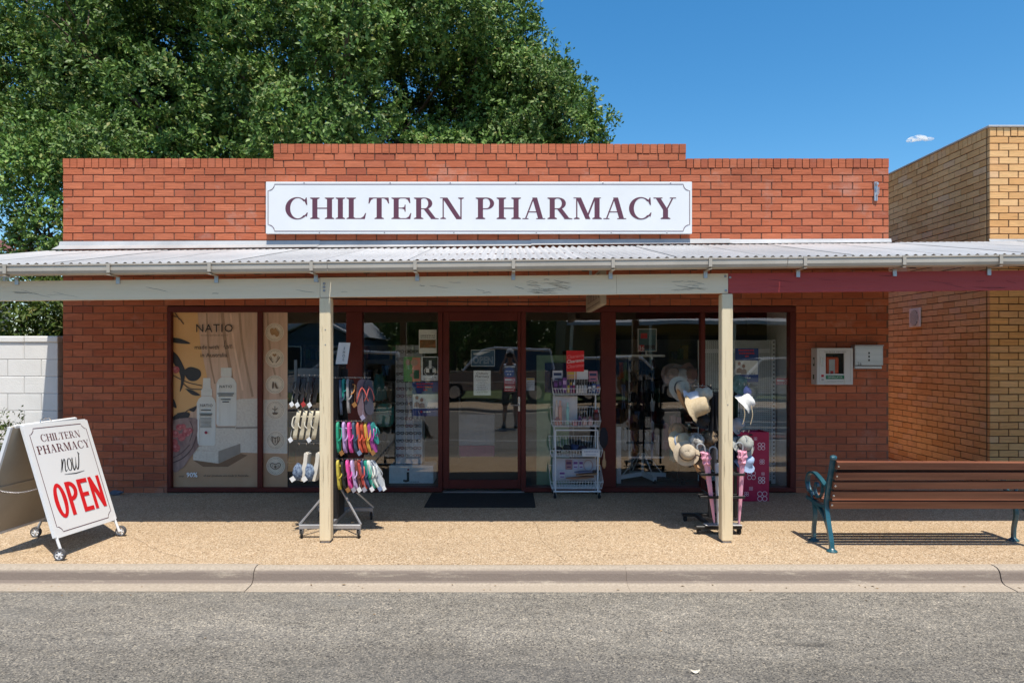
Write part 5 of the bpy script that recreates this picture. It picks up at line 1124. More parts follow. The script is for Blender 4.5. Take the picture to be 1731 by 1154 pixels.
hat('sun_hat', 'tan straw hat hanging lowest under the beige fedora', 1184, 792, 6.36, (.65,.0,.5), .95, TAN, .30, .17, .1, None, .02, seed=8)
hat('cap', 'white cloth hat with drawstrings on the right of the post', 1260, 680, 6.22, (.75,-.35,.6), .92, WCL, .25, .17, .09, None, .035, 'hat', seed=9)
hat('sun_hat', 'grey woven hat on the lower right hooks', 1256, 752, 6.28, (.3,-.7,.55), .95, GRYH, .27, .17, .1, DRK, .02, seed=10)
hat('cap', 'pale blue cloth hat below the grey woven hat', 1259, 782, 6.32, (.3,-.4,.8), .9, LBLU, .26, .17, .1, None, .03, 'hat', seed=11)
hat('cap', 'dark green patterned cloth hat at the top right hooks', 1246, 652, 6.34, (.35,-.3,.85), .9, SAGE, .24, .17, .12, None, .04, 'hat', seed=12)
hat('cap', 'lavender cloth hat between the green and white hats', 1254, 664, 6.36, (.6,-.3,.6), .85, plain('lavender_cloth', (.32,.30,.5), rough=.9), .24, .17, .1, None, .04, 'hat', seed=13)
hat('sun_hat', 'cream cloth hat crumpled against the upper left of the post', 1190, 668, 6.28, (.5,-.7,.5), .8, pm('cream_cloth', (.42,.38,.30), (.55,.5,.4), scale=16, rough=.9), .25, .17, .1, None, .03, seed=21)
hat('cap', 'black cloth cap between the top and lower hats left of the post', 1186, 712, 6.34, (.4,-.6,.6), .8, plain('black_felt', (.018,.018,.02), rough=.9), .24, .17, .1, None, .02, 'hat', seed=22)
hat('sun_hat', 'brown checked hat low behind the left pink umbrella', 1199, 742, 6.36, (.2,-.8,.4), .85, pm('checked_cloth', (.07,.045,.03), (.22,.16,.1), scale=40, rough=.9), .25, .17, .1, None, .02, seed=23)
hat('sun_hat', 'small straw hat at the far left of the lower hooks', 1146, 728, 6.5, (-.2,-.85,.4), .8, TAN, .25, .16, .1, DRK, .02, seed=24)
hat('sun_hat', 'grey cloth hat just right of the post above the grey woven hat', 1244, 718, 6.32, (.5,-.6,.5), .8, plain('dove_cloth', (.24,.25,.28), rough=.9), .24, .16, .1, None, .03, seed=25)
m = MB()
for dx in (-.05, .02): m.tube(crom([(px(1262,6.2)+dx,6.14,pz(684,6.2)),(px(1262,6.2)+dx+.01,6.13,pz(700,6.2)),(px(1262,6.2)+dx-.008,6.135,pz(716,6.2))], 4), .004, 5)
o = [c for c in bpy.data.objects if c.name.startswith('cap') and 'drawstrings' in c.get('label','')][0]; m.build('drawstring', STRAW, o)
PINK = pm('pink_umbrella_cloth', (.70,.30,.42), (.80,.42,.53), scale=18, rough=.6, stretch=(3,3,.4)); CLR = pm('clear_handle', (.32,.35,.37), rough=.1, coat=.5)
def umbrella(label, x0, y0, x1, y1, Y, hook, col, frill=True, w=.028):
    a = Vector((px(x0,Y),Y,pz(y0,Y))); b = Vector((px(x1,Y),Y+.01,pz(y1,Y))); d = (b-a); L = d.length; T = thing('umbrella', label, 'umbrella', tuple(b), 'umbrellas in the rack holder')
    m = MB(); ax = -d.normalized(); m.lathe([(.004,-.02),(.009,.01),(w*.55,L*.25),(w*.75,L*.6),(w,L*.9),(w*.8,L*.93)], b, ax, 14)
    k = random.Random(x0); m.v = [tuple(Vector(v)*1+Vector((k.uniform(-.0025,.0025), k.uniform(-.0025,.0025), 0))) for v in m.v]; m.build('furled_canopy', col, T)
    if frill:
        m = MB(); f = random.Random(3); ring = []
        for r, h in ((w*.75,L*.84),(w*1.35,L*.885),(w*1.15,L*.92),(w*1.6,L*.965),(w*1.3,L*1.0),(w*1.5,L*1.045),(w*.5,L*1.06)): ring.append((r,h))
        m.lathe(ring, b, ax, 24, caps=False); m.v = [tuple(Vector(v)+Vector((f.uniform(-.009,.009), f.uniform(-.009,.009), f.uniform(-.008,.008)))) for v in m.v]; m.build('frill', col, T, fixn=False)
    m = MB(); t = b+ax*L*1.04; m.tube([t-ax*.03, t, t+ax*.05]+[t+ax*.05+ax*(.035*math.sin(s))+Vector((hook*.035*(1-math.cos(s)),0,0)) for s in [math.pi*q/8 for q in range(1, 10)]], .0075, 7); m.build('handle', CLR, T)
    m = MB(); m.tube([b-ax*.06, b], .004, 6); m.build('tip', STEEL, T)
umbrella('pink furled umbrella leaning left of the verandah post', 1193, 770, 1208, 882, 6.17, -1, PINK)
umbrella('pink furled umbrella upright to the right of the verandah post', 1255, 768, 1250, 884, 6.19, -1, PINK)
umbrella('clear white furled umbrella hidden mostly behind the post', 1212, 775, 1214, 884, 6.19, -1, pm('clear_plastic_sheet', (.5,.52,.54), rough=.25), False, .022)
# magenta carton
GX0, GX1, GY, GZ1 = px(1236,7.58), px(1300,7.58), 7.58, pz(730,7.58)
GB = thing('gift_carton', 'tall magenta open-topped carton with white line flowers by the window', 'carton', ((GX0+GX1)/2, GY+.15, 0)); MAG = plain('magenta_card', (.40,.008,.06), rough=.45)
m = MB(); m.box(GX0,GY,.004,GX1,GY+.006,GZ1); m.box(GX0,GY+.30,.004,GX1,GY+.306,GZ1-.01); m.box(GX0,GY+.0065,.004,GX0+.006,GY+.2995,GZ1-.003); m.box(GX1-.006,GY+.0065,.004,GX1,GY+.2995,GZ1-.003); m.box(GX0+.0065,GY+.0065,.005,GX1-.0065,GY+.2995,.012); m.build('carton_wall', MAG, GB)
fl = Flat((0,GY,0), (1,0,0), (0,0,1)); q = lambda x, y: (px(x,GY), pz(y,GY))
def flower(xp, yp, r, w, rot=.785):
    x, z = q(xp, yp)
    for k in range(4): a = rot+k*math.pi/2; fl.ring(x+r*.95*math.cos(a), z+r*.95*math.sin(a), r*.72-w, r*.72, 14)
for a in ((1287,754,.030,.006),(1288,780,.020,.005),(1270,778,.018,.003),(1270,803,.034,.005),(1287,811,.028,.008),(1269,825,.015,.003),(1288,838,.040,.006),(1272,757,.014,.003),(1289,800,.013,.003),(1261,834,.018,.004),(1276,741,.014,.003)): flower(*a); fl.build('printed_flower', plain('pale_pink_print', (.78,.6,.66)), GB)
fl.ell(px(1268,GY), pz(734.5,GY), .025, .009); fl.build('handle_hole', INK, GB)

# ================================================================ white wire trolley
TY0, TY1 = 7.74, 7.99
def U(x): return px(x, TY0)
def V(y): return pz(y, TY0)
TR = thing('wire_trolley', 'white wire four-tier basket trolley parked against the shop window', 'trolley', (U(975), 7.87, 0))
for x in (939, 1011):
    for y in (TY0+.02, TY1-.02): m = MB(); m.tube([(U(x),y,.075),(U(x),y,V(668 if y > 7.8 else 728))], .0095, 8); m.build('upright', WIREW, TR)
m = MB(); m.tube([(U(936),TY0,.08),(U(1015),TY0,.08),(U(1015),TY1,.08),(U(936),TY1,.08)], .010, 8, closed=True); m.build('base_rail', WIREW, TR); m = MB(); m.tube([(U(939),TY0+.01,V(727)),(U(1011),TY0+.01,V(727))], .008, 6); m.build('cross_rail', WIREW, TR)
for x in (938, 1013):
    for y in (TY0+.01, TY1): caster((U(x),y,.075), .028, TR)
def basket(x0, x1, zb, zf, zk):
    m = MB(); r = .0024; X0, X1 = U(x0), U(x1); ins = .018
    top = [(X0,TY0,zf),(X1,TY0,zf),(X1,TY1,zk),(X0,TY1,zk)]; m.tube(top, .004, 6, closed=True)
    bot = [(X0+ins,TY0+ins,zb),(X1-ins,TY0+ins,zb),(X1-ins,TY1,zb),(X0+ins,TY1,zb)]; m.tube(bot, .003, 5, closed=True)
    n = 18
    for i in range(n+1):
        t = i/n; xa = X0+(X1-X0)*t; xb = X0+ins+(X1-X0-2*ins)*t; m.tube([(xa,TY0,zf),(xb,TY0+ins,zb),(xb,TY1,zb),(xa,TY1,zk)], r, 4)
    for i in range(8):
        t = i/7; y = TY0+(TY1-TY0)*t; zt = zf+(zk-zf)*t; m.tube([(X0,y,zt),(X0+ins,max(y,TY0+ins),zb),(X1-ins,max(y,TY0+ins),zb),(X1,y,zt)], r, 4)
    return m.build('wire_basket', WIREW, TR)
basket(934,1015,V(667),V(656.5),V(640)); basket(932,1016,V(721),V(711),V(690)); basket(930,1019,V(772),V(761),V(741)); basket(930,1020,V(826),V(814),V(792))
# Goods on the trolley
gi = [0]
def box_good(label, x0, x1, y0, y1, Y, dep, col, name='carton', cat='packet', stripe=None, group='goods on the wire trolley'):
    X0, X1, Z0, Z1 = px(x0,Y), px(x1,Y), pz(y1,Y), pz(y0,Y); T = thing(name, label, cat, ((X0+X1)/2, Y, Z0), group)
    m = MB(); m.bbox(X0, Y, Z0, X1, Y+dep, Z1, .002); m.build('pack', plain('card_%d_%d_%d' % tuple(int(c*999) for c in col), col, rough=.5), T)
    if stripe:
        fl = Flat((0,Y,0),(1,0,0),(0,0,1)); h = Z1-Z0; w = X1-X0; fl.rect(X0+w*.1, Z0+h*.55, X1-w*.1, Z0+h*.8); fl.rect(X0+w*.2, Z0+h*.2, X1-w*.2, Z0+h*.32); fl.build('printed_label', plain('card_%d_%d_%d' % tuple(int(c*999) for c in stripe), stripe), T)
    return T
def bottle(label, x, y0, y1, Y, w, col, cap, neck=.8, name='bottle', cat='bottle', group='goods on the wire trolley'):
    xx, Z0, Z1 = px(x,Y), pz(y1,Y), pz(y0,Y); h = Z1-Z0; r = w*Y/F/2; T = thing(name, label, cat, (xx, Y, Z0), group)
    m = MB(); m.smooth = True; m.lathe([(r*.9,0),(r,h*.03),(r,h*neck*.92),(r*.55,h*neck)], (xx,Y,Z0), (0,0,1), 12); m.build('body', plain('pl_%d_%d_%d' % tuple(int(c*999) for c in col), col, rough=.35), T)
    m = MB(); m.lathe([(r*.62,h*neck),(r*.62,h),(r*.5,h*1.005)], (xx,Y,Z0), (0,0,1), 12); m.build('lid', plain('pl_%d_%d_%d' % tuple(int(c*999) for c in cap), cap, rough=.35), T); return T
PUR = (.07,.02,.09); VIO = (.16,.05,.22); PNK = (.50,.22,.24); WH = (.66,.66,.66); NAV = (.015,.03,.10); YEL = (.6,.42,.06)
RD = thing('clearance_card', 'bright red Clearance card standing above the wire trolley', 'card', (U(973), 7.83, V(640)), None)
m = MB(); m.box(U(958.5), 7.83, V(628), U(988.5), 7.833, V(592.5)); m.build('card', plain('clearance_red', (.66,.008,.012)), RD)
fl = Flat((U(973.5), 7.83, 0), Vector((1,0,.12)).normalized(), (0,0,1)); fl.text('Clearance', 0, V(612)-.004, .056, shear=.25, bold=.012, sx=.9); fl.build('lettering', PAPER, RD)
for yy in (604, 620.5): fl.text('Clearance', 0, V(yy)-.004, .056, shear=.25, sx=.9)
fl.build('outline_lettering', plain('pale_red_print', (.8,.25,.25)), RD); m = MB(); m.tube([(U(973),7.84,V(660)),(U(973),7.84,V(600))], .004, 6); m.build('holder', WIREW, RD)
box_good('peach and cream show card at the back of the top basket', 958,975,626,641, 7.86, .004, (.55,.30,.22), 'show_card', 'card', YEL); box_good('white show card with red dots on the top basket', 975,994,625,641, 7.862, .004, WH, 'show_card', 'card')
box_good('pink and navy show card at the right of the top basket', 995,1010,627,645, 7.864, .004, (.42,.16,.22), 'show_card', 'card', NAV); box_good('white cut-out show card at the left of the top basket', 934,951,626,645, 7.866, .004, (.5,.5,.55), 'show_card', 'card', NAV)
for i, (x0, x1, y0, c, s, nm) in enumerate(((936,943,643,PUR,VIO,'dark purple'),(944,950,640,(.03,.02,.06),VIO,'black and violet'),(951,958,638,VIO,(.5,.3,.5),'violet'),(994,1000,650,NAV,WH,'navy'),(1001,1007,648,(.03,.09,.25),WH,'blue'),(1008,1014,650,(.10,.09,.3),(.5,.2,.1),'indigo'))): box_good(nm+' small carton in the top basket', x0,x1,y0,664, 7.80, .05, c, stripe=s)
for i, (x, c, cp, nm) in enumerate(((961,YEL,PUR,'yellow tube'),(965.5,VIO,YEL,'violet tube'),(970,(.35,.03,.12),WH,'crimson tube'),(976,WH,(.02,.02,.02),'white tube beside the crimson one'),(980.5,(.6,.58,.55),(.02,.02,.02),'cream tube'),(985,(.62,.6,.6),(.05,.05,.05),'pale grey tube'),(989.5,(.5,.52,.56),(.02,.02,.02),'cool grey tube'))): bottle(nm+' in the top basket', x, 646, 664, 7.775, 3.6, c, cp, .75, 'tube', 'tube')
box_good('white pegged display board in the second basket', 934.5,976,669,716, 7.90, .006, (.58,.55,.55), 'display_board', 'board'); box_good('white display board in the bottom basket', 934,1008,774,812, 7.93, .006, (.5,.49,.52), 'display_board', 'board')
for x, y0, y1, w, c, cp, nm in ((941,676,717,5.5,(.62,.50,.42),(.6,.5,.4),'cream tall bottle'),(947,677,717,6,(.62,.32,.24),(.6,.35,.3),'peach tall bottle'),(959.5,680,717,5.5,(.30,.52,.46),(.35,.55,.5),'mint tall bottle'),(942,704,718,11,(.5,.26,.22),(.42,.2,.17),'wide salmon jar'),(972,709,719,9,PNK,(.5,.25,.25),'pink jar at the middle'),(980,703,718,7,(.10,.05,.14),(.2,.1,.2),'dark plum jar'),(988,704,718,8,(.55,.38,.36),(.15,.06,.1),'blush jar with dark lid'),(998,704,718,8,(.55,.36,.36),(.2,.08,.12),'blush jar beside the dark bottle'),(1008,692,712,9,(.07,.015,.02),(.25,.02,.03),'dark red bottle')): bottle(nm+' in the second basket', x, y0, y1, 7.80, w, c, cp)
for i, (x0, x1, y0, y1, c, nm) in enumerate(((938,952,754,768,(.03,.035,.04),'black pouch'),(953,966,751,767,(.02,.03,.035),'dark green pouch'),(967,979,750,766,(.02,.04,.11),'navy pouch'),(980,992,756,766,(.04,.03,.05),'plum pouch'))):
    T = MB(); T.smooth = True; T.blob((U((x0+x1)/2),7.84,V((y0+y1)/2)), .05, i+3, 2, .35, (1,1.3,.8)); tag(T.build('pouch', plain('pouch_%d' % i, c, rough=.8), None, (U((x0+x1)/2),7.84,V(y1))), nm+' lying in the third basket', 'pouch', 'goods on the wire trolley')
box_good('white flat carton lying in the third basket', 984,1014,759,771, 7.745, .12, WH, stripe=(.4,.42,.5))
for i, (x0, x1, c, nm) in enumerate(((956,967,(.34,.18,.20),'brown and violet'),(968.5,977,(.5,.48,.6),'lilac and white'),(978.5,986,(.52,.5,.58),'pale white'))): box_good(nm+' hanging pack on the bottom display board', x0,x1,777,793, 7.915, .012, c, 'hanging_pack', 'packet', PUR if i == 0 else VIO)
box_good('purple topped white pack low on the bottom display board', 945,955.5,795,809, 7.90, .012, (.5,.48,.52), 'hanging_pack', 'packet', VIO)
m = MB(); m.tube([(U(997)+.052*math.cos(a), 7.90, V(790)+.062*math.sin(a)) for a in [k*math.pi/12 for k in range(24)]], .004, 6, closed=True); tag(m.build('headband', plain('pink_band', (.45,.28,.27)), None, (U(997),7.9,V(800))), 'round rose headband hanging on the bottom display board', 'headband', 'goods on the wire trolley')
for i, (x0, x1, y, c, nm) in enumerate(((958,1006,812,(.28,.13,.07),'tan leather sandal'),(975,1013,806,(.34,.18,.09),'light brown sandal'),(1000,1016,800,(.02,.02,.025),'black sandal'),(972,1003,801,(.10,.12,.2),'dull blue sandal'))):
    m = MB(); ol = [(0,.0),(.25,-.5),(.7,-.5),(1,-.2),(1,.2),(.7,.5),(.3,.42)]; w_ = U(x1)-U(x0); m.prism([(a*w_, b*.085) for a, b in ol], (U(x0),7.86-.01*i,V(y)), (1,0,.05), (0,1,0), (0,0,.016)); T = m.build('sandal', plain('leather_%d' % i, c, rough=.6), None, (U(x0),7.86,V(y))); tag(T, nm+' lying in the bottom basket', 'sandal', 'goods on the wire trolley')
m = MB(); m.smooth = True; x, y = U(1020), 7.72; m.lathe([(.012,0),(.045,.05),(.05,.12),(.04,.19),(.018,.235)], (x,y,V(757)), (0,0,1), 12, sx=1, sy=.45); T = m.build('bath_mitt', plain('black_cloth', (.014,.014,.022), rough=.95), None, (x,y,V(720))); tag(T, 'black cloth mitt hanging from the side of the trolley', 'mitt', 'goods on the wire trolley')
m = MB(); m.smooth = True; m.lathe([(.008,0),(.022,.03),(.024,.08),(.010,.12),(.008,.2)], (x+.01,y+.03,V(792)), (0,0,1), 10, sx=1, sy=.5); T = m.build('bath_brush', plain('pale_wood', (.40,.24,.12)), None, (x+.01,y+.03,V(770))); tag(T, 'wooden bath brush hanging below the black mitt', 'brush', 'goods on the wire trolley')

# ================================================================ printed posters on the inside of the panes
YP = YG+.016
def PQ(x, y, Y=None): Y = Y or YP; return (px(x, Y), pz(y, Y))
def poster(name, label, x0, y0, x1, y1, col, cat='poster', Y=None, group=None, mat=None):
    Y = Y or YP
    a, b = PQ(x0, y1, Y), PQ(x1, y0, Y); T = thing(name, label, cat, ((a[0]+b[0])/2, Y, a[1]), group)
    m = MB(); m.box(a[0], Y, a[1], b[0], Y+.0012, b[1]); m.build('sheet', mat or plain('print_%d_%d_%d' % tuple(int(c*999) for c in col), col, rough=.5), T)
    fl = Flat((0,Y,0), (1,0,0), (0,0,1), .0003); return T, fl
def pc(c): return plain('print_%d_%d_%d' % tuple(int(k*999) for k in c), c, rough=.5)
Q = lambda x, y: PQ(280+x/3.604, 515+y/3.604)          # measured on the enlarged photograph
def zp(fl, pts, smooth=False):
    p = [Q(*t) for t in pts]
    fl.poly(crom(p+[p[0]], 5)[:-1] if smooth else p)
def zr(fl, pts, w): p = crom([Q(*t) for t in pts], 5); fl.rib(p, [k/3.604/142.7 for k in w] if isinstance(w, list) else w/3.604/142.7)
DRAPE = pm('printed_drape', (.82,.545,.385), (.62,.39,.26), scale=3.2, rough=.5, stretch=(3.5,1,.35), detail=3, lo=.38, hi=.66); STONE = pm('printed_stone', (.84,.74,.61), (.73,.62,.50), scale=38, rough=.5, detail=5, lo=.40, hi=.66)
ORG = pm('printed_orange', (.88,.50,.20), (.84,.46,.18), scale=2, rough=.5); FLR = pm('printed_floor', (.54,.31,.17), (.62,.38,.225), scale=2, rough=.5)
BTL = pm('printed_bottle', (.90,.86,.76), (.82,.78,.69), scale=6, rough=.5, stretch=(3,1,.3)); BTL2 = pc((.78,.74,.65)); LFD = pc((.035,.033,.034)); TWIG = pc((.07,.04,.035)); BRY = pm('printed_berry', (.42,.05,.07), (.66,.20,.18), scale=40, rough=.5); CLT = pm('printed_cloth', (.46,.31,.26), (.24,.14,.13), scale=9, rough=.5, stretch=(1,1,.5)); TXT = pc((.03,.024,.02))
YP = YG-.005      # these two are films stuck to the street side of the glass
T, fl = poster('window_poster', 'large tan cosmetics poster with two white bottles, leaves and NATIO heading', 290.2, 528, 434.8, 826, (.5,.3,.2), mat=DRAPE)
zp(fl, [(38,48),(195,48),(212,250),(252,440),(200,610),(110,690),(38,690)]); fl.build('printed_backdrop', ORG, T)
zr(fl, [(345,50),(360,200),(395,400),(420,560)], [14,26,20,8]*5+[8]*0 if False else 20); zr(fl, [(450,50),(470,260),(530,560)], 14); zr(fl, [(250,50),(265,300),(300,480)], 10); fl.build('printed_fold', pc((.46,.28,.18)), T)
zr(fl, [(395,50),(420,260),(470,520)], 12); fl.build('printed_fold_light', pc((.84,.57,.41)), T)
zp(fl, [(38,870),(562,893),(562,1119),(38,1119)]); fl.build('printed_floor', FLR, T)
zp(fl, [(425,582),(450,574),(562,570),(562,745),(425,742)]); zp(fl, [(300,748),(562,738),(562,902),(440,898),(300,890)]); zp(fl, [(170,885),(205,862),(345,833),(456,843),(322,890)]); zp(fl, [(168,886),(322,891),(322,966),(168,944)]); fl.build('printed_stone', STONE, T)
zp(fl, [(323,890),(456,844),(456,904),(323,966)]); fl.build('printed_stone_side', pc((.36,.29,.23)), T); zp(fl, [(428,744),(562,740),(562,752),(428,756)]); zp(fl, [(310,742),(425,742),(425,750),(310,750)]); fl.build('printed_stone_side', pc((.36,.29,.23)), T)
zp(fl, [(168,945),(322,967),(456,905),(500,915),(380,985),(230,985)]); fl.build('printed_shade', pc((.24,.13,.07)), T)
zp(fl, [(310,480),(322,455),(345,438),(397,438),(420,455),(433,480),(432,725),(424,738),(318,738),(309,725)]); zp(fl, [(190,600),(200,575),(222,556),(280,556),(298,575),(306,600),(304,845),(295,856),(205,856),(192,845)]); fl.build('printed_bottle', BTL, T)
zp(fl, [(338,383),(403,383),(403,436),(338,436)]); zp(fl, [(217,512),(284,512),(284,554),(217,554)]); zp(fl, [(230,446),(273,446),(277,512),(226,512)]); fl.build('printed_cap', BTL2, T)
for lf in ([(38,200),(95,208),(152,236),(95,236),(38,226)], [(112,400),(150,378),(205,395),(216,430),(190,460),(150,462),(122,435)], [(38,275),(75,310),(108,370),(120,410),(110,480),(88,530),(95,460),(80,400),(48,350)], [(38,560),(55,580),(68,625),(50,622),(38,600)], [(120,510),(165,520),(212,550),(165,548)], [(70,660),(120,652),(150,665),(125,700),(85,690)], [(38,690),(70,665),(85,690),(60,705)], [(140,640),(190,615),(175,650)]): zp(fl, lf, True)
fl.build('printed_leaf', LFD, T)
for tw in ([(40,425),(130,470),(222,492)], [(110,480),(150,510),(222,515)], [(45,68),(80,80),(112,118)], [(60,50),(85,90)], [(95,680),(140,640),(190,620)]): zr(fl, tw, 5)
fl.build('printed_twig', TWIG, T)
zp(fl, [(40,705),(100,690),(180,690),(205,720),(190,800),(200,860),(150,930),(110,985),(45,1000)], True); fl.build('printed_cloth', CLT, T)
for x, y, r in ((65,395,22),(130,775,26),(100,805,24),(60,785,24),(85,745,20),(150,765,18),(65,870,26),(110,740,16),(58,835,20)): fl.ell(*Q(x,y), r/3.604/142.7); fl.build('printed_berry', BRY, T)
for x, y, r in ((60,388,9),(122,768,9),(140,792,7),(64,778,9),(92,742,6),(152,760,6),(60,862,9)): fl.ell(*Q(x,y), r/3.604/142.7)
fl.build('printed_petal', pc((.62,.22,.22)), T)
zr(fl, [(48,960),(110,930),(165,870),(190,800)], 6); zr(fl, [(48,930),(100,900),(150,850)], 4); zr(fl, [(150,705),(170,760),(150,830)], 4); fl.build('printed_crease', pc((.12,.07,.065)), T)
for dx in (0,): zp(fl, [(318,485),(328,480),(326,725),(318,725)]); zp(fl, [(198,605),(208,598),(207,845),(199,842)])
fl.build('printed_gleam', pc((.85,.84,.79)), T)
def ztext(fl, st, x, y, cap, **k): a, b = Q(x, y); fl.text(st, a, b, cap/3.604/142.7*1.38, **k)
ztext(fl, 'NATIO', 300, 166, 50, sp=1.12); ztext(fl, 'NATURAL AUSTRALIAN BEAUTY', 300, 190, 7, sp=1.2); ztext(fl, 'made with', 255, 270, 26); ztext(fl, 'in Australia.', 300, 318, 26)
a, b = Q(358, 270); script_love(fl, a, b, 36/3.604/142.7*1.15)
for x, y, s in ((370,505,17),(252,620,17)): ztext(fl, 'NATIO', x, y, s, sp=1.1)
for x, y, w in ((370,540,100),(370,552,90),(370,575,60),(370,590,40),(250,640,60),(250,662,76),(250,672,70)): zr(fl, [(x-w/2,y),(x,y),(x+w/2,y)], 5)
for k in range(8): zr(fl, [(216,688+k*8),(250,688+k*8),(284,688+k*8)], 2.2)
ztext(fl, 'of our products are made in Australia', 372, 1043, 13); ztext(fl, 'over', 102, 1046, 13); fl.build('lettering', TXT, T)
ztext(fl, '90%', 166, 1046, 29, bold=.02); fl.build('white_lettering', pc((.92,.92,.92)), T)
fl.ell(*Q(251,776), .018); fl.build('red_dot', pc((.35,.03,.06)), T)
# narrow strip poster with six round emblems
T, fl = poster('window_poster', 'narrow tan poster strip with six round white emblems down the window', 443.3, 528, 486, 826, (.5,.3,.2), mat=DRAPE)
zr(fl, [(620,50),(640,300),(700,560)], 12); fl.build('printed_fold', pc((.50,.31,.20)), T)
zp(fl, [(592,905),(742,908),(742,1118),(590,1118)]); fl.build('printed_floor', FLR, T); zp(fl, [(588,578),(742,574),(742,745),(588,742)]); zp(fl, [(588,744),(742,738),(742,906),(588,900)]); fl.build('printed_stone', STONE, T)
em = [(664,168),(665,325),(666,485),(668,640),(670,825),(671,980)]
for x, y in em:
    a, b = Q(x, y); r = 57/3.604/142.7; fl.ell(a, b, r, n=28); k = fl.build('emblem', pc((.84,.71,.55)), T); fl.ring(a, b, r*.86, r*.89); [fl.ell(a+r*.74*math.cos(t), b+r*.74*math.sin(t), r*.035, n=6) for t in [q*math.pi/14 for q in range(28)]]; fl.build('emblem_ring', pc((.30,.19,.11)), k); fl.z -= fl.step*29
fl.z += fl.step*29
r = 1/3.604/142.7
zp(fl, [(640,172),(638,150),(655,143),(662,150),(672,140),(680,155),(692,170),(688,190),(676,195),(664,182),(650,186)], True)
zp(fl, [(665,318),(652,305),(657,297),(665,302),(673,297),(678,305)])
fl.build('emblem_map', pc((.46,.26,.11)), T)
for k in (-1, 1): zr(fl, [(665+k*32,318),(665+k*22,335),(665+k*8,352)], 6); zr(fl, [(665+k*24,312),(665+k*14,335)], 3)
zp(fl, [(655,465),(664,478),(660,505),(652,510),(650,490)], True); zp(fl, [(672,470),(682,500),(690,508),(676,510),(668,490)], True)
zr(fl, [(668,615),(668,640),(666,660)], 4); zp(fl, [(650,655),(688,655),(680,668),(658,668)]); zr(fl, [(652,630),(668,640),(684,628)], 4)
for k in (-16, 0, 16): zr(fl, [(670+k,805),(670+k,840)], 5)
zr(fl, [(645,820),(650,800),(670,812),(690,800),(697,820),(670,852),(645,820)], 4)
zr(fl, [(640,968),(645,985),(670,1000),(697,985),(702,968),(690,962),(670,970),(652,962),(640,968)], 4); fl.ell(*Q(671,985), 7*r, 9*r); fl.ell(*Q(655,978), 3*r); fl.ell(*Q(688,978), 3*r)
fl.build('emblem_drawing', pc((.20,.13,.08)), T)
# posters in the middle window
YP = YG+.016
def bars(fl, x0, x1, y, w, seed=1, Y=None):
    q = random.Random(seed+int(y*7)); x = x0
    while x < x1-1:
        e = min(x1, x+q.uniform(1.5, 5)); a, b = PQ(x, y, Y); c, d = PQ(e, y, Y); fl.rib([(a,b),(c,d)], w/142.7); x = e+.8
def prect(fl, x0, y0, x1, y1): fl.rect(*PQ(x0,y1), *PQ(x1,y0))
T, fl = poster('window_poster', 'white poster with orange outback landscape at the top of the middle window', 708, 557, 738, 597, (.85,.85,.82))
prect(fl, 709.5, 574, 736.5, 588); fl.build('printed_ground', pm('printed_outback', (.36,.11,.03), (.20,.12,.05), scale=16, rough=.5), T); bars(fl, 711, 735, 567, 1.6); bars(fl, 711, 735, 570.5, 1.2); fl.build('lettering', GREY, T)
T, fl = poster('window_poster', 'green and coral poster with pale circle in the middle window', 682, 603, 711.5, 645, (.15,.36,.12))
prect(fl, 697, 604, 711, 644.5); fl.build('printed_panel', pc((.72,.26,.18)), T); fl.ell(*PQ(700.5,612.5), .042); fl.ell(*PQ(696,634), .02); fl.build('printed_circle', pc((.55,.34,.25)), T); prect(fl, 699, 625, 708.5, 640); fl.build('printed_packet', pc((.03,.12,.06)), T); fl.ell(*PQ(690,612), .03, .035); fl.build('printed_flower', pc((.4,.25,.18)), T)
T, fl = poster('window_poster', 'black and white product poster in the middle window', 712.5, 602.5, 741, 643, (.85,.85,.85))
prect(fl, 714.5, 604, 739.5, 634); fl.build('printed_photo', pc((.02,.02,.022)), T); prect(fl, 725, 609, 729.5, 623); prect(fl, 720, 622, 725.5, 629.5); prect(fl, 731, 622, 736.5, 629.5); fl.ring(*PQ(727,627), .055, .06, sx=1.2); fl.build('printed_jar', PAPER, T); bars(fl, 730, 739, 637.5, 1.5); bars(fl, 716, 739, 640.5, .8); fl.build('lettering', GREY, T)
def blue_poster(label, x0, y0, w=44, h=58):
    T, fl = poster('window_poster', label, x0, y0, x0+w, y0+h, (.016,.045,.20)); X_ = lambda t: x0+w*t; Y_ = lambda t: y0+h*t
    prect(fl, X_(.01), Y_(.36), X_(.98), Y_(.78)); fl.build('printed_panel', pc((.85,.83,.78)), T)
    for a, b, c in ((.15,.8,.06),(.17,.82,.15)): bars(fl, X_(a), X_(b), Y_(c), h*.048, 3)
    bars(fl, X_(.42), X_(.58), Y_(.235), h*.045, 5); fl.ell(*PQ(X_(.35),Y_(.87)), .014); fl.build('red_lettering', pc((.50,.03,.05)), T)
    bars(fl, X_(.42), X_(.7), Y_(.875), h*.035, 7); fl.build('white_lettering', PAPER, T)
    for k, (u, v) in enumerate(((.18,.46),(.36,.53))): fl.ell(*PQ(X_(u),Y_(v)), .018, .023)
    fl.build('printed_face', pc((.42,.24,.17)), T)
    for k, (u, v) in enumerate(((.17,.66),(.37,.69))): a, b = PQ(X_(u),Y_(v)); fl.poly([(a-.034,b-.03),(a+.034,b-.03),(a+.03,b+.02),(a,b+.034),(a-.03,b+.02)])
    fl.build('printed_clothing', pc((.40,.30,.26)), T); bars(fl, X_(.58), X_(.9), Y_(.75), h*.02, 9); fl.build('lettering', GREY, T)
blue_poster('navy poster with red heading and couple on the middle window', 697, 645); blue_poster('navy poster with red heading and couple on the far right window', 1242.5, 588.5, 39.5, 57)
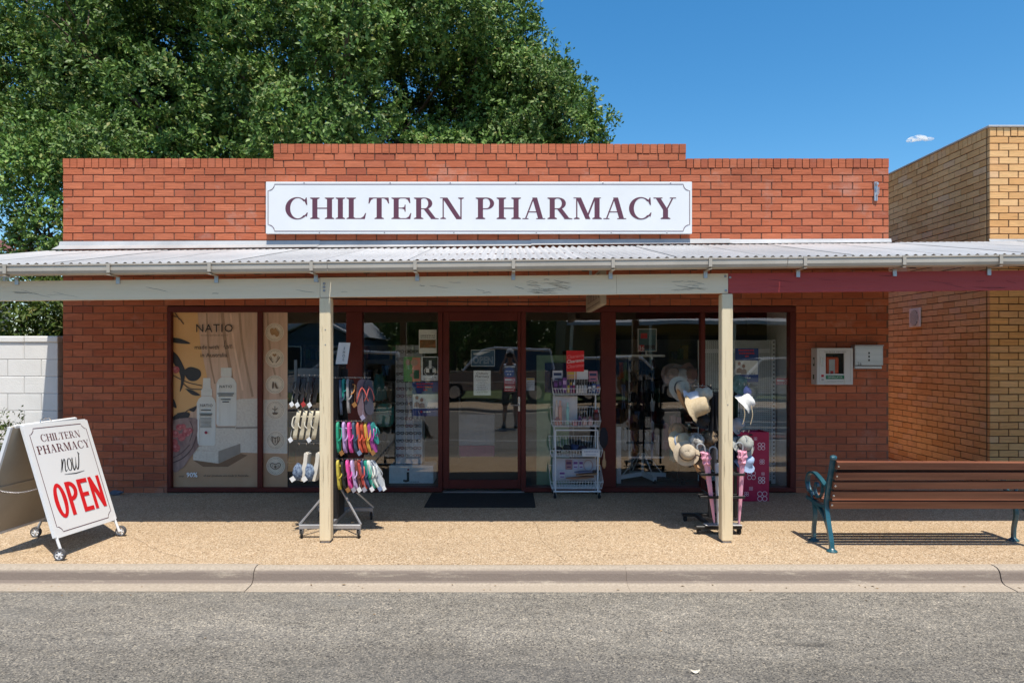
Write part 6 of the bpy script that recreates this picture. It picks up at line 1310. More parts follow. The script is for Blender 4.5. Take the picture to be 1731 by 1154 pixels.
# door and sidelight stickers
YD = D+.03+.012
def dposter(label, x0, y0, x1, y1, col, name='sticker', cat='sticker'): 
    return poster(name, label, x0, y0, x1, y1, col, cat, YD if x1 < 880 else YP)
T, fl = dposter('slate blue OPEN sign stuck on the glass of the shop door', 796, 591, 836.5, 619, (.05,.10,.16), 'open_sign', 'sign')
fl.rib([PQ(796.5,591.5,YD),PQ(836,591.5,YD),PQ(836,618.5,YD),PQ(796.5,618.5,YD)], .009, closed=True); fl.poly([PQ(800,597,YD),PQ(812,594.5,YD),PQ(831,593,YD),PQ(820,597,YD),PQ(812,600,YD),PQ(801,599.5,YD)]); a, b = PQ(816.5,614,YD); fl.text('OPEN', a, b, .115, sx=.82, bold=.012); fl.build('lettering', pc((.50,.52,.54)), T); fl.text('OPEN', a, b, .115, sx=.82, bold=-.012); fl.build('letter_fill', pc((.05,.10,.16)), T)
T, fl = dposter('white Chiltern Pharmacy notice taped inside the shop door', 800.5, 626, 829.5, 668, (.82,.84,.84), 'notice', 'notice'); a, b = PQ(815,633,YD); fl.text('Chiltern', a, b, .042, bold=.012); fl.text('Pharmacy', a, b-.034, .042, bold=.012)
for k in range(8): bars(fl, 805+(k % 3), 825-(k*3 % 5), 641.5+k*3, .6, k, YD)
fl.build('lettering', GREY, T)
T, fl = dposter('round blue sticker near the edge of the door glass', 853, 618.5, 870.5, 621, (.5,.5,.5)); fl.ell(*PQ(861,629,YD), .062, n=26); fl.build('blue_disc', pc((.01,.05,.22)), T); bars(fl, 854.5, 868, 627.5, 1.2, 2, YD); fl.ell(*PQ(858.5,632.5,YD), .008); fl.ell(*PQ(863,632.5,YD), .008); fl.build('lettering', PAPER, T)
for i, y in enumerate((637.5, 650)):
    T, fl = dposter(('upper', 'lower')[i]+' of two red and white stickers on the door glass', 852, y, 871, y+11.5, (.45,.05,.06)); fl.rect(*PQ(853.5,y+6,YD), *PQ(865,y+2.5,YD)); fl.ring(*PQ(868,y+4.5,YD), .010, .016, 12); bars(fl, 853.5, 870, y+9, 1.3, i, YD); fl.build('white_print', PAPER, T)
T, fl = dposter('red and white sticker on the far right window', 1312, 639, 1331, 650, (.45,.06,.07)); fl.rect(*PQ(1313.5,645), *PQ(1325,641.5)); fl.ring(*PQ(1328,643.5), .010, .016, 12); bars(fl, 1314, 1330, 648, 1.2, 4); fl.build('white_print', PAPER, T)
T, fl = dposter('small white notice with yellow top beside the door', 889.5, 638.5, 903.5, 660, (.52,.56,.66), 'notice', 'notice'); prect(fl, 890, 639, 903, 642); fl.build('yellow_heading', pc((.5,.33,.03)), T)
for k in range(4): bars(fl, 891, 902, 645.5+k*3, .6, k)
fl.build('lettering', GREY, T)

def cloth_item(name, label, xp, y0, y1, wp, Y, col, cat, seed=0, flare=1.2, mat=None):
    m = MB(); m.smooth = True; x, z0, z1, w = px(xp,Y), pz(y1,Y), pz(y0,Y), wp*Y/F; q = random.Random(seed); ph = q.uniform(0,6)
    for dy in (0, .05): m.grid(9, 8, lambda u, v: (x+(u-.5)*w*(1+(flare-1)*(1-v))*(.75+.25*math.sin(v*3+ph)), Y+dy+.03*math.sin(u*9+ph)*(1.1-v*.6), z0+(z1-z0)*v+.012*math.sin(u*7+ph)*(1-v)))
    o = m.build(name, mat or plain('cloth_%d_%d_%d' % tuple(int(k*999) for k in col), col, rough=.9), None, (x, Y, z0), fixn=False); return tag(o, label, cat)
cloth_item('cloth_bag', 'black cloth bag hanging on the hat rack left of the post', 1207, 668, 728, 15, 6.30, (.016,.016,.02), 'bag', 81); cloth_item('cloth_bag', 'charcoal cloth bag low on the hat rack beside the pink umbrella', 1209, 735, 795, 13, 6.30, (.03,.03,.035), 'bag', 82); cloth_item('cloth_bag', 'navy scarf hanging at the lower right of the hat rack', 1243, 735, 790, 11, 6.34, (.02,.03,.07), 'scarf', 83); cloth_item('cloth_bag', 'dark green cloth bag under the green hat at the right of the post', 1244, 670, 722, 11, 6.36, (.02,.05,.035), 'bag', 84)
# ================================================================ displays inside the shop
YS = 8.62
def qx(x, Y=YS): return px(x, Y)
def qz(y, Y=YS): return pz(y, Y)
SP = thing('spectacle_stand', 'tall pale spectacle display tower on white J base in the middle window', 'display stand', (qx(692), YS+.15, .012)); PALE = plain('pale_display', (.62,.63,.68)); 
m = MB(); m.bbox(qx(658), YS-.02, qz(817), qx(733), YS+.36, qz(786), .006); m.bbox(qx(654), YS-.03, qz(790), qx(737), YS+.37, qz(786)-.0005+.012, .004) if False else None; base = m.build('base', plain('white_laminate', (.78,.79,.8)), SP)
fl = Flat((0,YS-.02,0),(1,0,0),(0,0,1)); fl.rect(qx(688), qz(812), qx(692), qz(797)); fl.rect(qx(682), qz(813), qx(692), qz(810)); fl.rib(crom([(qx(690),qz(804)),(qx(690),qz(811)),(qx(686),qz(812.5)),(qx(682.5),qz(810.5))],4), .022); fl.build('logo_letter', INK, base); fl.text('EYEWEAR', qx(700), qz(815), .03); fl.build('lettering', GREY, base); fl.ell(qx(690.5), qz(793), .012); fl.build('logo_dot', pc((.4,.03,.05)), base)
m = MB(); m.bbox(qx(668), YS+.06, qz(785), qx(713), YS+.3, qz(583), .004); m.build('tower', PALE, SP)
m = MB()
for x in (668.5, 683, 697.5, 712): m.bbox(qx(x)-.006, YS+.045, qz(785), qx(x)+.006, YS+.0595, qz(583), .001)
m.build('rail', plain('clear_acrylic', (.75,.76,.78), rough=.2), SP)
ORD = ['top', 'second', 'third', 'fourth', 'fifth', 'sixth', 'seventh', 'eighth', 'ninth', 'tenth', 'eleventh', 'twelfth', 'thirteenth', 'fourteenth', 'bottom']
def specs(w, mat):
    m = MB()
    for s in (-1, 1):
        m.tube([(s*w*.27+w*.21*math.cos(a), 0, w*.15*math.sin(a)) for a in [k*math.pi/5 for k in range(10)]], .0035, 4, closed=True); m.tube([(s*w*.48,0,.01),(s*w*.46,.09,.012)], .0025, 4)
    m.tube([(-w*.07,0,.008),(0,-.004,.014),(w*.07,0,.008)], .003, 4); return m
smats = [BLACK, pc((.30,.03,.05)), pc((.10,.07,.05)), pc((.25,.25,.28))]; sm0 = {}
for r in range(15):
    for c in range(3):
        k = (r*3+c*2+(r//2)) % 4
        loc = (qx(675.5+c*14.6), YS+.04, qz(594+r*12.6))
        if k not in sm0: o = specs(.10, smats[k]).build('spectacles', smats[k], None, (0,0,0), fixn=False); sm0[k] = o
        else: o = dup(sm0[k])
        o.location = loc; tag(o, ('black', 'red', 'brown', 'grey')[k]+' framed spectacles, '+ORD[r]+' row of the display tower, '+('left', 'middle', 'right')[c]+' column', 'spectacles', 'spectacles on the display tower')
def cloth_item(name, label, xp, y0, y1, wp, Y, col, cat, seed=0, flare=1.2, mat=None):
    m = MB(); m.smooth = True; x, z0, z1, w = px(xp,Y), pz(y1,Y), pz(y0,Y), wp*Y/F; q = random.Random(seed); ph = q.uniform(0,6)
    m.grid(9, 8, lambda u, v: (x+(u-.5)*w*(1+(flare-1)*(1-v))*(.75+.25*math.sin(v*3+ph)), Y+.03*math.sin(u*9+ph)*(1.1-v*.6), z0+(z1-z0)*v+.012*math.sin(u*7+ph)*(1-v)))
    m.grid(9, 8, lambda u, v: (x+(u-.5)*w*(1+(flare-1)*(1-v))*(.75+.25*math.sin(v*3+ph)), Y+.05+.03*math.sin(u*9+ph)*(1.1-v*.6), z0+(z1-z0)*v+.012*math.sin(u*7+ph)*(1-v)))
    o = m.build(name, mat or plain('cloth_%d_%d_%d' % tuple(int(k*999) for k in col), col, rough=.9), None, (x, Y, z0), fixn=False); return tag(o, label, cat)
m = MB(); m.bbox(qx(634), YS, qz(722), qx(664), YS+.14, qz(682), .05); T = thing('travel_bag', 'teal hard travel bag hanging in the middle window', 'bag', (qx(649), YS, qz(722))); m.build('shell', plain('teal_shell', (.04,.22,.19), rough=.4), T); m = MB(); m.tube([(qx(642),YS+.07,qz(682)),(qx(644),YS+.07,qz(674)),(qx(654),YS+.07,qz(674)),(qx(656),YS+.07,qz(682))], .008, 6); m.build('handle', BLACK, T); m = MB(); m.tube([(qx(634),YS-.003,qz(700)),(qx(664),YS-.003,qz(699))], .004, 5); m.build('zip', STEEL, T)
cloth_item('hanging_cloth', 'blue-green cloth bag hanging high in the middle window', 640, 632, 676, 24, YS, (.03,.14,.16), 'bag', 3); cloth_item('hanging_cloth', 'blue cap hanging under the window head near the spectacles', 651, 618, 634, 14, YS+.2, (.03,.12,.26), 'cap', 5); cloth_item('hanging_cloth', 'dusty pink bag beside the teal travel bag', 622, 695, 722, 18, YS, (.25,.10,.13), 'bag', 7)
cloth_item('hanging_cloth', 'black bag low in the middle window behind the footwear rack', 650, 744, 782, 22, YS, (.012,.012,.014), 'bag', 9)
box_good('pale counter display stand with pink foot behind the door', 776, 836, 700, 772, 8.75, .25, (.30,.29,.31), 'counter_display', 'display stand', None, None); box_good('pink crate under the counter display behind the door', 776, 836, 753, 771, 8.70, .04, (.34,.06,.14), 'pink_crate', 'crate', None, None)
T = thing('green_panel', 'dull green display panel standing behind the wire trolley', 'panel', (qx(930), 8.5, .012)); m = MB(); m.bbox(px(907,8.5), 8.5, .012, px(962,8.5), 8.53, pz(600,8.5), .004); m.build('board', plain('dull_green', (.24,.36,.21)), T); m = MB(); m.bbox(px(921,8.47), 8.46, pz(664,8.47), px(960,8.47), 8.498, pz(613,8.47), .003); m.build('navy_box', plain('navy_box', (.012,.025,.09)), T)
# accessory spinner
AC = thing('accessory_stand', 'white accessory stand crowded with black goods on star feet in the right window', 'display stand', (qx(1086), 8.75, .012)); YA = 8.72
m = MB(); cx = px(1086,8.8)
for k in range(4): a = R(20+90*k); m.bar((cx,8.8,.10),(cx+.33*math.cos(a),8.8+.25*math.sin(a),.07),.05,.05)
for k in range(4): a = R(20+90*k); m.tube([(cx,8.8,.42),(cx+.28*math.cos(a),8.8+.21*math.sin(a),.10)], .007, 6)
m.build('star_foot', WIREW, AC); m = MB(); m.tube([(cx,8.8,.08),(cx,8.8,pz(598,8.8))], .018, 8); m.build('mast', WIREW, AC)
for k in range(4): a = R(20+90*k); caster((cx+.31*math.cos(a),8.8+.235*math.sin(a),.06), .03, AC, BLACK)
m = MB()
for x in (1064, 1102): m.bbox(px(x,YA)-.012, YA-.012, pz(772,YA), px(x,YA)+.012, YA+.012, pz(600,YA), .003)
m.bbox(px(1040,YA), YA-.010, pz(603,YA), px(1124,YA), YA+.01, pz(599,YA), .002); m.bbox(px(1062,YA), YA-.011, pz(774,YA), px(1122,YA), YA+.011, pz(771,YA), .002); m.build('frame', WIREW, AC)
m = MB(); m.bbox(px(1060,YA), YA+.03, pz(765,YA), px(1106,YA), YA+.06, pz(604,YA), .002); m.build('back_board', BLACK, AC)
T, fl = poster('price_card', 'framed red 36 price card on top of the accessory stand', 1078, 555.5, 1110, 594, (.06,.13,.15), 'card', 8.70); q_ = lambda x, y: PQ(x, y, 8.70); fl.rib([q_(1078.6,556),q_(1109.4,556),q_(1109.4,593.5),q_(1078.6,593.5)], .013, closed=True); fl.build('frame', WIREW, T); fl.rect(*q_(1079.5,593), *q_(1089,583)); fl.rect(*q_(1083,572), *q_(1094,563)); fl.build('red_block', pc((.50,.03,.04)), T); fl.text('36', *q_(1084.2,591.5), .075, bold=.01); fl.build('number', PAPER, T); fl.rect(*q_(1090,590), *q_(1107,583)); fl.build('dark_block', pc((.03,.02,.02)), T); m = MB(); m.tube([(px(1092,8.72),8.72,pz(600,8.72)),(px(1092,8.72),8.72,pz(593,8.72))], .012, 6); m.build('stem', WIREW, T)
q = random.Random(21); kinds = [((.012,.012,.014),'black'),((.02,.02,.025),'charcoal'),((.05,.02,.03),'dark plum'),((.10,.11,.13),'slate'),((.45,.45,.46),'white'),((.05,.09,.16),'denim blue')]
ag = {}
for r in range(9):
    for c in range(5):
        k = q.choice([0,0,0,0,1,1,2,3,4,5]); x = 1068+c*8.6+q.uniform(-1,1); y = 610+r*17+q.uniform(-2,2); h = q.uniform(12,18); w_ = q.uniform(8,11)
        o = cloth_item('hair_accessory', kinds[k][1]+' packet on the accessory stand, '+ORD[r]+' row, '+('outer left', 'inner left', 'middle', 'inner right', 'outer right')[c], x, y, y+h, w_, YA-.03-.02*(c % 2), kinds[k][0], 'packet', r*5+c, 1.1); o['group'] = 'packets on the accessory stand'
for i, (x, y0, y1, c, nm) in enumerate(((1050,612,640,(.35,.10,.04),'orange scarf'),(1057,612,644,(.22,.28,.14),'green scarf'),(1054,650,690,(.08,.14,.24),'blue denim pouch'),(1056,722,760,(.4,.4,.4),'white netting'),(1066,772,792,(.35,.35,.34),'pale netting'),(1055,690,725,(.02,.02,.022),'black bracelet bunch'),(1112,735,768,(.42,.38,.38),'white flip-flop card'))): cloth_item('hanging_cloth', nm+' on the outer hooks of the accessory stand', x, y0, y1, 9, YA, c, 'accessory', 40+i)
for i, (x, y, c, nm, ax) in enumerate(((1137,632,(.30,.22,.20),'speckled pink hat',(-.2,-.9,.2)),(1150,634,(.40,.40,.42),'pale grey hat',(.3,-.9,.1)),(1164,632,(.24,.13,.11),'dusty rose hat',(.5,-.85,0)))): hat('sun_hat', nm+' on the stand inside the right window', x, y, 8.5, ax, 1.05, plain('hatcol_%d' % i, c, rough=.9), .30, .18, .1, None, .02, seed=60+i)
for i, (x, y0, y1, c, nm) in enumerate(((1138,702,738,(.38,.22,.20),'pink patterned scarf'),(1148,705,732,(.30,.12,.16),'rose scarf'),(1139,745,780,(.10,.26,.24),'turquoise scarf'),(1127,715,760,(.30,.10,.12),'red trimmed scarf'))): cloth_item('scarf', nm+' hanging in the right window', x, y0, y1, 11, 8.6, c, 'scarf', 70+i)
m = MB(); x = px(1146,8.75); m.tube([(x,8.75,.05),(x,8.75,1.5)], .015, 8); T = thing('hat_stand', 'slim dark stand for hats and scarves inside the right window', 'stand', (x,8.75,.012)); m.build('mast', BLACKM, T); m = MB(); m.bar((x-.3,8.75,.035),(x+.3,8.75,.035),.05,.04); m.bar((x,8.5,.035),(x,9,.035),.05,.04); m.build('foot', BLACKM, T); m = MB(); m.tube([(x-.12,8.6,1.46),(x+.2,8.6,1.46)], .006, 6); m.tube([(x-.16,8.65,.98),(x+.1,8.65,.98)], .006, 6); m.build('arm', CHROME, T)
box_good('narrow white board leaning at the edge of the right window', 1042.5, 1050, 721, 817, 8.45, .02, (.5,.52,.55), 'white_board', 'board', None, None)
PB = thing('pegboard', 'pale pegboard display panel in the far right window', 'pegboard', (px(1255,8.55), 8.55, .012)); m = MB(); m.bbox(px(1180,8.55), 8.55, .05, px(1311,8.55), 8.57, pz(575,8.55), .002); m.build('panel', plain('pegboard_grey', (.60,.65,.65)), PB)
m = MB(); x0, x1, z0, z1 = px(1182,8.55), px(1303,8.55), .06, pz(577,8.55)
n = 0
z = z0
while z < z1:
    x = x0
    while x < x1: m.add([(x-.0045,8.5485,z-.0045),(x+.0045,8.5485,z-.0045),(x+.0045,8.5485,z+.0045),(x-.0045,8.5485,z+.0045)], [(0,1,2,3)]); x += .0255
    z += .0255
tag(m.build('peg_hole', pc((.06,.07,.075)), PB, fixn=False), kind='stuff')
m = MB(); m.bbox(px(1304.5,8.53), 8.53, .02, px(1311,8.53), 8.549, pz(574,8.53), .002); st = m.build('slotted_upright', plain('upright_white', (.75,.78,.8)), PB)
m = MB(); z = .08
while z < pz(578,8.53): m.box(px(1307,8.53), 8.5285, z, px(1309.2,8.53), 8.5298, z+.022); z += .05
tag(m.build('slot', INK, st), kind='stuff')
m = MB(); m.bbox(px(1192,8.53), 8.535, pz(596,8.53), px(1302,8.53), 8.549, pz(589,8.53), .002); m.build('cross_rail', MATS['upright_white'], PB)
m = MB(); m.box(px(1322,8.4), D+.14, .013, px(1322,8.4)+.03, 8.9, 2.2); m.build('window_lining', plain('lining_white', (.7,.7,.7)), PH)
# counters and shelving deep in the shop
SHELF = plain('shelf_laminate', (.30,.29,.27)); q = random.Random(5)
for i, (x, y, w_, h) in enumerate(((-3.6,9.6,1.2,1.3),(-2.6,11.2,1.6,1.8),(.1,10.6,1.8,1.05),(2.6,11.4,2.2,1.9))):
    T = thing('shelf_unit', ('low shelving bay behind the cosmetics posters','tall shelving bay deep in the shop at the left','low sales counter deep behind the door','tall shelving bay deep in the shop at the right')[i], 'shelving', (x,y,.012)); m = MB(); m.box(x-w_/2,y,.012,x-w_/2+.03,y+.4,h); m.box(x+w_/2-.03,y,.012,x+w_/2,y+.4,h); m.box(x-w_/2+.031,y+.37,.012,x+w_/2-.031,y+.4,h); m.build('case', SHELF, T)
    z = .1
    while z < h: m = MB(); m.box(x-w_/2+.031,y,z,x+w_/2-.031,y+.369,z+.02); m.build('shelf', SHELF, T); z += .36
m = MB()
for i in range(150):
    s = q.choice(((-3.6,9.6,1.2,3),(-2.6,11.2,1.6,5),(2.6,11.4,2.2,5))); z = .12+.36*q.randrange(s[3]); x = s[0]+q.uniform(-.5,.42)*s[2]; m.cur = q.randrange(5); m.box(x, s[1]+.03, z, x+q.uniform(.05,.11), s[1]+.2, z+q.uniform(.12,.26))
tag(m.build('shelf_stock', [pc((.4,.4,.4)), pc((.04,.1,.3)), pc((.4,.08,.08)), pc((.5,.4,.1)), pc((.1,.3,.2))], None, (0,10,0)), 'mixed boxed stock standing on the shelving deep in the shop', 'stock', None, 'stuff')

# ================================================================ across the street (seen mirrored in the shop glass)
GRASS = ground_mat('verge_grass', [(0,(.04,.07,.015)),(.5,(.07,.11,.025)),(1,(.12,.13,.05))], 30); b = MB(); b.box(-60,-24,-.15,60,-7.61,-.02); tag(b.build('verge', GRASS, None, (0,0,0)), kind='structure')
def car(label, x, y, L, W, Hc, paint, dir_, wagon=True):
    T = thing('parked_car', label, 'car', (x, y, -.02), 'cars parked across the street'); k = dir_; gz = .28; bh = Hc*.56
    # side outline, front at +
    low = [(-.5,.42),(-.49,bh/Hc),(-.44 if wagon else -.36,bh/Hc),(.22,bh/Hc),(.42,bh/Hc*.93),(.485,bh/Hc*.78),(.5,.42),(.48,.2),(-.48,.2)]
    m = MB(); m.prism([(a*L*k, c*Hc) for a, c in low], (x,y-W/2,-.02), (1,0,0), (0,0,1), (0,W,0)); body = m.build('body', paint, T)
    g = [(-.47 if wagon else -.33,bh/Hc),(-.43 if wagon else -.2,.96),(-.02,1.0),(.08,.97),(.24,bh/Hc)]; m = MB(); A = [(x+a*L*k, y-W/2+.04, c*Hc-.02) for a, c in g]; n = len(A); ins = .16
    Pn = [(px_, py_+(ins if i not in (0, n-1) else 0), pz_) for i, (px_, py_, pz_) in enumerate(A)]; Pf = [(a, 2*y-b_, c) for a, b_, c in Pn]; m.add(Pn+Pf, [tuple(range(n)), tuple(range(2*n-1,n-1,-1))]+[(i,i+1,n+i+1,n+i) for i in range(n-1)]); m.build('cabin_glass', plain('tinted_glass', (.015,.018,.02), rough=.05, coat=1), T)
    m = MB(); sz = .035
    for yy in (y-W/2+.2-.02, y+W/2-.2+.02): m.tube([(x+a*L*k, yy if i not in (0,n-1) else yy+(-.16 if yy < y else .16), c*Hc) for i, (a, c) in enumerate(g)], .05, 6)
    m.build('window_trim', WHC, T); m = MB()
    m.box(x-.42*L*(1 if k > 0 else -.2), y-W/2+.22, Hc*.985, x+(.06*L if k > 0 else .42*L), y+W/2-.22, Hc*.985+.03); m.build('roof', paint, T)
    for a in (-.31,.31):
        for s in (-1,1):
            c = (x+a*L, y+s*(W/2-.10), .33); m = MB(); m.lathe([(.20,-.11),(.33,-.10),(.345,0),(.33,.10),(.20,.11)], c, (0,1,0), 20); w_ = m.build('wheel', RUBBER, T); m = MB(); m.lathe([(.21,-.112),(.19,-.10),(.02,-.108),(.02,.108),(.19,.10),(.21,.112)], c, (0,1,0), 14); m.build('wheel_rim', CHROME, w_)
    for s in (-1,1): m = MB(); m.bbox(x+k*L*.485-.03, y+s*W*.36-.14, Hc*.40, x+k*L*.485+.03, y+s*W*.36+.14, Hc*.48, .01); m.build('headlight', plain('lamp_glass', (.6,.6,.6), rough=.1), T)
    m = MB(); m.box(x-.40*L, y+W/2, Hc*.33, x+.40*L, y+W/2+.012, Hc*.36); m.box(x-.42*L, y+W/2, Hc*.55, x+.42*L, y+W/2+.014, Hc*.575); m.build('side_trim', CHROME, T)
SILV = pm('silver_car_paint', (.50,.51,.53), rough=.25, metal=.5, coat=1); DKR = pm('bronze_car_paint', (.30,.24,.21), rough=.2, metal=.3, coat=1); WHC = pm('white_car_paint', (.66,.66,.66), rough=.3, coat=1)
car('bronze four-wheel drive parked across the street', -.55, -8.8, 4.6, 1.85, 1.86, DKR, -1); car('silver wagon parked across the street toward the right', 4.3, -8.7, 4.7, 1.8, 1.55, SILV, 1); car('white wagon parked across the street toward the left', -6.0, -8.9, 4.6, 1.8, 1.72, WHC, -1); car('silver hatchback parked across the street far to the right', 9.8, -8.8, 4.2, 1.75, 1.5, SILV, 1, False)
OB = thing('blue_cottage', 'blue gabled cottage with pale roof across the street', 'building', (-10, -18, 0)); BLW = plain('blue_weatherboard', (.07,.13,.20), rough=.8); ROOFP = plain('pale_iron_roof', (.52,.54,.56), rough=.5)
m = MB(); m.box(-16,-24,-.1,-7.2,-17,2.45); m.prism([(-11.2,2.451),(-7.6,2.451),(-9.4,3.35)], (0,-16.9,0),(1,0,0),(0,0,1),(0,-1,0)); m.build('wall', BLW, OB)
m = MB(); m.prism([(-11.6,2.35),(-9.4,3.45),(-7.2,2.35),(-7.2,2.45),(-9.4,3.58),(-11.6,2.45)], (0,-16.5,0),(1,0,0),(0,0,1),(0,-4,0)); m.prism([(-16.4,2.5),(-7,2.5),(-8.5,3.9),(-15,3.9)], (0,-17.6,0),(1,0,0),(0,0,1),(0,-6.5,0)); m.build('roof', ROOFP, OB)
for x in (-10.6,-8.6): m = MB(); m.box(x-.4,-16.99,.8,x+.4,-16.93,2.0); w_ = m.build('window', WHITE, OB); m = MB(); m.box(x-.34,-16.925,.86,x+.34,-16.915,1.94); m.build('pane', BLACK, w_)
OS = thing('verandah_shop', 'tan shop with white corrugated verandah across the street', 'shop', (8, -16, 0)); m = MB(); m.box(2.6,-22,-.1,16,-15.5,4.4); m.build('wall', plain('tan_render', (.26,.19,.10), rough=.9), OS)
m = corr('verandah_roof', 13.6, -12.6, -15.4, 3.05, 3.5, 120); m.v = [(x+2.4,y,z) for x,y,z in m.v]; m.build('verandah_roof', ROOFP, OS, fixn=False); m = MB(); m.box(2.4,-12.75,2.9,16,-12.6,3.06); m.build('fascia', ROOFP, OS)
for x in (2.6,6,9.5,13): m = MB(); m.bbox(x-.06,-12.74,-.02,x+.06,-12.62,2.9,.01); m.build('post', CREAM, OS)
m = MB(); m.box(4,-15.49,.5,7.4,-15.44,2.5); m.box(8.4,-15.49,.5,12,-15.44,2.5); m.build('window', BLACK, OS); m = MB(); m.box(3.4,-15.48,2.65,10,-15.42,3.0); m.build('sign_strip', plain('mustard_board', (.35,.24,.05)), OS)
for i, (x, y, h, rr) in enumerate(((-3.5,-24,8,3.2),(1.2,-27,9,3.8),(-15,-29,9,4),(7,-30,9,4),(16,-30,8,4))):
    ros, lob = lobed((x,y,h*.55), (rr,rr*.8,h*.42), 26, (.9,1.5), 40, 100+i, lambda p: p.z > 1.3, .4); ros = [((p[0],2*y-p[1],p[2]),a) for p,a in ros]
    tree('street_tree', ('dark leafy tree across the street behind the parked cars','tallest dark tree across the street in the middle','dark tree behind the blue cottage','dark tree behind the tan shop','dark tree at the far right across the street')[i], (x,y,0), .22, (x,y,h*.4), lob, ros, OAK, 6, .3, .16, 30+i, .2, 10)

ros = []; g = random.Random(78)
for i in range(2600):
    x = g.uniform(-70, 70); h = g.uniform(0, 1)**.8*(7.5+2.5*math.sin(x*.23)+1.2*math.sin(x*.9)); ros.append(((x, -46+g.uniform(-5,5), h), (0,.5,.7)))
TL = thing('far_trees', None, None, (0, -46, 0)); tag(TL, 'dense line of trees closing the view behind the shops across the street', 'trees'); TL['kind'] = 'stuff'; leaves('foliage', ros, OAK, TL, 9, 1.0, .7, 10, .5)

# ================================================================ the photographer on the road, mirrored in the door
def skin(name, verts, edges, radii, mat, parent, sub=2):
    base = origin(parent); me = bpy.data.meshes.new(name); me.from_pydata([tuple(Vector(v)-base) for v in verts], edges, []); o = bpy.data.objects.new(name, me); C.objects.link(o); o.parent = parent; me.materials.append(mat)
    sk = o.modifiers.new('skin', 'SKIN'); sk.use_smooth_shade = True; lay = me.skin_vertices[0].data if me.skin_vertices else None
    if lay is None:
        bm = bmesh.new(); bm.from_mesh(me); bm.verts.layers.skin.verify(); bm.to_mesh(me); bm.free(); lay = me.skin_vertices[0].data
    for i, r in enumerate(radii): lay[i].radius = r if isinstance(r, tuple) else (r, r)
    lay[0].use_root = True; s = o.modifiers.new('sub', 'SUBSURF'); s.levels = sub; s.render_levels = sub; return o
gz = -.12; py = -.30
PS = thing('person', 'person in pale cap, blue shirt and dark shorts holding a camera to the face', 'person', (0, py, gz)); SHO = plain('dark_shorts', (.02,.022,.03), rough=.9); SHI = plain('pale_blue_shirt', (.42,.50,.62), rough=.9)
V_ = []; E_ = []; R_ = []
def chain(start, pts):
    prev = start
    for p, r in pts:
        V_.append(p); R_.append(r); k = len(V_)-1
        if prev is not None: E_.append((prev, k))
        prev = k
    return prev
hip = chain(None, [((0,py,gz+.98),(.155,.11))]); ch_ = chain(hip, [((0,py,gz+1.15),(.145,.10)),((0,py,gz+1.36),(.165,.11)),((0,py+.01,gz+1.50),(.12,.085))]); neck = chain(ch_, [((0,py+.02,gz+1.58),(.055,.058)),((0,py+.04,gz+1.66),(.068,.08)),((0,py+.045,gz+1.76),(.077,.095)),((0,py+.04,gz+1.84),(.055,.07))])
for s in (-1,1):
    chain(hip, [((s*.10,py,gz+.88),.095),((s*.115,py+.01,gz+.70),.08),((s*.125,py+.015,gz+.50),.058),((s*.13,py,gz+.34),.056),((s*.135,py-.01,gz+.10),.037),((s*.137,py,gz+.05),.042),((s*.145,py+.13,gz+.035),(.042,.03))])
    chain(ch_-0, [((s*.19,py,gz+1.46),.058),((s*.25,py+.06,gz+1.30),.045),((s*.22,py+.17,gz+1.44),.036),((s*.11,py+.21,gz+1.68),.026),((s*.085,py+.215,gz+1.73),(.034,.02))])
body = skin('body', V_, E_, R_, SKIN, PS)
m = MB(); m.smooth = True
for s in (-1,1):
    for k in range(4): z = gz+1.705+k*.021; m.tube(crom([(s*.095,py+.215,z),(s*.112,py+.24,z+.004),(s*(.10-.002*k),py+.265,z+.004),(s*.07,py+.268,z)],3), [.0095]*9+[.007], 6)
    m.tube(crom([(s*.085,py+.20,gz+1.71),(s*.07,py+.185,gz+1.695),(s*.045,py+.19,gz+1.70)],3), .0105, 6)
m.build('finger', SKIN, PS, fixn=False)
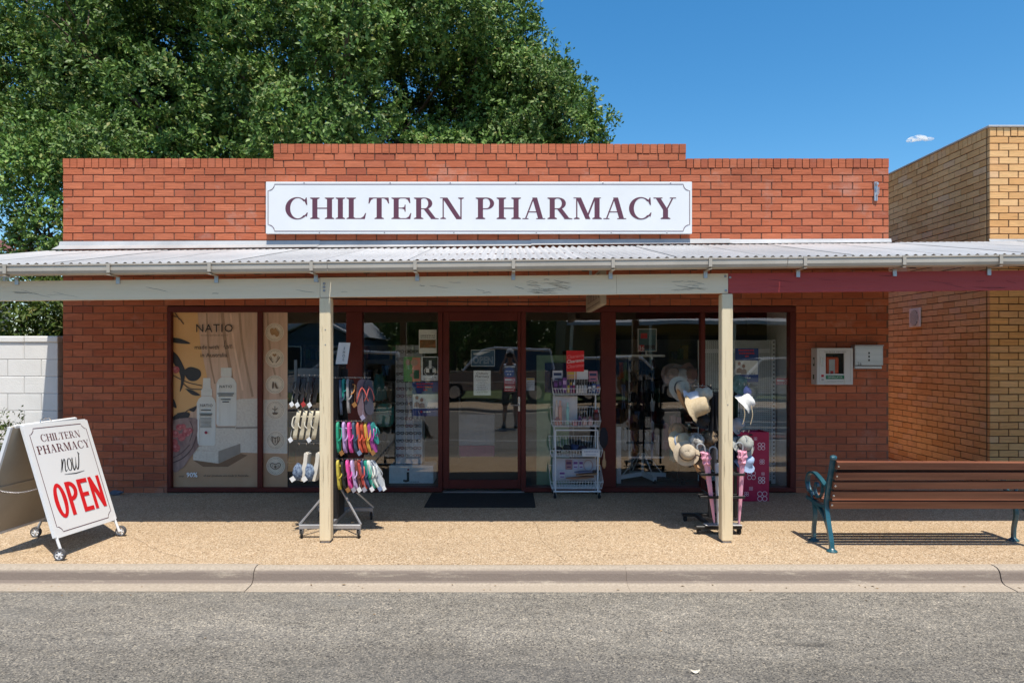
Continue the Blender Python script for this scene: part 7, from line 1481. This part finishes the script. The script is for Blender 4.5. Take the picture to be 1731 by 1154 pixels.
V_, E_, R_ = [], [], []; h0 = chain(None, [((0,py,gz+.92),(.185,.135))]); c0_ = chain(h0, [((0,py,gz+1.15),(.17,.125)),((0,py,gz+1.36),(.185,.13)),((0,py+.01,gz+1.49),(.135,.10))])
for s in (-1,1): chain(c0_, [((s*.19,py,gz+1.455),.074),((s*.232,py+.04,gz+1.345),.066)])
skin('shirt', V_, E_, R_, SHI, PS)
V_, E_, R_ = [], [], []; h0 = chain(None, [((0,py,gz+.96),(.165,.12))])
for s in (-1,1): chain(h0, [((s*.105,py,gz+.86),.108),((s*.118,py+.01,gz+.66),.10),((s*.126,py+.014,gz+.54),.098)])
skin('shorts', V_, E_, R_, SHO, PS)
m = MB(); m.smooth = True; m.lathe([(.098,-.02),(.102,.02),(.09,.07),(.05,.1),(.001,.108)], (0,py+.035,gz+1.79), (0,0,1), 18, sx=.9, sy=1.08, caps=False); m.grid(7,4,lambda u,v: ((u-.5)*.17, py+.10+.085*v*(1-(2*u-1)**2*.4), gz+1.79-.01*v)); m.build('cap', plain('pale_cap', (.6,.6,.58), rough=.9), PS, fixn=False)
m = MB(); 
for s in (-1,1): m.bbox(s*.14-.05, py-.10, gz+.001, s*.14+.05, py+.19, gz+.075, .022)
m.build('shoe', BLACK, PS)
m = MB(); m.smooth = True; m.lathe([(.012,0),(.02,.012),(.006,.03)], (0,py+.13,gz+1.72), (0,1,-.2), 8)
for s in (-1,1): m.blob((s*.032,py+.122,gz+1.752), .012, 1, 1, 0); m.blob((s*.076,py+.05,gz+1.74), .024, 2, 1, .1, (.4,.7,1))
m.tube([(-.022,py+.125,gz+1.672),(0,py+.131,gz+1.669),(.022,py+.125,gz+1.672)], .006, 5); m.build('face_feature', SKIN, PS, fixn=False)
CM = thing('camera', 'black camera held up by the person on the road', 'camera', (0, py+.23, gz+1.75-.04)); m = MB(); m.bbox(-.07, py+.20, gz+1.69, .07, py+.25, gz+1.79, .008); m.bbox(-.025, py+.20, gz+1.7905, .025, py+.25, gz+1.815, .006); m.build('camera_body', BLACK, CM); m = MB(); m.lathe([(.034,0),(.036,.01),(.034,.035),(.036,.04),(.02,.038)], (0,py+.2502,gz+1.735), (0,1,0), 18); m.build('lens', BLACK, CM)
